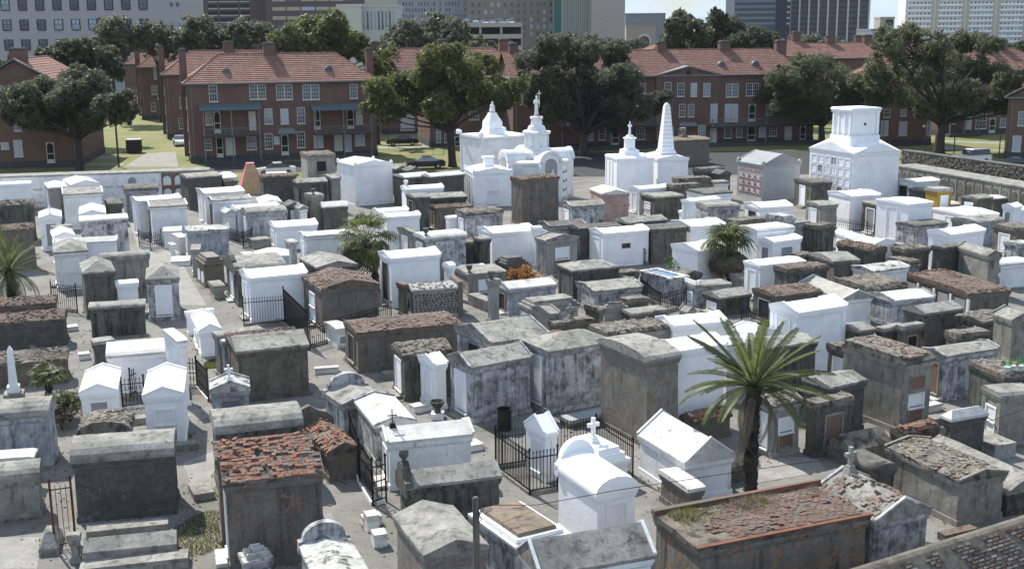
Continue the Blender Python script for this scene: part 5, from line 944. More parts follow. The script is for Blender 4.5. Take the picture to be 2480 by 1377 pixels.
PLACE = {'vault': [[-49.9, 106.85], [-28.73, 111.62]], 'stonewall': [[40.06, 120.58], [47.34, 101.75]], 'rvault': [[37.25, 114.28], [43.78, 93.74]], 'front': [[6.57, 26.42], [15.48, 31.43]], 'italian': [2.44, 108.31], 'lane': [[-37.82, 114.16], [-35.68, 114.03], [-17.97, 67.39], [-21.11, 67.51]], 'wire': [[-1.04, 30, 3.04], [0.64, 31, 2.61], [3.15, 33, 2.23], [7.44, 36, 1.62], [11.78, 38, 1.4], [15.61, 40, 1.4], [20.78, 43, 1.71]], 'post': [[-0.89, 25.74]], 'poles': [[[-57.53, 164.99], 3.21], [[-47.24, 141.68], 5.19], [[53.33, 151.83], 8.88], [[56.06, 148.98], 4.57], [[59.23, 142.78], 2.9]], 'lamp': [[-3.42, 154.09], 7.32], 'dump': [-50.83, 159.26], 'tent': [[-26.04, 116.39]], 'cars': [['black sedan with sun glinting on its roof, on the lawn drive', 'black', [-15.28, 166.59], 0.1, 0], ['white blue car behind the pale scroll topped tomb', 'white', [-26.5, 132.25], 0.25, 0], ['dark car roof behind the big white pedimented tomb', 'black', [-10.03, 137.52], 0.2, 0], ['light grey sport utility car behind the stone wall', 'silver', [53.77, 137.29], 0.35, 1], ['dark car at the right edge behind the stone wall', 'navy', [55.91, 130.85], -0.35, 0], ['white car half hidden by the first brick block corner', 'white', [-47.45, 169.56], 1.9, 0]], 'datepalm': [[8.19, 38.36], [8.19, 38.36, 3.74]], 'fan1': [[-8.4, 71.29], [-8.97, 71.29, 3.48]], 'fan2': [[13.62, 71.84], [13.46, 71.84, 2.62]], 'leftpalm': [-29.78, 68.38], 'smallpalm': [-19.63, 47.53], 'shrubs': [[-18.32, 46.41], [10.7, 74.23], [0.83, 72.37], [-18.27, 45.38], [-23.17, 53.81]], 'obel': [[-21.79, 49.3]], 'drum': [-0.35, 44.91], 'urnp': [-3.12, 46.43], 'tiles': [[[-12.34, 41.5], [-11.42, 42.8], [-10.5, 39.21], [-10.82, 37.91]], [[-15.05, 34.96], [-16.38, 34.99], [-15.41, 32.7], [-14.29, 32.68]], [[9.4, 41.84], [11.29, 41.35], [11.27, 40.09], [8.5, 38.97]]], 'street': [[-0.12, 153.8], [40.78, 154.56], [46.38, 149.81], [40.03, 128.9], [-0.12, 128.05]], 'shade_strip': [[-37.77, 145.94], [-16.74, 146.62], [-15.41, 134.61], [-35.07, 135.26]], 'grass': [[-9.98, 35.17], [-8.45, 45.12], [-14.43, 54.96]], 'lawn': [[-70.48, 139.57], [66.52, 129.26]], 'drive': [[-46.77, 142.09], [-40.04, 141.57], [-45.49, 159.91], [-49.0, 158.01]], 'paths': [[[-56.31, 154.89], [-51.56, 154.49], [-50.87, 152.38], [-55.55, 152.77]], [[-53.24, 146.24], [-47.97, 145.82], [-47.36, 143.93], [-52.56, 144.34]], [[-18.9, 165.09], [-11.13, 165.6], [-10.94, 162.58], [-18.57, 162.1]], [[61.22, 166.94], [68.13, 163.13], [67.17, 160.78], [60.34, 164.49]], [[57.83, 157.52], [64.21, 153.58], [63.15, 150.97], [56.84, 154.79]]], 'down': {'pale': (-136.8, 300, 0.0, 55.0, 40.1), 'brown': (-106.7, 390, 0.0, 28.5, 41.8), 'brown2': (-77.7, 385, 0.0, 29.4, 41.2), 'blank': (-47.2, 330, 0.0, 6.6, 22.5), 'blankside': (-40.8, 332, 0.0, 10.0, 22.3), 'slab': (-65.6, 520, 0.0, 17.3, 39.6), 'grid': (-43.6, 470, 0.0, 27.3, 49.5), 'tan': (-15.5, 450, 0.0, 32.6, 53.7), 'grey': (16.0, 430, 0.0, 13.2, 51.7), 'beige': (28.9, 428, 0.0, 12.0, 51.4), 'dist': (57.6, 600, 0.0, 19.9, 23.1), 'distlow': (54.2, 560, 0.0, 13.6, 17.0), 'bandg': (111.8, 600, 0.0, 20.5, 61.4), 'bandd': (132.7, 602, 0.0, 7.3, 61.3), 'stripe': (143.8, 620, 0.0, 24.3, 62.7), 'stripeR': (168.4, 621, 0.0, 16.4, 62.5), 'low': (141.2, 470, 0.0, 18.4, 14.6), 'lowbox': (147.6, 480, 0.0, 5.6, 19.2), 'apart': (249.3, 760, 0.0, 110.8, 82.5), 'gar1': (-39.4, 340, 0.0, 10.0, 19.1), 'gar2': (-13.4, 320, 0.0, 16.7, 17.2)}}
# tombs: x, y, heading, width, depth, eave height, roof, wall, roof finish, features, label
TOMBS = [
 (-46.0, 103.98, 0.39, 3.19, 1.6, 2.68, 'f.06', 'W', 'W', '', 'bright white box tomb at the left edge below the long vault wall'),
 (-39.59, 89.12, 0.36, 2.97, 1.7, 2.93, 'gu.3', 'd', 'l', '', 'dark grey tomb with mossy crumbling roof at the left edge'),
 (-34.74, 77.8, 0.45, 2.66, 1.8, 2.81, 'gu.3', 'b', 'r', '', 'brown brick tomb with broken roof behind the leftmost palm'),
 (-39.1, 98.89, 0.45, 1.63, 3.62, 3.05, 'hu.25', 'g', 'w', 'B:w', 'narrow grey tomb with pale roof between the leftmost white boxes'),
 (-38.81, 103.49, 0.53, 2.43, 4.3, 2.68, 'gv.3', 'W', 'W', '', 'white gable tomb standing right before the long vault wall'),
 (-36.54, 95.27, 0.37, 3.11, 4.3, 2.94, 'gu.2', 'w', 'g', 'B:w', 'lavender white tomb with stained roof near the vault wall'),
 (-33.77, 97.45, 0.4, 1.28, 3.09, 1.83, 'hu.2', 'd', 'd', '', 'little dark square tomb beside the lane near the vault wall'),
 (-32.91, 99.56, 0.39, 2.83, 2.93, 2.68, 'bu.3', 'm', 'd', '', 'mildewed tomb with dark mossy round roof before the vault wall'),
 (-29.15, 90.93, 0.49, 3.47, 2.62, 2.93, 'gu.2', 'w', 'w', 'B:w', 'long whitewashed tomb with tablet at its left end, twin vents on top'),
 (-27.37, 88.39, 0.39, 2.79, 3.06, 2.84, 'gu.25', 'w', 'g', 'B:d', 'whitewashed tomb with mottled grey roof beside the left lane'),
 (-34.76, 85.63, 0.37, 1.62, 3.46, 2.44, 'gv.25', 'W', 'W', 'A:g cross', 'white gable tomb with stone cross on top and grey tablet'),
 (-32.65, 87.96, 0.34, 1.95, 4.3, 2.32, 'gv.3', 'W', 'W', '', 'small bright white gable tomb behind the flat stained one'),
 (-29.57, 79.71, 0.36, 3.22, 2.13, 3.17, 'f.08', 'm', 'w', '', 'wide tomb with pale flat roof and black stained upper wall'),
 (-31.11, 78.76, 0.43, 1.48, 2.85, 2.2, 'gv.3', 'W', 'W', '', 'low white gable tomb just right of the cross tomb'),
 (-32.23, 81.54, 0.53, 1.38, 0.8, 2.44, 'f.05', 'w', 'g', '', 'greyish little box between the cross tomb and flat roof'),
 (-29.76, 75.25, 0.27, 3.93, 1.2, 2.38, 'gu.25', 'W', 'w', 'B:w', 'long white tomb with marbled roof behind the tall pyramid roofed one'),
 (-28.43, 71.76, 0.37, 2.04, 3.45, 2.44, 'hu.45', 'w', 'g', 'A:w2 B:g', 'tall whitewashed tomb with pale pyramid roof and two tier front'),
 (-23.94, 64.22, 0.4, 1.78, 3.34, 2.63, 'hu.5', 'd', 'g', '', 'tall dark grey tomb with pyramid roof and black blotched front'),
 (-24.75, 69.44, 0.34, 2.92, 1.2, 2.44, 'bu.25', 'g', 'g', '', 'long grey tomb with rounded cement roof beside the left lane'),
 (-22.42, 65.05, 0.37, 1.28, 1.0, 1.83, 'f.05', 'W', 'W', '', 'small white box behind the little iron railing'),
 (-20.23, 63.5, 0.28, 1.84, 3.49, 2.39, 'hu.5', 'm', 'g', 'A:w B:w', 'peeling white tomb with grey pyramid roof at the lane corner'),
 (-21.47, 57.96, 0.28, 2.79, 1.25, 2.11, 'f.06', 'd', 'g', '', 'low dark tomb with flat grey top before the pyramid roofed pair'),
 (-26.87, 59.29, 0.29, 3.06, 1.6, 1.9, 'gu.3', 'b', 'r', '', 'brick roofed tomb with grey ridge slab at left edge below the palm'),
 (-26.23, 57.67, 0.27, 3.45, 1.7, 1.42, 'gu.35', 'd', 'r', '', 'dark tomb with red brick roof strip at left edge'),
 (-25.82, 85.96, 0.24, 1.37, 2.65, 1.37, 'f.06', 'w', 'w', '', 'white planter shaped tomb beside the left lane behind ornate railing'),
 (-23.53, 51.02, 0.29, 3.28, 1.6, 1.17, 'gu.35', 'd', 'l', '', 'dark tomb under pale stone rubble roof behind the little obelisk'),
 (-17.04, 41.33, 1.79, 1.7, 3.01, 1.98, 'bv.4', 'm', 'g', '', 'black mottled tomb with thick cement roof at left edge by the shrubs'),
 (-16.8, 39.01, 1.79, 0.9, 1.45, 1.2, 'f.03', 'd', 'w', '', 'dark tomb topped by a pale flat marble slab at left edge'),
 (-15.61, 36.6, 1.88, 1.3, 1.7, 1.42, 'bv.35', 'g', 'g', '', 'streaked grey tomb with rounded cement roof, lowest at left edge'),
 (-14.34, 35.99, 0.22, 3.25, 1.9, 2.16, 'bu.45', 'd3', 'g', 'step', 'big black stained tomb with thick rounded grey roof, lower left'),
 (-15.96, 45.54, 1.83, 3.14, 1.48, 1.59, 'gu.3', 'W', 'W', 'B:g', 'left one of two bright white gable tombs, grey tablet in front'),
 (-12.64, 43.34, 1.8, 3.4, 1.55, 2.12, 'gu.3', 'W', 'W', 'B:w2', 'right one of two bright white gable tombs, white two part front'),
 (-14.03, 41.17, 1.79, 1.6, 1.93, 1.4, 'bu.4', 'm', 'l', '', 'low weathered tomb with arched brick front behind the big rounded roof'),
 (-17.81, 49.71, 0.3, 2.93, 2.41, 1.86, 'f.1', 'W', 'w', '', 'big white tomb with marbled flat roof behind the twin gable tombs'),
 (-14.22, 48.19, 0.53, 0.51, 2.54, 2.9, 'f.05', 'w', 'w', 'tall', 'white upright stele at the end of the marbled flat tomb'),
 (-20.58, 56.63, 0.29, 2.43, 1.0, 0.67, 's.2', 'd', 'd', '', 'low black stepped tomb behind the big marbled white one'),
 (-20.26, 54.7, -1.04, 0.83, 1.0, 1.34, 'f.03', 'd', 'g', '', 'narrow dark kerb block beside the black stepped tomb'),
 (-12.87, 32.62, 0.25, 2.7, 1.0, 0.52, 'gu.25', 'g', 'g', '', 'low grey cement grave cover at the lower left corner'),
 (-12.77, 32.0, 0.22, 3.09, 0.7, 0.31, 'f.02', 'g', 'g', '', 'lowest grey cement coping at the lower left corner'),
 (-13.44, 32.92, 0.21, 0.4, 0.35, 0.9, 'f.02', 'g', 'g', '', 'short grey cement pillar at the end of the lower left grave cover'),
 (-14.56, 33.52, 0.27, 0.59, 1.39, 0.35, 'hu.25', 'g', 'g', '', 'sloped grey cement block beside the rusty gate'),
 (-29.16, 105.66, 0.48, 3.24, 3.42, 2.96, 'bu.15', 'd', 'g', '', 'dark tomb with mossy cement roof just before the arched vaults'),
 (-25.38, 96.74, 0.44, 3.37, 3.64, 2.7, 'gu.2', 'w', 'w', 'B:w', 'white tomb with grey smeared roof, hindmost of the lane side row'),
 (-23.58, 92.02, 0.41, 3.09, 2.2, 2.78, 'gu.15', 'w', 'g', 'B:d', 'grey roofed tomb squeezed second in the lane side row'),
 (-23.61, 94.34, 0.53, 3.25, 2.56, 1.75, 'f.06', 'g', 'g', 'B:d', 'olive grey flat tomb, third in the lane side row'),
 (-22.12, 90.35, 0.53, 0.88, 1.5, 2.02, 'gv.25', 'w', 'w', 'A:w', 'small cream gable tomb before the olive grey flat one'),
 (-21.35, 90.7, 0.54, 3.49, 1.96, 2.3, 'gu.15', 'W', 'W', 'B:g', 'white tomb just behind the blue mottled one'),
 (-20.07, 88.29, 0.39, 3.14, 2.65, 2.26, 'bu.3', 'm', 'g', 'B:w', 'blue mottled tomb with thick mossy roof and white tablet end'),
 (-17.31, 85.04, 0.38, 3.21, 2.45, 1.76, 'gu.25', 'W', 'W', 'B:w', 'clean white gabled tomb beside the grey stepped block'),
 (-19.06, 85.63, 0.53, 1.37, 1.2, 0.71, 's.5', 'g', 'g', '', 'small grey stepped block left of a clean white tomb'),
 (-18.38, 79.3, 0.53, 0.76, 1.0, 0.8, 'f.04', 'w', 'w', '', 'low white slab between the striped brick tomb and white gable'),
 (-15.94, 71.51, 0.2, 2.16, 2.0, 2.12, 'hu.35', 'W', 'W', '', 'white hip roofed tomb behind the mossy roofed round headed one'),
 (-14.44, 75.3, 0.47, 0.58, 1.23, 2.32, 'f.05', 'm', 'm', '', 'slim peeling white pillar tomb between two white tombs'),
 (-13.18, 73.81, 0.38, 3.21, 1.78, 2.98, 'gu.15', 'w', 'w', 'B:w', 'lavender white tomb behind the fan palm with a flat grey roof'),
 (-13.23, 75.93, 0.33, 2.74, 1.88, 1.65, 'f.05', 'g', 'g', '', 'low grey tomb with dark grille before the lavender white one'),
 (-19.33, 72.32, 0.47, 1.4, 2.51, 1.53, 's.35', 'k', 'k', 'B:v', 'striped grey brick tomb with stepped top and two vent arches'),
 (-21.0, 75.69, 0.22, 0.65, 2.28, 1.82, 'gu.1', 'g', 'g', 'B:w', 'slim grey pillar tomb at the lane side before the mildewed white one'),
 (-22.89, 81.7, 0.35, 3.0, 2.32, 2.05, 'gu.2', 'm', 'm', 'B:w', 'white tomb with black drips and blotched flat roof by the lane'),
 (-24.05, 83.66, 0.53, 0.72, 2.02, 1.28, 'f.05', 'w', 'w', '', 'narrow whitewashed tomb left of the black dripped white one'),
 (-24.32, 82.73, 0.53, 0.41, 1.05, 0.9, 'f.03', 'w', 'w', '', 'small white pedestal at the lane edge'),
 (-23.45, 79.4, 0.22, 1.28, 2.05, 0.35, 'f.02', 'w', 'w', '', 'pale marble step slab at the lane edge below the small pedestal'),
 (-16.01, 66.91, 0.4, 2.99, 3.92, 2.27, 'bu.3', 'd', 'g', 'B:w parB', 'dark tomb with mossy rubble roof and round topped white front'),
 (-14.43, 63.06, 0.44, 3.32, 2.23, 2.52, 'gu.3', 'W', 'W', 'B:w', 'large clean white tomb behind the black spear fence'),
 (-17.94, 69.06, 0.45, 0.74, 1.7, 0.8, 'f.04', 'g', 'g', '', 'plain grey cement cube beside the lane'),
 (-11.15, 65.61, 0.46, 2.56, 3.44, 2.56, 'gv.3', 'd', 'g', '', 'low tomb with pale grey gabled roof left of the fan palm'),
 (-10.14, 60.72, 0.43, 3.33, 3.87, 2.36, 'gv.4', 'b', 'r', 'B:w2', 'big brown tomb with rubble gabled roof and tall white door panel'),
 (-17.19, 60.32, 0.53, 1.51, 0.4, 1.24, 'f.03', 'W', 'W', '', 'white upright slab behind the small white gable tomb'),
 (-15.43, 56.07, 0.36, 1.15, 3.5, 1.32, 'gv.3', 'W', 'W', 'B:w', 'small white gable tomb right of the marbled white tomb'),
 (-15.77, 92.42, 0.53, 1.04, 1.81, 3.0, 'f.1', 'g', 'g', 'B:b urn', 'tall slim grey pillar tomb with brick niche and crown top'),
 (-14.79, 91.33, 0.3, 2.09, 1.5, 2.32, 'gu.3', 'd', 'w', '', 'black walled tomb with white roof right of the slim pillar tomb'),
 (-20.21, 94.05, 0.3, 1.79, 3.33, 2.21, 'gv.25', 'W', 'W', '', 'low white gable roof behind the blue mottled tomb'),
 (-17.67, 91.98, 0.4, 1.23, 1.8, 2.32, 'gv.25', 'd', 'd', 'A:w', 'small dark gable tomb with pale doors left of the slim pillar'),
 (-16.56, 90.94, 0.46, 0.77, 1.4, 2.22, 'gv.25', 'w', 'g', 'A:w', 'small whitish gable tomb touching the slim pillar tomb'),
 (-22.24, 104.83, 0.37, 3.11, 2.11, 3.04, 'f.08', 'd', 'r', '', 'big olive grey tomb with brick strewn top beside the pink cover'),
 (-18.69, 102.35, 0.41, 2.77, 1.9, 2.84, 'gu.25', 'd', 'g', '', 'grey tomb with smooth gabled roof behind the slim pillar'),
 (-15.87, 103.42, 0.55, 0.99, 2.95, 3.09, 'gu.2', 'g', 'g', 'B:w', 'small grey tomb touching the big white pedimented tomb'),
 (-21.14, 121.73, 0.33, 3.11, 4.3, 3.2, 'f.1', 'g', 'l', 'A:d2', 'ruined grey tomb with two tall panels before the brick building'),
 (-22.66, 107.35, 0.2, 2.35, 1.2, 3.05, 'f.05', 'd', 'w', 'acro', 'dark tomb with white curved scrolls behind the olive grey one'),
 (-27.17, 109.77, 0.53, 1.56, 4.3, 2.44, 'gu.2', 'W', 'W', '', 'little white gabled roof near the arched vaults'),
 (-26.15, 106.96, 0.53, 1.33, 1.5, 2.44, 'gu.2', 'b', 'l', '', 'low brownish tomb left of the pink cover'),
 (-14.3, 107.33, 0.53, 3.84, 4.3, 3.78, 'gv.3', 'W', 'W', 'acro pil', 'big clean white tomb with pediments and corner scrolls'),
 (-9.57, 105.79, 0.53, 2.74, 2.75, 2.84, 'gu.2', 'd', 'w', '', 'grey tomb with pale gabled roof right of the big pedimented white one'),
 (-9.55, 109.09, 0.53, 1.74, 1.2, 2.38, 'f.1', 'm', 'm', '', 'flaking white tomb in the row behind the white urn tomb'),
 (-7.11, 104.37, 0.53, 3.48, 2.02, 3.04, 'gu.2', 'd', 'w', '', 'brown tomb with pale slanted roof left of the dark box'),
 (-6.49, 107.08, 0.53, 2.39, 1.18, 3.09, 'f.04', 'd', 'd', '', 'plain dark box tomb left of the white columned tomb'),
 (-9.89, 111.85, 0.41, 1.74, 1.8, 2.68, 'gv.35', 'd', 'd', '', 'dark steep gabled tomb in the hindmost row'),
 (-11.15, 113.74, 0.53, 1.44, 1.8, 2.68, 'gv.3', 'd', 'g', '', 'grey gabled tomb in the hindmost row by the big white one'),
 (-8.8, 97.86, 0.34, 3.33, 1.84, 2.77, 'gu.2', 'W', 'W', 'urn', 'white tomb with a small urn on its left end'),
 (-7.65, 92.58, 0.39, 1.33, 2.57, 2.81, 'gu.15', 'd', 'g', 'B:d', 'olive grey tomb with dark niche left of the cement one'),
 (-6.65, 95.49, 0.36, 3.26, 2.97, 2.34, 'gu.2', 'd', 'g', 'B:w', 'olive cement tomb with tall white tablet and smooth grey roof'),
 (-6.03, 93.51, 0.36, 3.04, 1.99, 1.8, 'gu.12', 'b', 'r', 'B:b', 'tomb with red brick roof before the olive cement one'),
 (-4.68, 86.94, 0.42, 0.77, 0.89, 2.05, 'gu.1', 'W', 'W', 'B:w', 'small white tomb left of the bluish rough roofed one'),
 (-3.33, 84.98, 0.39, 3.04, 2.3, 2.59, 'f.12', 'm', 'l', 'B:w', 'bluish tomb with thick rough broken roof slab'),
 (-9.72, 85.11, 0.42, 2.37, 1.4, 2.81, 'gu.15', 'W', 'W', 'B:w', 'white tomb top peeking out behind the fan palm'),
 (-8.74, 81.05, 0.35, 2.53, 1.6, 3.05, 'gu.15', 'W', 'W', '', 'white tomb directly right of the fan palm crown'),
 (-6.77, 78.1, 0.47, 0.46, 2.51, 2.44, 'gu.15', 'g', 'g', 'B:w', 'small grey tomb with pale tablet right of the fan palm'),
 (-5.48, 72.71, 0.44, 2.96, 2.01, 2.98, 'f.12', 'm', 'w', 'B:w urn', 'tomb with white slab top and corner urn right of the fan palm'),
 (-4.86, 75.4, 0.32, 2.85, 2.11, 1.99, 'f.1', 'd', 'l', '', 'dark streaked tomb with stone littered flat roof'),
 (-2.1, 75.17, 0.53, 0.93, 0.9, 2.44, 'f.04', 'd', 'g', '', 'narrow grey tomb tucked behind the stone littered roof'),
 (-7.0, 66.18, 0.41, 3.14, 2.22, 2.95, 'gu.25', 'W', 'W', 'B:d', 'clean white tomb with frond shadows right of the fan palm trunk'),
 (-3.72, 68.63, 0.53, 0.46, 0.94, 1.95, 'bu.2', 'W', 'W', '', 'white round topped small tomb behind the cobbled one'),
 (-3.11, 71.97, 0.29, 1.59, 0.9, 1.2, 'f.06', 'W', 'W', '', 'long low white slab tomb behind the grey tomb with urn'),
 (-2.7, 69.32, 0.36, 2.56, 2.58, 1.34, 'f.05', 'g', 'g', 'A:w urn', 'low grey tomb with dark urn and white tablet'),
 (-5.5, 63.31, 0.29, 2.71, 1.86, 1.69, 'bu.12', 'c', 'c', 'cobble', 'cobblestone tomb with rounded dark stones in pale mortar'),
 (-6.08, 64.0, 0.55, 0.4, 0.85, 1.87, 'f.03', 'b', 'b', '', 'thin weathered brick stele left of the cobblestone tomb'),
 (-1.49, 65.19, 0.53, 0.65, 2.17, 0.65, 'f.05', 'g', 'g', '', 'low grey flat tomb right of the cobblestone tomb'),
 (-1.21, 62.55, 0.53, 0.71, 0.5, 2.32, 'f.06', 'g', 'g', 'urn', 'grey pedestal with small urn behind the whitewashed tablet tomb'),
 (-0.26, 64.08, 0.42, 3.15, 1.81, 1.57, 'gu.25', 'm', 'w', 'B:d', 'whitewashed tomb with bright mottled roof and dark niche'),
 (-7.27, 52.98, 0.39, 5.23, 2.58, 1.97, 'gu.12', 'b', 'r', 'B:d', 'long dark tomb with red brick roof below the cobblestone tomb'),
 (-8.87, 57.43, 0.53, 0.73, 1.78, 1.05, 'gu.08', 'w', 'w', 'A:g', 'small weathered white tomb left of the long brick roofed one'),
 (-0.4, 73.66, 0.52, 1.69, 1.45, 1.1, 's.3', 'd', 'd', '', 'low black stepped tomb before the white columned gable'),
 (0.83, 95.52, 0.46, 3.59, 2.12, 3.81, 'f.06', 'b', 'r', '', 'tall ruined tomb of grey plaster and red brick by the marble round tomb'),
 (4.58, 89.54, 0.32, 2.85, 2.25, 2.44, 'gu.25', 'm', 'g', 'B:w', 'white gabled tomb with blue black stains before the pink brick one'),
 (7.42, 95.62, 0.24, 2.42, 3.48, 2.56, 'gv.3', 'p', 'w', '', 'pink brick tomb with pale gabled roof'),
 (9.61, 107.12, 0.22, 3.63, 3.68, 4.2, 'f.1', 'W', 'W', 'pil pedstatue B:w', 'tall white box tomb with a statue on a round pedestal'),
 (13.6, 109.27, 0.21, 3.14, 4.3, 3.9, 'gv.25', 'W', 'W', 'obelisk', 'white tomb carrying a tall tapering white obelisk'),
 (11.04, 101.06, 0.44, 3.32, 1.75, 2.19, 'gu.15', 'W', 'W', 'B:w', 'white tomb with rounded eaves right of the pink brick one'),
 (11.98, 97.97, 0.37, 2.9, 2.62, 1.89, 'f.08', 'd', 'g', 'B:w2', 'dark streaked box tomb with two white tablets'),
 (7.96, 80.54, 0.41, 3.32, 1.83, 2.59, 'gu.25', 'd', 'g', '', 'dark mossy gabled tomb between the white plaque tomb and the box'),
 (2.59, 80.13, 0.38, 2.8, 1.92, 2.44, 'gu.2', 'm', 'd', 'B:w', 'small tomb with blackened roof and whitewashed gable front'),
 (4.6, 78.95, 0.46, 3.39, 1.65, 2.44, 'gu.15', 'd', 'd', '', 'dark olive tomb behind the white tomb with bronze plaque'),
 (6.07, 77.43, 0.41, 3.6, 2.04, 2.37, 'gu.2', 'W', 'W', 'B:w plaque pil', 'clean white tomb with a bronze plaque on its side'),
 (9.52, 78.58, 0.4, 2.84, 2.1, 2.41, 'gu.15', 'd', 'd', '', 'dark olive tomb right of the white one with bronze plaque'),
 (-1.35, 78.32, 0.4, 3.28, 2.64, 2.3, 'gu.25', 'W', 'W', 'B:w', 'tall clean white tomb with gabled roof above the orange plant'),
 (1.56, 78.15, 0.53, 0.61, 0.6, 2.68, 'f.04', 'W', 'W', '', 'narrow white tomb corner behind the tall clean white one'),
 (2.25, 74.69, 0.53, 2.52, 1.48, 2.39, 'gv.25', 'g', 'g', 'A:wb2', 'pale grey gable tomb with white tablet and brick panel'),
 (3.51, 66.74, 0.36, 3.07, 2.33, 2.04, 'hu.3', 'd', 'g', 'pil', 'wide grey tomb with overhanging low pyramid roof'),
 (4.58, 64.38, 0.36, 3.1, 2.62, 1.36, 'gu.2', 'm', 'g', '', 'mildewed tomb with slate grey roof, blue white end'),
 (6.48, 69.01, 0.48, 1.43, 1.0, 1.3, 'f.1', 'b', 'l', '', 'low brown crumbling tomb right of the wide pyramid roofed one'),
 (9.17, 66.58, 0.54, 1.47, 3.05, 1.55, 'f.04', 'm', 'm', 'tank pil', 'open topped tomb holding blue water, streaked white walls'),
 (0.99, 59.06, 0.45, 2.88, 1.63, 1.6, 's.3', 'm', 'g', 'B:w', 'blackish tomb with stacked slab roof and white tablet'),
 (1.82, 57.5, 0.53, 0.69, 1.72, 1.71, 'gu.2', 'g', 'g', '', 'small grey tomb with triangular roof before the stacked slab roof'),
 (4.53, 59.9, 0.53, 0.44, 1.47, 1.3, 'f.08', 'b', 'l', '', 'small crumbling grey tomb above the broken rubble roof'),
 (4.92, 61.11, 0.22, 1.36, 0.5, 1.13, 's.25', 'g', 'g', '', 'stacked grey slabs left of the pale flat slab'),
 (6.25, 60.26, 0.39, 2.18, 1.1, 1.03, 'f.04', 'd', 'g', '', 'low tomb with pale patched grey slab'),
 (6.35, 62.23, 0.53, 1.43, 1.0, 1.2, 'f.08', 'b', 'l', '', 'broken brown tomb beside the open water tomb'),
 (4.15, 50.06, 0.41, 3.27, 1.85, 2.53, 'f.1', 'g', 'l', 'B:w2', 'grey tomb with broken rubble roof and white frames at its end'),
 (2.11, 56.81, 0.47, 2.3, 0.8, 1.33, 'f.06', 'd', 'l', 'cross', 'low black tomb with a small stone cross on top'),
 (7.15, 51.15, 0.32, 2.78, 1.74, 2.64, 'gu.25', 'W', 'W', '', 'bright white tomb right of the broken rubble roof'),
 (-0.93, 48.41, 0.53, 2.95, 3.34, 2.68, 'gu.45', 'm', 'g', 'B:d', 'tomb with wide grey cement roof and blue white gable'),
 (-0.12, 52.76, 0.53, 3.23, 1.4, 1.33, 'gu.2', 'b', 'r', '', 'low tomb with crumbled brick roof behind the cement gabled one'),
 (23.21, 108.38, 0.4, 4.35, 4.3, 3.34, 'gv.95', 's', 's', 'panels acro', 'slate grey society tomb with red patterned panels'),
 (26.22, 102.37, 0.24, 2.11, 3.25, 2.41, 'bu.15', 'd', 'd', 'B:w', 'black tomb with rounded roof right of the slate grey society tomb'),
 (23.83, 89.88, 0.32, 1.62, 2.26, 2.32, 'gu.12', 'g', 'g', 'B:w', 'tan grey tomb below the black rounded roof tomb'),
 (18.56, 87.22, 0.32, 2.86, 2.36, 2.56, 'gu.25', 'W', 'W', 'B:d', 'bright white gabled tomb below the slate grey society tomb'),
 (18.7, 79.44, 0.56, 1.05, 1.97, 2.93, 'f.15', 'm', 'm', '', 'ornate peeling white pedestal tomb with broken top'),
 (19.5, 80.72, 0.5, 2.24, 1.2, 2.07, 's.3', 'm', 'g', '', 'stepped blackened white tomb right of the peeling pedestal'),
 (21.08, 79.89, 0.55, 1.75, 1.4, 2.22, 'f.12', 'd', 'l', '', 'rubble topped grey tomb right of the stepped blackened one'),
 (21.13, 83.19, 0.45, 2.5, 1.91, 0.92, 'f.06', 'm', 'w', 'pil', 'pale sarcophagus tomb with grey panels'),
 (16.33, 72.49, 0.54, 2.56, 1.41, 2.59, 'gu.15', 'W', 'W', 'A:g B:g', 'bright white tomb with grey panels right of the skirted palm'),
 (15.62, 73.9, 0.47, 3.11, 2.07, 3.05, 'f.1', 'W', 'w', '', 'big white tomb behind the skirted palm crown'),
 (11.53, 71.69, 0.53, 2.44, 2.71, 2.2, 'gu.3', 'W', 'W', '', 'white tomb with diagonal shadow left of the skirted palm'),
 (12.27, 79.82, 0.36, 2.81, 2.77, 2.4, 'gu.2', 'W', 'W', 'B:w', 'white tomb directly left of the skirted palm crown'),
 (15.59, 80.7, 0.41, 2.78, 1.6, 2.44, 'f.15', 'b', 'l', '', 'brown mossy topped tomb above the skirted palm crown'),
 (14.74, 87.77, 0.28, 2.75, 2.18, 2.56, 'f.12', 'm', 'g', '', 'streaked tomb with grass sprouting from its flat roof'),
 (14.16, 92.08, 0.52, 3.06, 1.3, 2.4, 'gu.12', 'W', 'W', 'B:w', 'white tomb top left of the slate grey society tomb'),
 (13.84, 93.52, 0.4, 1.04, 0.9, 1.32, 'f.04', 'W', 'W', '', 'small white box left of the grass roofed tomb'),
 (13.97, 100.89, 0.35, 2.77, 1.4, 2.38, 'f.15', 'd', 'l', '', 'dark rubble heap tomb behind the dark streaked box'),
 (14.69, 102.99, 0.23, 3.16, 1.6, 2.67, 'f.15', 'b', 'l', '', 'long rubble topped tomb below the obelisk tomb'),
 (15.83, 95.98, 0.38, 2.76, 3.01, 2.44, 'f.08', 'w', 'd', '', 'tomb with white end and mossy flat roof beside the society tomb'),
 (17.99, 103.77, 0.35, 1.56, 1.4, 2.32, 'f.1', 'w', 'g', '', 'pale small tomb squeezed left of the slate society tomb'),
 (17.78, 109.2, 0.5, 2.67, 1.5, 2.75, 'f.2', 'd', 'd', '', 'dark layered slab tomb below the brick urn tower'),
 (19.29, 108.4, 0.53, 1.44, 1.4, 2.56, 'gv.3', 'd', 'd', '', 'dark little gabled tomb touching the slate society tomb'),
 (18.77, 111.37, 0.54, 1.3, 0.9, 2.03, 'gv.2', 'W', 'W', '', 'tiny white gabled tomb among dark slabs'),
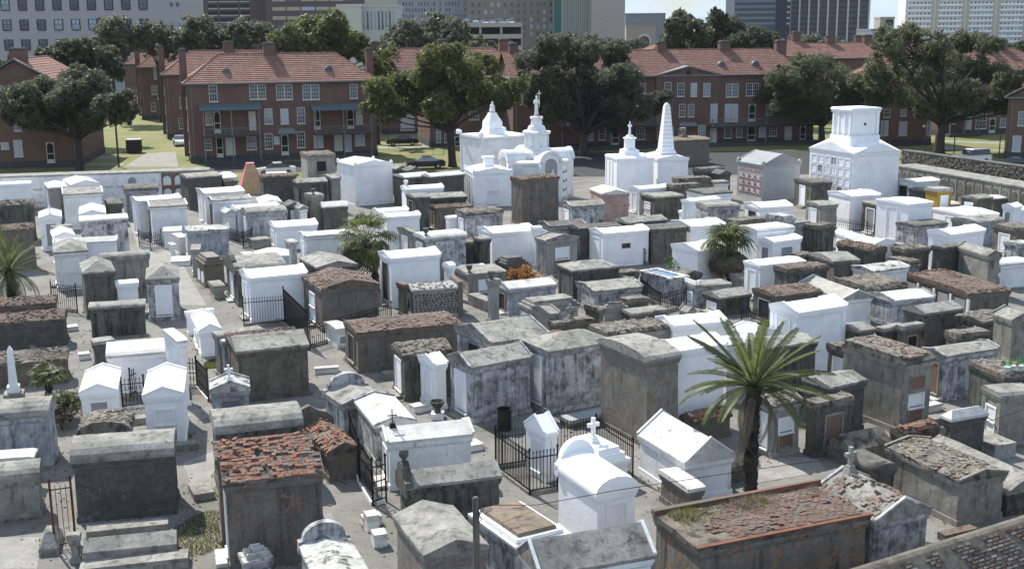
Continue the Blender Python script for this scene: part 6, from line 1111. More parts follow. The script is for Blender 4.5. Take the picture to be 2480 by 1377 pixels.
 (18.86, 137.86, 0.32, 4.99, 4.3, 2.95, 'f.15', 'k', 'b', 'urnbig', 'dark ruined brick tower tomb with a stone urn on top'),
 (14.43, 67.07, 0.42, 3.32, 1.71, 2.18, 'gu.12', 'W', 'W', 'B:w', 'low bright white tomb right of the skirted palm trunk'),
 (15.49, 64.66, 0.42, 2.89, 1.4, 2.32, 'f.1', 'd', 'r', '', 'dark flared tomb with reddish rubble roof'),
 (17.54, 70.51, 0.43, 1.29, 1.0, 1.95, 'f.15', 'b', 'l', '', 'small rubble heap left of the narrow pedimented tomb'),
 (18.87, 67.69, 0.28, 1.8, 3.01, 2.25, 'gu.25', 'b', 'g', 'B:w', 'tomb with grey pediment front and lichen dark roof'),
 (13.76, 69.11, 0.23, 2.55, 1.85, 0.98, 'f.05', 'g', 'g', '', 'low slate coloured tomb right of the skirted palm trunk'),
 (10.46, 65.75, 0.36, 2.44, 1.47, 1.23, 'f.06', 'm', 'g', 'balust B:w', 'tomb with white balusters along its front edge'),
 (11.56, 63.65, 0.46, 2.2, 1.78, 1.06, 'gu.25', 'd', 'g', 'B:w', 'dark tomb with slate roof and blue white pediment end'),
 (13.99, 60.86, 0.42, 3.1, 2.23, 1.76, 'gu.15', 'd', 'r', 'B:d', 'dark tomb with flared eaves and brown rubble roof, framed niche'),
 (12.84, 51.52, 0.51, 3.12, 1.9, 3.09, 'gu.3', 'W', 'W', 'B:w pil', 'large clean white tomb with pilastered pediment end, right of centre'),
 (17.57, 60.96, 0.33, 1.93, 4.3, 1.55, 'gv.4', 'w', 'c2', '', 'whitish tomb with broad stained roof right of the clean white one'),
 (10.77, 51.52, 0.51, 1.63, 1.5, 2.07, 'gv.2', 'W', 'W', '', 'low white tomb behind the spear railing right of centre'),
 (10.38, 68.75, 0.53, 1.31, 1.07, 1.32, 'gv.2', 'd', 'd', '', 'little dark gabled tomb beside the green shrub'),
 (9.27, 60.47, 0.46, 0.56, 0.82, 1.0, 'gv.25', 'g', 'g', '', 'little grey gabled tomb behind a bright white tomb'),
 (26.63, 91.88, 0.33, 2.91, 3.06, 2.7, 'gu.15', 'W', 'W', '', 'tall clean white tomb left of the brown pyramid roofed one'),
 (28.1, 89.13, 0.37, 2.84, 2.15, 2.4, 'hu.25', 'b', 'g', 'B:g pil', 'brown grey square tomb with low pyramid roof'),
 (28.95, 84.95, 0.48, 2.56, 3.33, 3.05, 'gu.12', 'W', 'W', 'B:w', 'white tomb with slanting roof behind the brown pyramid roofed one'),
 (35.26, 96.3, 0.26, 2.17, 3.3, 1.28, 'f.1', 'd', 'p', 'B:d', 'dark tomb with pinkish flat roof'),
 (35.14, 89.68, 0.31, 3.01, 4.3, 1.46, 'gu.12', 'W', 'W', 'B:w', 'low white tomb right of the pinkish flat roof'),
 (40.6, 105.49, 0.42, 3.29, 2.36, 1.99, 'gu.15', 'b', 'w', 'B:w2', 'brick walled tomb with pale roof right of the yellow tomb'),
 (34.39, 94.29, 0.39, 1.6, 1.54, 2.75, 'f.12', 'y', 'y', 'A:w', 'ochre yellow painted tomb'),
 (35.52, 99.82, 0.47, 1.42, 2.21, 2.0, 'gu.2', 'd', 'g', '', 'small grey gabled tomb left of the yellow tomb'),
 (35.11, 102.55, 0.4, 3.18, 2.29, 2.38, 'gu.15', 'w', 'w', 'B:d', 'white tomb right behind the huge white society tomb'),
 (37.28, 93.42, 0.48, 1.88, 1.72, 2.2, 'gu.2', 'd', 'g', 'B:w', 'grey gable tomb left of the pale roofed brick one'),
 (40.71, 98.52, 0.33, 2.73, 2.09, 1.47, 'gu.1', 'b', 'w', 'B:b', 'brown tomb with pale flat gable roof near the far right vaults'),
 (37.55, 87.15, 0.53, 1.03, 1.03, 2.44, 'gu.2', 'W', 'W', 'B:g', 'little white gable tomb near the right edge'),
 (38.37, 88.09, 0.33, 1.8, 0.92, 2.07, 'gu.2', 'W', 'W', '', 'white tomb cut by the right edge beside the little gable'),
 (33.98, 84.61, 0.47, 2.8, 2.58, 1.68, 'bu.2', 'm', 'g', 'orn', 'bluish streaked tomb with mossy roof and white iron ornament'),
 (34.77, 79.82, 0.35, 2.01, 2.39, 1.95, 'f.12', 'b', 'l', 'B:w', 'crumbling brown tomb with pale tablet at the right edge'),
 (32.73, 75.08, 0.36, 1.36, 1.2, 1.83, 'f.06', 'm', 'm', '', 'low mildewed tomb at the right edge below the brown one'),
 (28.72, 82.69, 0.44, 3.17, 1.97, 1.78, 'bu.15', 'm', 'd', '', 'grey streaked tomb with dark smooth roof right of centre right'),
 (28.19, 74.61, 0.53, 3.51, 1.84, 2.59, 'gu.2', 'W', 'W', 'B:w', 'tall white tomb with white plinth at right, before the streaked roof'),
 (21.98, 76.1, 0.24, 0.68, 1.5, 2.32, 'gv.25', 'W', 'W', '', 'first of three small joined white gables, leftmost'),
 (22.24, 74.72, 0.33, 0.95, 1.41, 2.32, 'gv.25', 'W', 'W', '', 'middle of three small joined white gables'),
 (22.67, 72.58, 0.53, 1.9, 1.91, 2.32, 'gv.25', 'W', 'W', '', 'rightmost and largest of three small joined white gables'),
 (22.15, 70.87, 0.53, 1.31, 3.05, 2.28, 'bv.2', 'd', 'r', '', 'dark tomb with long rounded brown roof before the white gables'),
 (24.51, 73.09, 0.53, 0.58, 0.79, 2.2, 'f.05', 'w', 'g', 'B:w', 'small pale tomb with tablet right of the joined white gables'),
 (24.04, 70.78, 0.4, 2.09, 1.3, 2.26, 'f.1', 'b', 'l', '', 'brown rubble roofed tomb behind the mottled pale roof'),
 (26.09, 69.87, 0.53, 1.98, 1.0, 2.6, 'f.04', 'd', 'd', '', 'dark corner tomb before the tall white plinthed one'),
 (27.84, 70.57, 0.33, 1.35, 2.83, 1.9, 'gv.3', 'b', 'g', '', 'tomb with pale grey long gable roof, left of a pair'),
 (27.82, 67.44, 0.22, 0.92, 3.11, 2.55, 'gv.3', 'g', 'g', '', 'tomb with pale grey long gable roof, right of a pair'),
 (28.6, 72.87, 0.35, 2.88, 1.79, 0.95, 'gu.2', 'm', 'd', 'B:w', 'white peeling tomb with dark roof and flowers at its tablet'),
 (29.61, 69.83, 0.38, 2.64, 1.6, 1.54, 'f.08', 'w', 'w', '', 'long whitish tomb at the right edge with flat roof'),
 (20.75, 66.31, 0.46, 2.85, 1.79, 1.93, 'gu.15', 'w', 'm', 'B:g', 'white tomb with blotchy black and white roof'),
 (19.46, 62.62, 0.44, 2.8, 2.93, 1.7, 'f.15', 'd', 'l', '', 'long lichen covered low tomb below the blotchy roof'),
 (23.83, 69.04, 0.52, 1.0, 1.88, 1.84, 'f.1', 'm', 'l', '', 'small peeling tomb with rubble top right of the blotchy roof'),
 (25.12, 63.23, 0.3, 2.9, 5.92, 1.27, 'f.1', 'b', 'r', 'vaults4', 'four bay vault tomb with rubble roof and red brick end'),
 (20.18, 60.67, 0.39, 2.82, 2.11, 1.49, 'gu.2', 'm', 'w', '', 'bluish peeling tomb with pale roof left of the black one'),
 (19.34, 53.49, 0.45, 2.45, 1.48, 2.53, 'gu.25', 'd', 'g', 'pil', 'black tomb with smooth grey gabled roof at right'),
 (21.58, 52.16, 0.55, 2.03, 1.69, 2.44, 'gu.12', 'd', 'l', 'B:d', 'dark tomb with lichen stone roof at right'),
 (21.95, 50.15, 0.22, 1.28, 1.46, 3.0, 'gv.3', 'g', 'g', '', 'plain tan grey tomb cut off by the right edge'),
 (19.57, 50.19, 0.22, 1.68, 0.97, 2.29, 'f.12', 'd', 'l', '', 'dark tomb with flat brick strewn roof behind the bluish streaked one'),
 (15.82, 52.4, 0.45, 1.14, 1.38, 2.02, 'gu.15', 'd', 'g', '', 'dark low tomb with slate roof behind the tall ruin'),
 (17.32, 53.23, 0.53, 1.53, 0.57, 1.83, 'f.06', 'd', 'g', '', 'small dark flat tomb behind the tall ruin'),
 (18.14, 52.9, 0.52, 1.38, 0.55, 1.98, 'f.08', 'b', 'g', 'A:d', 'small grey tomb with framed niche behind the tall ruin'),
 (-11.83, 48.6, 0.37, 3.17, 2.61, 2.32, 'gu.4', 'd1', 'g', '', 'dark brown tomb with smooth grey gable roof, left of centre'),
 (-12.79, 51.03, 0.38, 3.16, 1.0, 2.2, 'gu.2', 'b', 'r', '', 'tomb with red brick top just behind the dark brown gable'),
 (-13.55, 52.32, 0.52, 2.22, 0.9, 2.05, 'f.05', 'g', 'g', '', 'flat grey slab tomb behind the brick topped one'),
 (-13.22, 51.85, 0.51, 0.4, 0.6, 1.86, 'f.05', 'm', 'm', '', 'narrow peeling white pilaster tomb left of the dark brown gable'),
 (-11.43, 42.56, 0.24, 1.52, 1.3, 2.44, 'gv.3', 'm', 'm', 'A:s cross', 'peeling white gable tomb with ornate cross and slate tablet'),
 (-10.19, 38.18, 0.34, 3.03, 2.05, 2.32, 'bu.4', 'd', 'g', '', 'dark tomb with angular grey cement roof, left of the grass patch'),
 (-8.49, 32.32, 0.28, 2.97, 1.89, 2.76, 'gu.35', 'b', 'rr', 'B:w', 'big brown tomb with orange brick roof, nearer of the brick pair'),
 (-9.16, 34.1, 0.28, 3.02, 1.69, 2.84, 'gu.3', 'b', 'rr', '', 'brown tomb with orange brick roof, farther of the brick pair'),
 (-6.58, 39.31, 0.47, 1.33, 3.34, 1.08, 'gv.3', 'b', 'rr', 'parV', 'ruined brick tomb with broken back wall beside the iron fence'),
 (-7.64, 30.84, 0.44, 0.87, 0.8, 1.0, 's.3', 'm', 'm', '', 'pale stepped tomb top at the bottom edge'),
 (-5.13, 28.33, 0.35, 1.49, 3.04, 1.45, 'gv.2', 'm', 'm', 'parV', 'white tomb with scrolled parapet at the bottom edge'),
 (-4.72, 48.64, 0.36, 2.26, 2.04, 2.11, 'gu.25', 'd', 'l', 'B:w', 'grey tomb with broken pediment and white tablet'),
 (-3.24, 47.34, 0.53, 0.62, 1.66, 2.01, 'gu.25', 'W', 'W', 'B:w', 'slim clean white pediment tomb between two grey tombs'),
 (-1.69, 45.62, 0.53, 2.94, 2.03, 2.41, 'gu.4', 'm', 'g', 'B:w', 'mottled dark tomb with big grey roof and marble door slab'),
 (1.47, 46.65, 0.53, 3.42, 2.42, 2.72, 'hu.4', 'm', 'g', 'pil B:w', 'big mottled square tomb with grey pyramid roof, centre'),
 (-6.66, 43.8, 0.53, 1.93, 2.03, 1.45, 'gv.3', 'm', 'g', 'parV', 'low grey gabled tomb with curved white parapet behind'),
 (-5.07, 40.88, 0.36, 1.62, 3.19, 1.6, 'gv.25', 'm', 'w', '', 'tomb with white marble gable roof beside the iron fence'),
 (-4.36, 38.49, 0.28, 3.09, 1.61, 1.8, 'gu.3', 'w', 'w', 'B:w ironcross', 'white tomb with broad roof and thin iron cross'),
 (-3.41, 35.17, 0.33, 3.21, 1.4, 1.49, 'gu.3', 'd', 'g', 'scrollB', 'dark tomb with scrolled headboard and ball finial'),
 (-2.25, 26.79, 0.38, 1.73, 2.74, 3.05, 'gv.3', 'gk', 'g', '', 'gabled tomb with cracked cement roof and brick front, beside the wooden post'),
 (-4.68, 35.08, 0.37, 0.4, 0.5, 0.55, 'f.03', 'w', 'w', '', 'small white marble step block left of the cracked roof tomb'),
 (-4.32, 33.86, 0.32, 0.42, 0.5, 0.45, 'f.03', 'w', 'w', '', 'lower white marble block beside the cracked roof tomb'),
 (-0.01, 28.85, 0.53, 1.75, 2.6, 2.32, 's.2', 'm', 'b', '', 'streaked white tomb with stepped brown top at the bottom'),
 (0.63, 27.23, 0.35, 3.22, 1.61, 2.32, 'gu.6', 'w', 'g', 'B:w', 'big tomb with broad grey roof and dark patches, bottom centre'),
 (1.1, 39.13, 0.54, 0.58, 1.38, 1.83, 'gu.5', 'W', 'W', 'B:w plaqueA pil', 'narrow white tomb with steep pediment inside the iron fence'),
 (2.85, 38.22, 0.53, 1.45, 2.23, 1.0, 's.4', 'W', 'W', 'crossbig', 'white stepped block tomb crowned by a stone cross'),
 (2.46, 32.86, 0.44, 1.47, 2.67, 2.13, 'bv.45', 'W', 'W', 'A:w archV', 'white barrel vaulted tomb with arched headboard, lower centre'),
 (2.3, 44.91, 0.53, 2.19, 0.8, 0.35, 'f.02', 'd', 's', '', 'low tomb slab of blue grey slate before the big mottled tomb'),
 (5.04, 42.43, 0.47, 1.61, 3.51, 3.52, 'bu.28', 'gk', 'g', '', 'tall grey brown brick tomb with rounded top, right of centre'),
 (6.39, 43.88, 0.46, 2.35, 1.7, 3.49, 'gu.2', 'W', 'W', '', 'big white tomb wall behind the tall brick tomb'),
 (5.72, 37.19, 0.41, 2.02, 3.23, 1.44, 'gv.75', 'w', 'w', '', 'white tomb with steep marble gable roof and plank seam'),
 (5.61, 35.73, 0.39, 0.69, 1.95, 1.1, 'f.05', 'b', 'w', '', 'low brick tomb with marble slab, below the steep white gable'),
 (8.98, 47.63, 0.43, 1.76, 1.4, 2.68, 'gu.15', 'w', 'w', '', 'whitish tomb top behind the date palm crown'),
 (10.47, 46.58, 0.4, 2.57, 1.6, 2.84, 'gu.15', 'd', 'g', '', 'black walled tomb with grey roof behind the date palm crown'),
 (9.55, 41.32, 0.48, 1.46, 1.25, 2.05, 'gu.2', 'g', 'l', 'A:wb2 B:w', 'tall pale grey tomb with brick and white panels behind the date palm'),
 (11.15, 41.27, 0.52, 1.93, 0.69, 2.03, 'f.12', 'd', 'l', 'A:b', 'dark tomb with brick filled doorway right of the date palm'),
 (6.94, 42.91, 0.52, 1.93, 1.02, 0.91, 'gu.25', 'k', 'rr', '', 'collapsed dark brick tomb mound left of the date palm'),
 (4.77, 28.44, 0.38, 5.52, 2.48, 2.44, 'f.03', 'bo', 'flatbrick', 'flatbricks', 'large flat tomb paved with bricks and weeds, bottom right'),
 (10.0, 30.49, 0.43, 2.08, 2.6, 2.26, 'gv.5', 'm', 'pb', 'crossback', 'steep gabled tomb of patchy plaster and brick with stone cross'),
 (14.09, 35.05, 0.41, 2.05, 3.47, 1.58, 'gv.2', 'g', 'l', '', 'large plain grey tomb with chipped flat gable roof, lower right'),
 (15.98, 35.83, 0.38, 1.94, 4.3, 0.88, 'gv.45', 'd', 'g', '', 'tomb with long smooth grey gable roof at lower right edge'),
 (11.95, 36.72, 0.43, 0.98, 1.46, 1.3, 'bv.2', 'd', 'd', '', 'small black round topped tomb between the big gabled pair'),
 (14.39, 41.12, 0.46, 1.77, 0.76, 0.9, 'bu.25', 'b', 'rr', '', 'low red brick vaulted tomb before the tall ruin'),
 (15.17, 43.95, 0.52, 1.78, 3.35, 2.87, 'f.2', 'g', 'rl', 'A:bw3', 'tall ruined grey tomb with brick rubble top and white tablets'),
 (14.1, 47.16, 0.53, 0.6, 1.54, 2.44, 'f.1', 'b', 'l', 'B:w', 'small brick tomb with white framed picture tablet'),
 (12.27, 43.5, 0.53, 2.02, 1.6, 2.07, 'gu.2', 'd', 'g', '', 'low tomb with grey sloping roof left of the tall ruin'),
 (18.25, 47.87, 0.42, 3.1, 1.42, 2.05, 'gu.15', 'm', 'g', 'B:b', 'bluish streaked tomb with white framed brick doorway'),
 (19.05, 43.75, 0.25, 1.69, 2.36, 2.32, 'f.1', 'd', 'l', 'pots', 'dark tomb with potted plants on its roof at the right edge'),
 (18.34, 42.34, 0.22, 1.63, 1.27, 2.05, 'f.1', 'g', 'g', 'B:w2 pil', 'grey walled tomb with white pilastered end at the right edge'),
 (15.9, 40.7, 0.41, 1.81, 0.55, 1.69, 'hu.25', 'd', 'w', '', 'low tomb with white hipped cap and block finial at right'),
 (16.83, 43.22, -1.19, 2.39, 1.0, 0.57, 'f.03', 'g', 'g', '', 'long low grey grave box with white slab at right'),
 (-3.45, 106.05, 0.22, 3.75, 4.3, 3.16, 'gv.3', 'W', 'W', 'acro pil block A:w2', 'white pedimented tomb with a square block on its roof'),
 (-3.04, 121.01, 0.51, 5.38, 5.0, 5.0, 'f.1', 'w', 'W', 'acro pyrstatue pil', 'grey walled society tomb with stepped white pyramid and seated statue'),
 (29.7, 102.07, 0.38, 5.11, 6.4, 4.95, 'hu.05', 'W', 'W', 'society B:w', 'huge white society tomb with rows of vaults and a square tower'),
 (33.38, 107.5, 0.51, 2.41, 1.9, 3.2, 'f.08', 'W', 'W', 'B:w A:w', 'white annex with flat roof before the huge society tomb'),
 (-21.29, 55.74, 0.41, 0.52, 0.5, 0.3, 'f.02', 'w', 'w', '', 'white marble block at the foot of the black stepped tomb'),
 (-4.13, 47.01, 0.55, 0.94, 0.5, 0.3, 'f.02', 'w', 'w', '', 'white marble step between the slim pediment tomb and the marble roof'),
 (-9.26, 52.97, 0.22, 1.12, 0.35, 0.28, 'f.02', 'w', 'w', '', 'marble kerb with flowers beside the ornate railing'),
 (3.66, 49.56, 0.53, 0.76, 0.5, 0.25, 'f.02', 'w', 'w', '', 'pale slab at the foot of the white framed rubble roofed tomb'),
 (17.01, 46.42, 0.5, 1.02, 0.4, 0.3, 'f.02', 'w', 'w', '', 'white step before the brick doorway of the bluish streaked tomb'),
 (12.23, 40.35, 0.46, 1.98, 1.3, 0.65, 'gu.45', 'k', 'rl', '', 'heap of loose bricks and broken masonry below the tall ruin'),
 (7.27, 38.81, 0.53, 1.13, 1.0, 0.56, 'gu.4', 'k', 'rl', '', 'small pile of old bricks left of the date palm trunk'),
 (11.08, 33.11, 0.4, 1.26, 0.35, 0.25, 'f.02', 'k', 'r', '', 'flat brick fragment on the ground by the front wall, left piece'),
 (13.35, 33.94, 0.41, 1.32, 0.35, 0.25, 'f.02', 'k', 'r', '', 'flat brick fragment on the ground by the front wall, right piece'),
 (-23.99, 61.4, 0.53, 0.64, 0.6, 0.25, 'f.02', 'w', 'w', '', 'white slab on the path inside the left spear railing'),
 (-6.14, 35.27, 0.53, 0.4, 0.5, 0.3, 'gu.15', 'w', 'w', '', 'white wedge stone right of the big orange brick roofed tomb'),
 (-13.99, 42.43, 0.22, 1.94, 0.5, 0.25, 'f.02', 'g', 'g', '', 'low cement ledge at the foot of the right twin gable tomb'),
 (-15.87, 45.76, 0.35, 0.87, 0.5, 0.25, 'f.02', 'g', 'g', '', 'low cement kerb between the twin white gable tombs'),
 (-10.91, 37.75, 0.44, 0.7, 1.2, 0.25, 'f.02', 'g', 'g', '', 'worn cement slab on the path left of the orange brick roofs'),
 (-11.75, 53.65, 0.53, 1.31, 0.6, 0.35, 'f.02', 'g', 'g', '', 'low kerb in shade right of the smooth dark gable'),
 (-1.93, 42.25, 0.45, 0.87, 0.7, 0.25, 'f.02', 'w', 'w', '', 'low pale slab before the white tomb with iron cross'),
 (-5.91, 51.92, 0.4, 1.1, 0.5, 0.3, 'f.02', 'g', 'g', '', 'low grey sill at the foot of the broken pediment tomb'),
 (-11.6, 46.25, 0.32, 1.34, 0.4, 0.35, 'f.02', 'd', 'd', '', 'dark kerb behind the angular cement roof'),
 (-4.86, 35.51, 0.37, 0.62, 0.4, 0.3, 'f.02', 'w', 'w', '', 'white stone step left of the cracked cement roof'),
 (16.65, 44.88, 0.43, 0.89, 0.5, 0.25, 'f.02', 'g', 'g', '', 'thin cement slab right of the tall ruin'),
 (-13.33, 34.2, 0.26, 2.46, 0.55, 0.49, 'f.02', 'g', 'g', '', 'cement bench block along the foot of the big black stained tomb'),
 (-13.46, 33.73, 0.26, 2.84, 0.5, 0.25, 'f.02', 'g', 'g', '', 'low cement step below the bench of the big black stained tomb'),
]
# ------------------------------------------------------------- ground
G = MB(); n = 40
xs = [-1500, -400]+[-120+240*i/n for i in range(n+1)]+[400, 1500]; ys = [-60, 0]+[20+120*i/n for i in range(n+1)]
L0, L1 = PLACE['lawn']
g = MB(); g.add([(-900, -40, 0), (900, -40, 0), (900, 135, 0), (-900, 135, 0)], [(0, 1, 2, 3)]); struct('cemetery_ground', g, ground_mat())
LAWN = lawn_mat()
g = MB(); g.add([(-1200, 135, -.004), (1200, 135, -.004), (1200, 1300, -.004), (-1200, 1300, -.004)], [(0, 1, 2, 3)]); struct('far_ground', g, LAWN)
V0, V1 = (Vector((*p, 0)) for p in PLACE['vault']); vd = (V1-V0).normalized(); vn = Vector((-vd.y, vd.x, 0))
S0, S1 = (Vector((*p, 0)) for p in PLACE['stonewall']); sdr = (S1-S0).normalized(); sn = Vector((-sdr.y, sdr.x, 0))
def poly(name, pts, z, mat): g = MB(); g.add([(x, y, z) for x, y in pts], [tuple(range(len(pts)))]); return struct(name, g, mat)
mid = V1+vn*2.2
lp = [V0-vd*40+vn*2.2, V1+vn*2.2, Vector((-20, 132, 0)), Vector((22, 137, 0)), S0+sn*.6, S1+sdr*60+sn*.6]
poly('lawn', [(p.x, p.y) for p in lp]+[(150, 300), (-200, 300)], .006, LAWN)
st0 = [Vector((-12, 126.5, 0)), Vector((28, 126.5, 0)), Vector((32, 123.6, 0)), S1+sdr*60+sn*1.2]
for q in PLACE['paths']: poly('footpath', q, .014, CONC)
poly('driveway', PLACE['drive'], .011, CONC)
poly('street', PLACE['street'], .010, ASPH_SHADE)
poly('shade_strip', PLACE['shade_strip'], .009, ASPH_SHADE)  # dark sheet painting the shade that falls before the nearest brick block
poly('lane_pavement', PLACE['lane'], .012, CONC)
for q in PLACE['tiles']: poly('paving_slab', q, .010, CONC)
def grass(name, cx, cy, r, n, seed):
    g = np.random.default_rng(seed); a = g.uniform(0, 6.28, n); q = r*np.sqrt(g.uniform(0, 1, n)); x = cx+q*np.cos(a); y = cy+q*np.sin(a)*1.8; h = g.uniform(.03, .11, n); b = g.uniform(0, 6.28, n)
    V = np.stack([np.stack([x-.02*np.cos(b), y-.02*np.sin(b), 0*x], 1), np.stack([x+.02*np.cos(b), y+.02*np.sin(b), 0*x], 1), np.stack([x+g.normal(size=n)*.03, y+g.normal(size=n)*.03, h], 1)], 1).reshape(-1, 3)
    me = bpy.data.meshes.new(name); me.from_pydata(V.tolist(), [], [(3*i, 3*i+1, 3*i+2) for i in range(n)]); me.materials.append(LEAF['olive']); o = link(name, me); o['kind'] = 'stuff'
for i, p in enumerate(PLACE['grass']): grass('grass_patch', *p, (1.0, .5, .5)[i], 2600, i)
gg = np.random.default_rng(5)
bl = MB()
# ------------------------------------------------------------- boundary walls
def wall_run(name, label, A, B, h, thick, mat, capmat, back=True):
    d = (B-A).normalized(); L = (B-A).length; t = thing(name, label, 'wall', tuple(A), math.atan2(d.y, d.x))
    MB().box(0, 0, -.2, L, thick, h-.12).build('wall', mat, t); MB().box(-.05, -.08, h-.118, L+.05, thick+.08, h).build('coping', capmat, t); return t, L
vt, L = wall_run('vault_wall', 'long whitewashed wall of burial vaults at the back left', V0, V1, 3.0, 2.2, M['w'], RM['g'])
def arch(mb, x, z, w, h, y0, y1): mb.prism([(x-w/2, z), (x+w/2, z)]+[(x+w/2*math.cos(q), z+h-w/2+w/2*math.sin(q)) for q in [math.pi*i/8 for i in range(9)]], 'v', y0, y1)
nv = int(L/1.05)
for i in range(nv):
    x = L-.7-i*1.05
    for j in range(2):
        brickbay = i < 4; m = MB(); arch(m, x, .45+j*1.2, .72, .9, -.05, .05); k = m.build('vault_opening', M['w'] if brickbay or (i*7+j*3) % 5 else GREYM, vt)
    if i < 4: MB().box(x-.52, -.03, .2, x+.52, .02, 2.82).build('brick_facing', MB_BRICK, vt)
RUBW = plaster('rubble_stone_wall', (.13, .118, .1), (.09, .083, .072), (.19, .175, .15), .5, .62, .1, fine=.6, blot=3.5)
t, L = wall_run('stone_wall', 'rough brown stone boundary wall at the back right', S0, S1+sdr*8, 3.4, .7, RUBW, RM['d'])
g_ = random.Random(3)
for k in range(280):
    u = g_.uniform(0, 1)*L*.8; z = g_.uniform(2.2, 3.2); link('stone', brick_mesh(k % 5, BRKS, (.34, .16, .2)), t, (u, .0, z), (g_.gauss(0, .1), g_.gauss(0, .1), 0))
R0, R1 = (Vector((*p, 0)) for p in PLACE['rvault']); dd = (R1-R0).normalized()
t, L = wall_run('vault_wall', 'low row of arched burial vaults before the stone wall, back right', R0, R1, 2.6, 2.6, M['g'], RM['g'])
for i in range(int(L/1.15)):
    x = .7+i*1.15
    m = MB(); arch(m, x, .9, .8, 1.15, -.04, .04); k = m.build('vault_opening', M['b'] if i % 3 else M['d'], t); f = MB()
    arch(f, x, .8, 1.0, 1.4, -.02, .03); f.build('arch_surround', M['g'], t)
    MB().box(x+.5, -.07, .1, x+.65, -.001, 2.3).build('pilaster', M['g'], t)
F0, F1 = (Vector((*p, 0)) for p in PLACE['front']); fd = (F1-F0).normalized(); fl = (F1-F0).length
t = thing('brick_wall', 'weathered brick boundary wall across the bottom right corner', 'wall', tuple(F0), math.atan2(fd.y, fd.x))
bat = 3.0; H = 2.2
MB().loft([[(x, -bat, -.3), (x, .0, H-.1), (x, .12, H-.06), (x, .3, H-.1), (x, .4, -.3)] for x in (-2, fl+4)]).build('wall', plaster('worn_wall_mortar', (.145, .127, .105), (.1, .088, .073), (.045, .04, .034), .5, .68, .3, fine=.5, blot=2), t)
nsl = math.hypot(H+.2, bat); ang = math.atan2(H+.2, bat); cnt = 0; extra = MB(); g_ = random.Random(8)
for j in range(int((nsl-.1)/.105)):
    s = nsl-.13-j*.105
    for i in range(int(fl/.24)):
        x = (i+(.5 if j % 2 else 0))*.24+.1; q = math.sin(x*1.9+1)*math.sin(s*2.7+x*.4)+.6*math.sin(x*5.1+s*3)
        if q > .35 or g_.random() < .12: continue
        p = (x, -bat+math.cos(ang)*s-.012*math.sin(ang), -.3+math.sin(ang)*s+.012)
        if cnt < 300 and x > fl*.25 and s > nsl*.3 and g_.random() < .55:
            link('brick', brick_mesh(g_.randrange(5), BRKW, (.2, .075, .06)), t, p, (ang+g_.gauss(0, .04), g_.gauss(0, .03), g_.gauss(0, .04))); cnt += 1
        else: extra.obox(p, (.1, 0, 0), (0, .03*math.cos(ang), .03*math.sin(ang)), (0, -.03*math.sin(ang), .03*math.cos(ang)))
extra.build('brickwork', RUB['l'], t)['kind'] = 'stuff'
# ------------------------------------------------------------- buildings
DW = lambda c, n=.08: plain('office_wall', c, .85, 0, n)
for b in BUILDINGS:
    b = dict(b); gable = b.pop('gable', None); nm = b.pop('name'); lb = b.pop('label')
    t = brick_building(nm, lb, b['x'], b['y'], b['a'], b['L'], b['W'], b['h'], b['rise'], [tuple(w) for w in b['wins']], b.get('hip', (1, 1)), b['chim'], b['vents'], b['porches'], 'brick apartment buildings', b.get('ridge', 'u'), endwins=b['endwins'], awn=b['awn'])
    if gable:
        u0, u1, z1 = gable; c = (u0+u1)/2; h = b['h']
        MB().box(u0, -.35, .85, u1, -.005, h).loft([[(u0, y, h), (u1, y, h), (c, y, z1)] for y in (-.35, 3.5)]).build('gable', RB, t)
        for e in (u0-.25, u1+.25): MB().obox(((e+c)/2, 1.5, (h+z1)/2+.02), ((c-e)/2, 0, (z1-h)/2+.04), (0, 2.05, 0), (0, 0, .09)).build('verge', TRIM, t)
        MB().obox((c, -.37, z1-.75), (.3, 0, 0), (0, .03, 0), (0, 0, .3)).build('gable_panel', DARK, t)
        for w in t.children:
            if w.name.split('.')[0] in ('window', 'door', 'boarded_window') and u0 < w.location.x < u1: w.location.y = -.36
# ------------------------------------------------------------- downtown behind
def dn(k): return PLACE['down'][k]
def grid(t, L, h, z0, z1, nx, nz, ww, wh, mat, x0=.5, frame=None, y=0):
    me = pane_box(ww, .04, wh, mat)
    for j in range(nz):
        for i in range(nx):
            o = link('window', me, t, (x0+(L-2*x0)*(i+.5)/nx, y, z0+(z1-z0)*(j+.5)/nz-wh/2))
            if frame: link('frame', frame, o, (0, 0, 0))
def pxz(k, y, Y=None):       # height seen at photo row y for a block's front
    x, d, a, L, h = dn(k); return 15.6-(y-76.0)*d/2850.0
x, d, a, L, h = dn('pale'); t = tower('office_block', 'pale grey office block with square windows at the far left', x, d, .04, L, 25, h, DW((.34, .325, .345)))
fr = MB(); 
for s in (-1, 1): fr.box(s*1.0-.12, -.09, -.12, s*1.0+.12, -.05, 2.5)
fr.box(-.88, -.09, 2.38, .88, -.05, 2.5); fr.box(-.88, -.2, -.2, .88, -.05, -.02)
fr.box(-.04, -.09, 0, .04, -.05, 2.38); fr.box(-.88, -.09, 1.25, .88, -.05, 1.33)
for q in (-.5, .5): fr.box(q-.03, -.085, 0, q+.03, -.05, 1.25)
frm = fr.mesh('frame', DARK); me = pane_box(2.0, .04, 2.4, GLASSB)
for j in range(6):
    for i in range(12):
        u = L-5.4-i*4.23-.0; zz = pxz('pale', 109-46*j)
        if u > 1: o = link('window', me, t, (u-4.2, -.01, zz)); link('frame', frm, o)
    for q in (-2.6, -1.1): link('small_window', pane_box(.8, .04, 1.0, GLASSB, 'small_window'), t, (L+q, -.01, pxz('pale', 109-46*j)+.5))
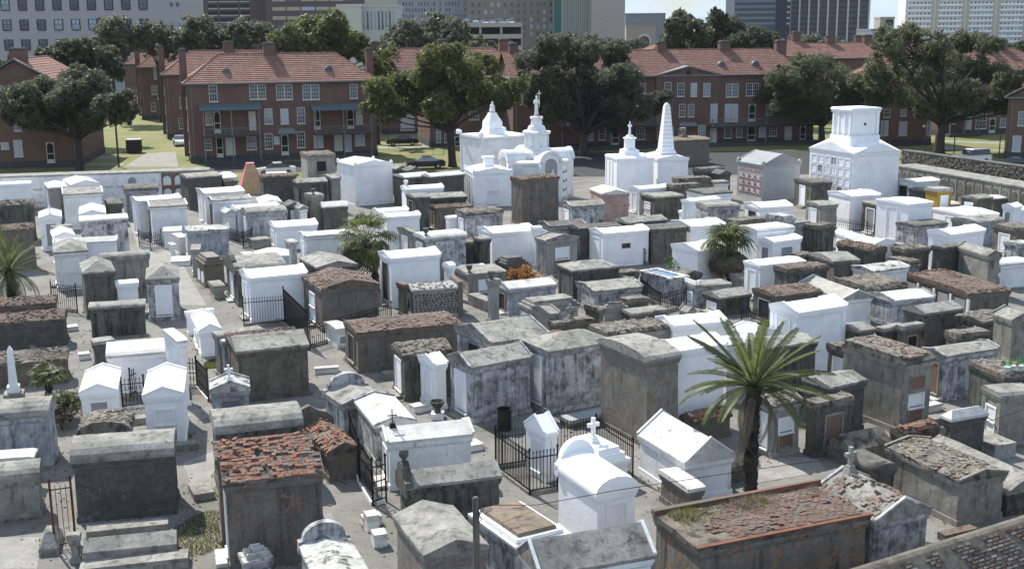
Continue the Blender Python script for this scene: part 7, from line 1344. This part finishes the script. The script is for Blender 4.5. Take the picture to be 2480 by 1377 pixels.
bw = DW((.1, .07, .082)); x, d, a, L, h = dn('brown'); t = tower('parking_tower', 'dark brown tower with louvred parking bays behind the left oaks', x, d, .05, L, 30, h, bw)
for j in range(9):
    zz = pxz('brown', 64-16*j)
    for u, w in ((L*.38, 3.0), (L*.56, 6.0), (L*.74, 3.0)): link('parking_bay', pane_box(w, .06, 1.1, DARK, 'parking_bay'), t, (u, 0, zz)); link('sill', pane_box(w, .12, .3, BOARD, 'sill'), t, (u, 0, zz-.45))
x, d, a, L, h = dn('brown2'); t = tower('office_block', 'dark brown block with pale yellow window bands', x, d, .05, L, 30, h, bw)
WARM = plain('pale_blinds', (.36, .32, .2), .5, 0, .3)
for j in range(8):
    for i in range(6): link('window_band', pane_box(4.2, .05, 1.15, WARM if (i+j) % 4 else GLASSB, 'window_band'), t, (4.2+i*4.6, 0, pxz('brown2', 66-21*j)))
x, d, a, L, h = dn('blank'); t = tower('office_block', 'blank white building end beside the parking garage', x, d, 0, L, 16, h, DW((.5, .48, .43)))
x, d, a, L, h = dn('blankside'); t = tower('office_block', 'white building side with dark upright window strips', x, d, 0, L, 14, h, DW((.42, .42, .41)))
for i in range(9): link('window_strip', pane_box(.5, .05, 5.0, GLASSB, 'window_strip'), t, (.7+i*1.02, 0, h-6))
x, d, a, L, h = dn('slab'); tower('office_tower', 'pale blank slab tower behind the white building', x, d, 0, L, 20, h, DW((.4, .38, .33)))
x, d, a, L, h = dn('grid'); t = tower('office_tower', 'grey tower of narrow upright windows', x, d, .0, L, 20, h, DW((.32, .32, .345))); 
for j in range(11): grid(t, L, h, pxz('grid', 46-14*j), pxz('grid', 33-14*j), 22, 1, .6, 1.3, GLASSB)
x, d, a, L, h = dn('tan'); t = tower('office_tower', 'tan brick tower with regular small windows', x, d, .0, L, 22, h, DW((.27, .225, .18)))
grid(t, L, h, pxz('tan', 92), pxz('tan', -78), 13, 10, 1.1, 1.5, GLASSB)
x, d, a, L, h = dn('grey'); t = tower('office_tower', 'grey gridded tower with a teal corner strip', x, d, 0, L, 20, h, DW((.34, .335, .32)))
MB().box(-.15, -.2, 0, 2.4, .3, h+.5).build('teal_corner', plain('teal_glass', (.015, .1, .085), .25), t)
for i in range(14): MB().box(3.1+i*.66, -.1, 4, 3.4+i*.66, -.003, h).build('mullion_strip', plain('grey_strip', (.17, .165, .155), .8), t)
x, d, a, L, h = dn('beige'); tower('office_tower', 'beige blank slab tower right of the gridded one', x, d, 0, L, 20, h, DW((.36, .335, .31)))
x, d, a, L, h = dn('dist'); tower('office_block', 'hazy blue grey block far away under the white sky', x, d, 0, L, 30, h, DW((.17, .19, .22)))
x, d, a, L, h = dn('distlow'); t = tower('arched_hall', 'pinkish hall with round arched window far away', x, d, 0, L, 20, h, DW((.3, .24, .22)))
m = MB(); arch(m, L*.62, h-9, 5, 5, -.3, .1); k = m.build('arched_window', GLASSB, t); m = MB(); arch(m, L*.62, h-9.6, 6.4, 6.4, -.15, .1); m.build('arch_surround', WHITE, t)
x, d, a, L, h = dn('bandg'); t = tower('office_tower', 'dark glass tower with blue grey floor bands', x, d, 0, L, 25, h, DW((.05, .065, .095)))
for j in range(14): link('floor_band', pane_box(round(L-.6, 1), .12, 1.1, plain('blue_grey_band', (.13, .155, .2), .4), 'floor_band'), t, (L/2, 0, pxz('bandg', 66-13*j)))
x, d, a, L, h = dn('bandd'); t = tower('office_tower', 'darkest narrow side of the glass tower', x, d, 0, L, 20, h, DW((.02, .026, .045)))
for j in range(14): link('floor_band', pane_box(1.4, .1, .8, plain('pale_band', (.4, .45, .5), .4), 'floor_band'), t, (L-1.0, 0, pxz('bandd', 66-13*j)))
for key, lab, nb in (('stripe', 'black office tower with white upright fins', 5), ('stripeR', 'right face of the black finned office tower', 3)):
    x, d, a, L, h = dn(key); t = tower('office_tower', lab, x, d, 0, L, 25, h, DW((.032, .042, .06)))
    for i in range(nb+1): MB().box(i*L/nb-.4, -.9, 0, i*L/nb+.4, -.002, h).build('fin', WHITE, t)
    for j in range(16): link('floor_band', pane_box(round(L, 1), .1, 1.5, plain('dim_window_band', (.07, .065, .06), .3), 'floor_band'), t, (L/2, 0, pxz(key, 112-12.5*j)))
x, d, a, L, h = dn('low'); t = tower('office_block', 'low slate grey block beside the white apartments', x, d, 0, L, 20, h, DW((.14, .16, .19)))
MB().box(-.1, -.3, h-1.8, L+.1, -.002, h-.2).build('pale_band', BOARD, t); grid(t, L, h, h-7, h-3, 7, 1, 1.2, 1.4, GLASSB)
MB().box(L*.55, -.32, h-1.5, L*.95, -.301, h-.7).build('sign_board', DARK, t)
x, d, a, L, h = dn('lowbox'); t = tower('rooftop_plant', 'tan rooftop plant room with dark louvres', x, d, 0, L, 8, h, DW((.34, .29, .22))); MB().box(L*.4, -.2, h-2.4, L*.9, -.002, h-.4).build('louvre', DARK, t)
x, d, a, L, h = dn('apart'); t = tower('apartment_tower', 'white apartment slab with rows of balconies, far right', x, d, -.05, L, 18, h, DW((.62, .58, .6)))
PB = plain('white_balcony', (.8, .79, .8), .7); TANP = plain('tan_pier', (.46, .4, .3), .8)
bay = 19.0; nb = int(L/bay)
for j in range(24):
    zz = pxz('apart', 112-12.2*j)
    for i in range(nb):
        link('balcony', pane_box(14.5, 1.1, 1.15, PB, 'balcony'), t, (8.5+i*bay, 0, zz))
        if zz < 45: 
            for k in range(6): link('window', pane_box(1.1, .05, 1.0, GLASSB), t, (2.6+i*bay+k*2.35, -.0, zz+1.35))
for i in range(nb):
    for q in (16.6, 19.6): MB().box(i*bay+q-.7, -.6, 0, i*bay+q+.7, -.002, h).build('pier', TANP, t)
def garage(key, label, floors, ncar):
    x, d, a, L, h = dn(key); t = thing('parking_garage', label, 'garage', (x, d, 0), 0, 'downtown office blocks'); con = DW((.36, .32, .29))
    for j in range(floors): z = h-j*3.0; MB().box(0, 0, z-.35, L, 26, z).build('deck', con, t); MB().box(0, -.15, z-.5, L, -.002, z+.65).build('parapet', con, t)
    for k in range(4): MB().box(L*k/3-.3 if k else 0, .3, -.2, L*k/3+.3 if k < 3 else L, .9, h-.36).build('column', con, t)
    MB().box(0, 14, -.2, L, 14.3, h-.36).build('rear_wall', DARK, t)
    for i in range(ncar):
        pass
    return x, d, L, h
C0 = {}
def put_car(key, label, x, y, z, a, group):
    if key not in C0: C0[key] = car(label, x, y, a, PAINT[key], key in ('grey',), z, group); return C0[key]
    c = copy_tree(C0[key]); c.location = (x, y, z); c.rotation_euler.z = a; c['label'] = label; c['group'] = group; return c
cl = ['white', 'grey', 'silver', 'black', 'green', 'silver', 'red', 'white']
cn = {'white': 'white', 'grey': 'dark grey', 'silver': 'silver', 'black': 'black', 'green': 'dark green', 'red': 'red'}
for key, label, fl_, nc, side in (('gar1', 'left parking garage with cars on its roof deck', 4, 6, 'left'), ('gar2', 'right parking garage with cars on its roof deck', 3, 6, 'right')):
    x, d, L, h = garage(key, label, fl_, nc)
    for i in range(nc):
        k = cl[(i*3+(side == 'right')) % 8]; put_car(k, '%s car on the roof deck of the %s garage, %s from its left end' % (cn[k], side, ['first', 'second', 'third', 'fourth', 'fifth', 'sixth'][i]), x+1.6+i*(L-3)/nc+.4, d+2.6+(i % 2)*.4, h, math.pi/2+.12*(i % 3), 'cars on the garage roofs')
for label, k, p, a, suv in PLACE['cars']:
    if suv: car(label, *p, a, PAINT['white'], True)
    else: put_car(k, label, *p, 0, a, 'parked cars')
# ------------------------------------------------------------- far woods at the horizon
g_ = np.random.default_rng(9); fc = []
for i in range(170): q = g_.uniform(-1, 1); yy = g_.uniform(390, 440); fc.append((q*330, yy, g_.uniform(2.5, 7.0), g_.uniform(3.5, 6)))
me = leaf_cloud(fc, [330]*len(fc), .75, .85, 5); me.name = 'far_woods'; me.materials.append(LEAF['grey']); link('far_woods', me)['kind'] = 'stuff'
# ------------------------------------------------------------- trees and palms
for r in TREES: tree(r)
(bx, by), (tx_, ty_, tz) = PLACE['datepalm']; palm('date_palm', 'date palm with feathery fronds and stout rough trunk, lower right', bx, by, tz, 'feather', 36, 2.9, .46, 6, .22, 3, (tx_-bx, 0), elev=(-.05, 1.05), nl=70)
(bx, by), (tx_, ty_, tz) = PLACE['fan1']; palm('fan_palm', 'green fan palm before the white tombs, left of centre', bx, by, tz-.3, 'fan', 36, 2.7, 1.2, 10, .2, 30, (tx_-bx, 0), elev=(-.95, 1.3), nl=22)
(bx, by), (tx_, ty_, tz) = PLACE['fan2']; palm('fan_palm', 'fan palm with a skirt of dead brown fronds', bx, by, tz-.25, 'fan', 34, 2.1, 1.2, 54, .2, 60, (tx_-bx, 0), elev=(.12, 1.35), nl=20)
lx, ly = PLACE['leftpalm']; palm('date_palm', 'bushy palm cut off by the left edge', lx, ly, 2.0, 'feather', 40, 2.7, .55, 6, .25, 90, (0, 0), elev=(-.6, 1.3), nl=40)
sx, sy = PLACE['smallpalm']; palm('small_palm', 'small bright green palm among shrubs at lower left', sx, sy, 1.5, 'fan', 12, .95, .6, 0, .06, 120, (.1, 0), elev=(-.2, 1.0), nl=16)
palm('dead_palm', 'grey dead palm fronds arching beside the small green palm', sx-.2, sy+.9, 1.9, 'feather', 7, 1.5, .35, 0, .05, 140, (0, 0), leaf='dry', elev=(-.1, .7), nl=26)
s = PLACE['shrubs']; shrub('shrub', 'dark leafy shrub by the left gable tomb, lower left', *s[0], 1.1, 1.5, 'oak', .05, 5200); shrub('shrub', 'bright green rounded shrub left of the skirted palm', *s[1], 1.5, 1.5, 'shrub', .07, 3000)
shrub('dead_shrub', 'rusty orange dead fern like plant in the middle', *s[2], 1.4, 1.15, 'rusty', .09, 1800); shrub('shrub', 'low dry brown bush at lower left below the dark shrub', *s[3], .8, .9, 'dry', .05, 2600)
# ------------------------------------------------------------- tombs, fences
for row in TOMBS: make_tomb(row)
for label, pts, k in FENCES: fence(label, pts, **k)
# ------------------------------------------------------------- weeds and litter along the foot of the nearer tombs
g_ = np.random.default_rng(21); V = []; Lt = MB(); rl_ = random.Random(6)
for (x, y, a, lu, lv, h, *_r) in TOMBS:
    if math.hypot(x, y) > 78: continue
    c, s_ = math.cos(a), math.sin(a)
    for k in range(int(14*(lu+lv))):
        e = rl_.random()*(2*lu+2*lv); o_ = abs(rl_.gauss(0, .09))
        u, v = (e, -o_) if e < lu else (-o_, e-lu) if e < lu+lv else (lu+o_, e-lu-lv) if e < lu+2*lv else (e-lu-2*lv, lv+o_)
        if math.sin(e*2.1+x) < .1: continue
        px, py = x+c*u-s_*v, y+s_*u+c*v
        for q in range(3): b = rl_.uniform(0, 6.28); hh = rl_.uniform(.03, .13); V.append([(px-.015, py, 0), (px+.015, py+.01, 0), (px+.06*math.cos(b), py+.06*math.sin(b), hh)])
    for k in range(int(5*(lu+lv))):
        u, v = rl_.uniform(-.8, lu+.8), rl_.uniform(-.8, 0) if rl_.random() < .6 else rl_.uniform(lv, lv+.6); sz = rl_.uniform(.012, .05); b = rl_.uniform(0, 3); px, py = x+c*u-s_*v, y+s_*u+c*v
        Lt.obox((px, py, sz*.3), (sz*math.cos(b), sz*math.sin(b), 0), (-sz*.7*math.sin(b), sz*.7*math.cos(b), 0), (0, 0, sz*.5))
fl_ = [p for t3 in V for p in t3]; me = bpy.data.meshes.new('weeds'); me.from_pydata(fl_, [], [(3*i, 3*i+1, 3*i+2) for i in range(len(V))]); me.materials.append(LEAF['olive']); link('weeds', me)['kind'] = 'stuff'
Lt.build('litter', RUB['l'])['kind'] = 'stuff'
# ------------------------------------------------------------- the round marble tomb
cx, cy = PLACE['italian']; cy += 3.2; A = math.radians(22)
t = thing('society_tomb', 'big round marble tomb with arched wings and a statue holding a cross', 'tomb', (cx, cy, 0), A, GROUP); Wm = M['w']
MB().lathe([(3.0, -.1), (3.0, .5), (2.8, .52), (2.8, 3.35), (3.0, 3.45), (3.05, 3.7), (2.9, 3.8), (0, 3.9)], 28).build('wall', Wm, t)
def wing(ang, main=False):
    w = 1.05; z0 = 3.2; m = MB(); y0, y1 = 0, -3.35
    prof = [(-w, -.1), (w, -.1), (w, z0+.5)]+[(w*math.cos(q), z0+.5+w*math.sin(q)) for q in [math.pi*i/12 for i in range(1, 12)]]+[(-w, z0+.5)]
    m.loft([[(p, y, z) for p, z in prof] for y in (y0, y1)]); o = m.build('arched_wing', Wm, t, rot=(0, 0, ang))
    f = MB(); pr = lambda s: [(s*w*math.cos(q), z0+.5+s*w*math.sin(q)) for q in [math.pi*i/12 for i in range(13)]]
    a_, b_ = pr(1.08), pr(.84)
    for i in range(12): f.loft([[(a_[i][0], y, a_[i][1]), (a_[i+1][0], y, a_[i+1][1]), (b_[i+1][0], y, b_[i+1][1]), (b_[i][0], y, b_[i][1])] for y in (y1+.1, y1-.12)])
    f.build('arch_moulding', Wm, o)
    m = MB(); arch(m, 0, 1.2, 1.2, 2.9, y1-.06, y1+.1); m.build('niche', GREYM, o)
    if main: s_ = figure(o, 0, y1-.35, 1.75, .8, Wm); MB().box(-.45, y1-.75, 1.3, .45, y1-.062, 1.76).build('bracket', Wm, o)
for k in range(4): wing(k*math.pi/2, k == 0)
MB().lathe([(1.9, 0), (1.75, .7), (1.6, .85), (1.25, 1.0), (1.2, 1.2), (1.12, 1.25), (1.12, 2.3), (1.3, 2.4), (1.34, 2.62), (.9, 2.7), (.8, 3.0), (.72, 3.15), (.55, 3.2), (.5, 3.75), (.62, 3.82), (.6, 4.0), (.0, 4.05)], 24, (0, 0, 3.75)).build('drum', Wm, t)
for k in range(8): q = k*math.pi/4; MB().box(-.1, -1.2, 4.98, .1, -1.09, 6.05).build('pilaster', Wm, t, rot=(0, 0, q))
figure(t, 0, 0, 7.78, 1.1, Wm); MB().box(.14, -.28, 8.6, .19, -.24, 10.2).box(-.05, -.28, 9.85, .38, -.24, 9.92).build('cross', Wm, t)
for k in range(10):
    q = -math.pi/2+.5+k*.23; 
    for j in range(3): MB().tube([(2.83*math.cos(q), 2.83*math.sin(q), .95+j*.85), (2.76*math.cos(q), 2.76*math.sin(q), .95+j*.85)], .13, 8).build('vent', DARK, t)
# ------------------------------------------------------------- small things
x, y = PLACE['tent'][0]; t = thing('pyramid_cover', 'pink and plywood pyramid shaped cover with red stripes', 'cover', (x, y+1.0, 0), .35)
PINK = plain('pink_panel', (.62, .22, .24), .8, 0, .15); PLY = plain('plywood', (.42, .27, .15), .8, 0, .2); REDS = plain('red_stripe', (.36, .05, .07), .7)
b, tp, hh = 1.3, .32, 2.9
P = [Vector(p) for p in ((-b, -b, 0), (b, -b, 0), (b, b, 0), (-b, b, 0), (-tp, -tp, hh), (tp, -tp, hh), (tp, tp, hh), (-tp, tp, hh))]
for i, mt in zip(range(4), (PLY, PLY, PINK, PINK)):
    a_, b_, c_, d_ = P[i], P[(i+1) % 4], P[4+(i+1) % 4], P[4+i]; nn = (b_-a_).cross(d_-a_).normalized()*.05; m = MB(); m.loft([[a_, b_, c_, d_], [p+nn for p in (a_, b_, c_, d_)]]); o = m.build('panel', mt, t)
    for f in ((.0, .12), (.45, .55), (.88, 1.0)):
        e = nn*1.25; m = MB(); m.loft([[a_.lerp(b_, f[0])+nn, a_.lerp(b_, f[1])+nn, d_.lerp(c_, f[1])+nn, d_.lerp(c_, f[0])+nn], [a_.lerp(b_, f[0])+e, a_.lerp(b_, f[1])+e, d_.lerp(c_, f[1])+e, d_.lerp(c_, f[0])+e]]); m.build('stripe', REDS if mt is PINK else PLY, o)
MB().box(-tp-.06, -tp-.06, hh+.002, tp+.06, tp+.06, hh+.12).build('cap', PINK, t)
x, y = PLACE['obel'][0]; t = thing('obelisk', 'small slender grey marble obelisk at lower left', 'obelisk', (x, y, 0), .3)
MB().box(-.4, -.4, -.05, .4, .4, .4).build('base', M['g'], t); MB().box(-.25, -.25, .403, .25, .25, .7).build('pedestal', M['w'], t); MB().box(-.17, -.17, .703, .17, .17, 2.3, (.06, .06)).build('shaft', MARBLE, t); MB().box(-.11, -.11, 2.303, .11, .11, 2.5, (.1, .1)).build('tip', MARBLE, t)
x, y = PLACE['drum']; t = thing('rubbish_drum', 'black steel rubbish drum before the mottled dark tomb', 'drum', (x, y, 0))
MB().lathe([(.28, 0), (.28, .28), (.295, .3), (.28, .32), (.28, .58), (.295, .6), (.28, .62), (.28, .88), (.25, .88), (.25, .3), (0, .3)], 18).build('barrel', plain('black_steel', (.02, .02, .022), .5, .3), t); MB().tube([(.3*math.cos(q), .3*math.sin(q), .88) for q in [2*math.pi*i/16 for i in range(17)]], .018, 5).build('rim', IRON, t)
x, y = PLACE['urnp']; t = thing('planter_urn', 'dark wide mouthed urn on white slabs beside the marble roofed tomb', 'urn', (x, y, .25)); MB().lathe([(.15, 0), (.15, .06), (.09, .12), (.2, .25), (.3, .45), (.33, .5), (.27, .5), (.2, .35), (0, .3)], 14).build('bowl', M['d'], t); MB().box(-.26, -.26, -.3, .26, .26, -.003).build('slab', M['w'], t)
(px_, py_), = PLACE['post']; t = thing('wooden_post', 'grey wooden utility post at the bottom centre', 'post', (px_, py_, 0)); MB().lathe([(.09, -.3), (.085, 2), (.078, 5.0), (.05, 5.03), (0, 5.03)], 10).build('pole', plaster('grey_timber', (.16, .145, .11), (.11, .1, .08), (.06, .055, .045), .48, .65, .85, fine=.4), t)
m = MB(); m.tube([(.06, 0, 4.55), (.16, -.02, 4.7), (.2, 0, 4.9)], .012, 5); m.tube([(.07, -.05, 4.4), (.13, -.06, 4.5), (.07, -.06, 4.6), (.12, -.05, 4.75)], .01, 5); m.build('bracket', IRON, t)
w = PLACE['wire']; t = thing('overhead_wire', 'thin black cable sagging across the lower right', 'cable', tuple(w[0])); pts = []
for i in range(len(w)-1):
    for k in range(6): pts.append(Vector(w[i]).lerp(Vector(w[i+1]), k/6)-Vector(w[0]))
MB().tube(pts+[Vector(w[-1])-Vector(w[0])], .011, 5).build('cable', IRON, t)
WOOD = plain('pole_timber', (.075, .055, .045), .9, 0, .2)
pl = ['short wooden pole on the lawn beside the left oak', 'tall wooden pole before the dumpster drive', 'tall pole with lights before the biggest right oak', 'thin pole on the lawn right of the biggest oak', 'thin pole near the right edge building']
for i, ((p, h), lb) in enumerate(zip(PLACE['poles'], pl)):
    t = thing('utility_pole', lb, 'pole', (*p, 0), 0, 'poles beyond the cemetery'); r = .13 if i < 2 else .08; MB().lathe([(r, -.3), (r*.85, h), (0, h)], 8).build('pole', WOOD, t)
    if i == 2:
        for z in (.35, .55, .72): MB().box(-.35, -.1, h*z, .1, .1, h*z+.25).build('lamp_head', BOARD, t)
    if i == 0: MB().box(-.4, -.06, h-.3, .4, .06, h-.18).build('crossbar', WOOD, t)
p, h = PLACE['lamp']; t = thing('street_lamp', 'street lamp with curved arm left of the seated statue', 'street lamp', (*p, 0)); MB().lathe([(.1, -.2), (.07, h), (0, h)], 8).build('pole', WOOD, t)
MB().tube([(0, 0, h-1.2), (-.4, 0, h-.8), (-.8, 0, h-.45)], .04, 6).build('arm', BOARD, t); MB().box(-1.2, -.14, h-.5, -.72, .14, h-.34, (.05, .04)).build('lamp_head', BOARD, t)
x, y = PLACE['dump']; t = thing('dumpster', 'dark brown dumpster on the concrete drive', 'dumpster', (x, y, 0), .25); DB = plain('dark_dumpster', (.045, .035, .035), .7, .2, .2)
MB().box(-.95, -.8, .15, .95, .8, 1.75, (-.06, -.06)).build('bin', DB, t); MB().box(-1.0, -.85, 1.753, 1.0, .85, 1.86, (.03, .03)).build('lid', BOARD, t)
for s in (-1, 1): MB().box(s*1.0-.05, -.6, .7, s*1.0+.05, .6, .95).build('lift_pocket', DB, t)
for k in (-.5, 0, .5): MB().box(k-.04, -.9, .2, k+.04, -.8, 1.7).build('rib', DB, t)
# ------------------------------------------------------------- thin city haze
hb = MB(); hb.box(-1250, -80, -1.8, 1250, 1350, 140); hz = bpy.data.materials.new('haze'); hz.use_nodes = True; hn = hz.node_tree.nodes; hn.remove(hn['Principled BSDF'])
pv = hn.new('ShaderNodeVolumePrincipled'); pv.inputs['Density'].default_value = .00006; pv.inputs['Color'].default_value = (.86, .92, 1, 1); pv.inputs['Anisotropy'].default_value = 0
hz.node_tree.links.new(pv.outputs['Volume'], hn['Material Output'].inputs['Volume']); hb.build('haze', hz)['kind'] = 'stuff'
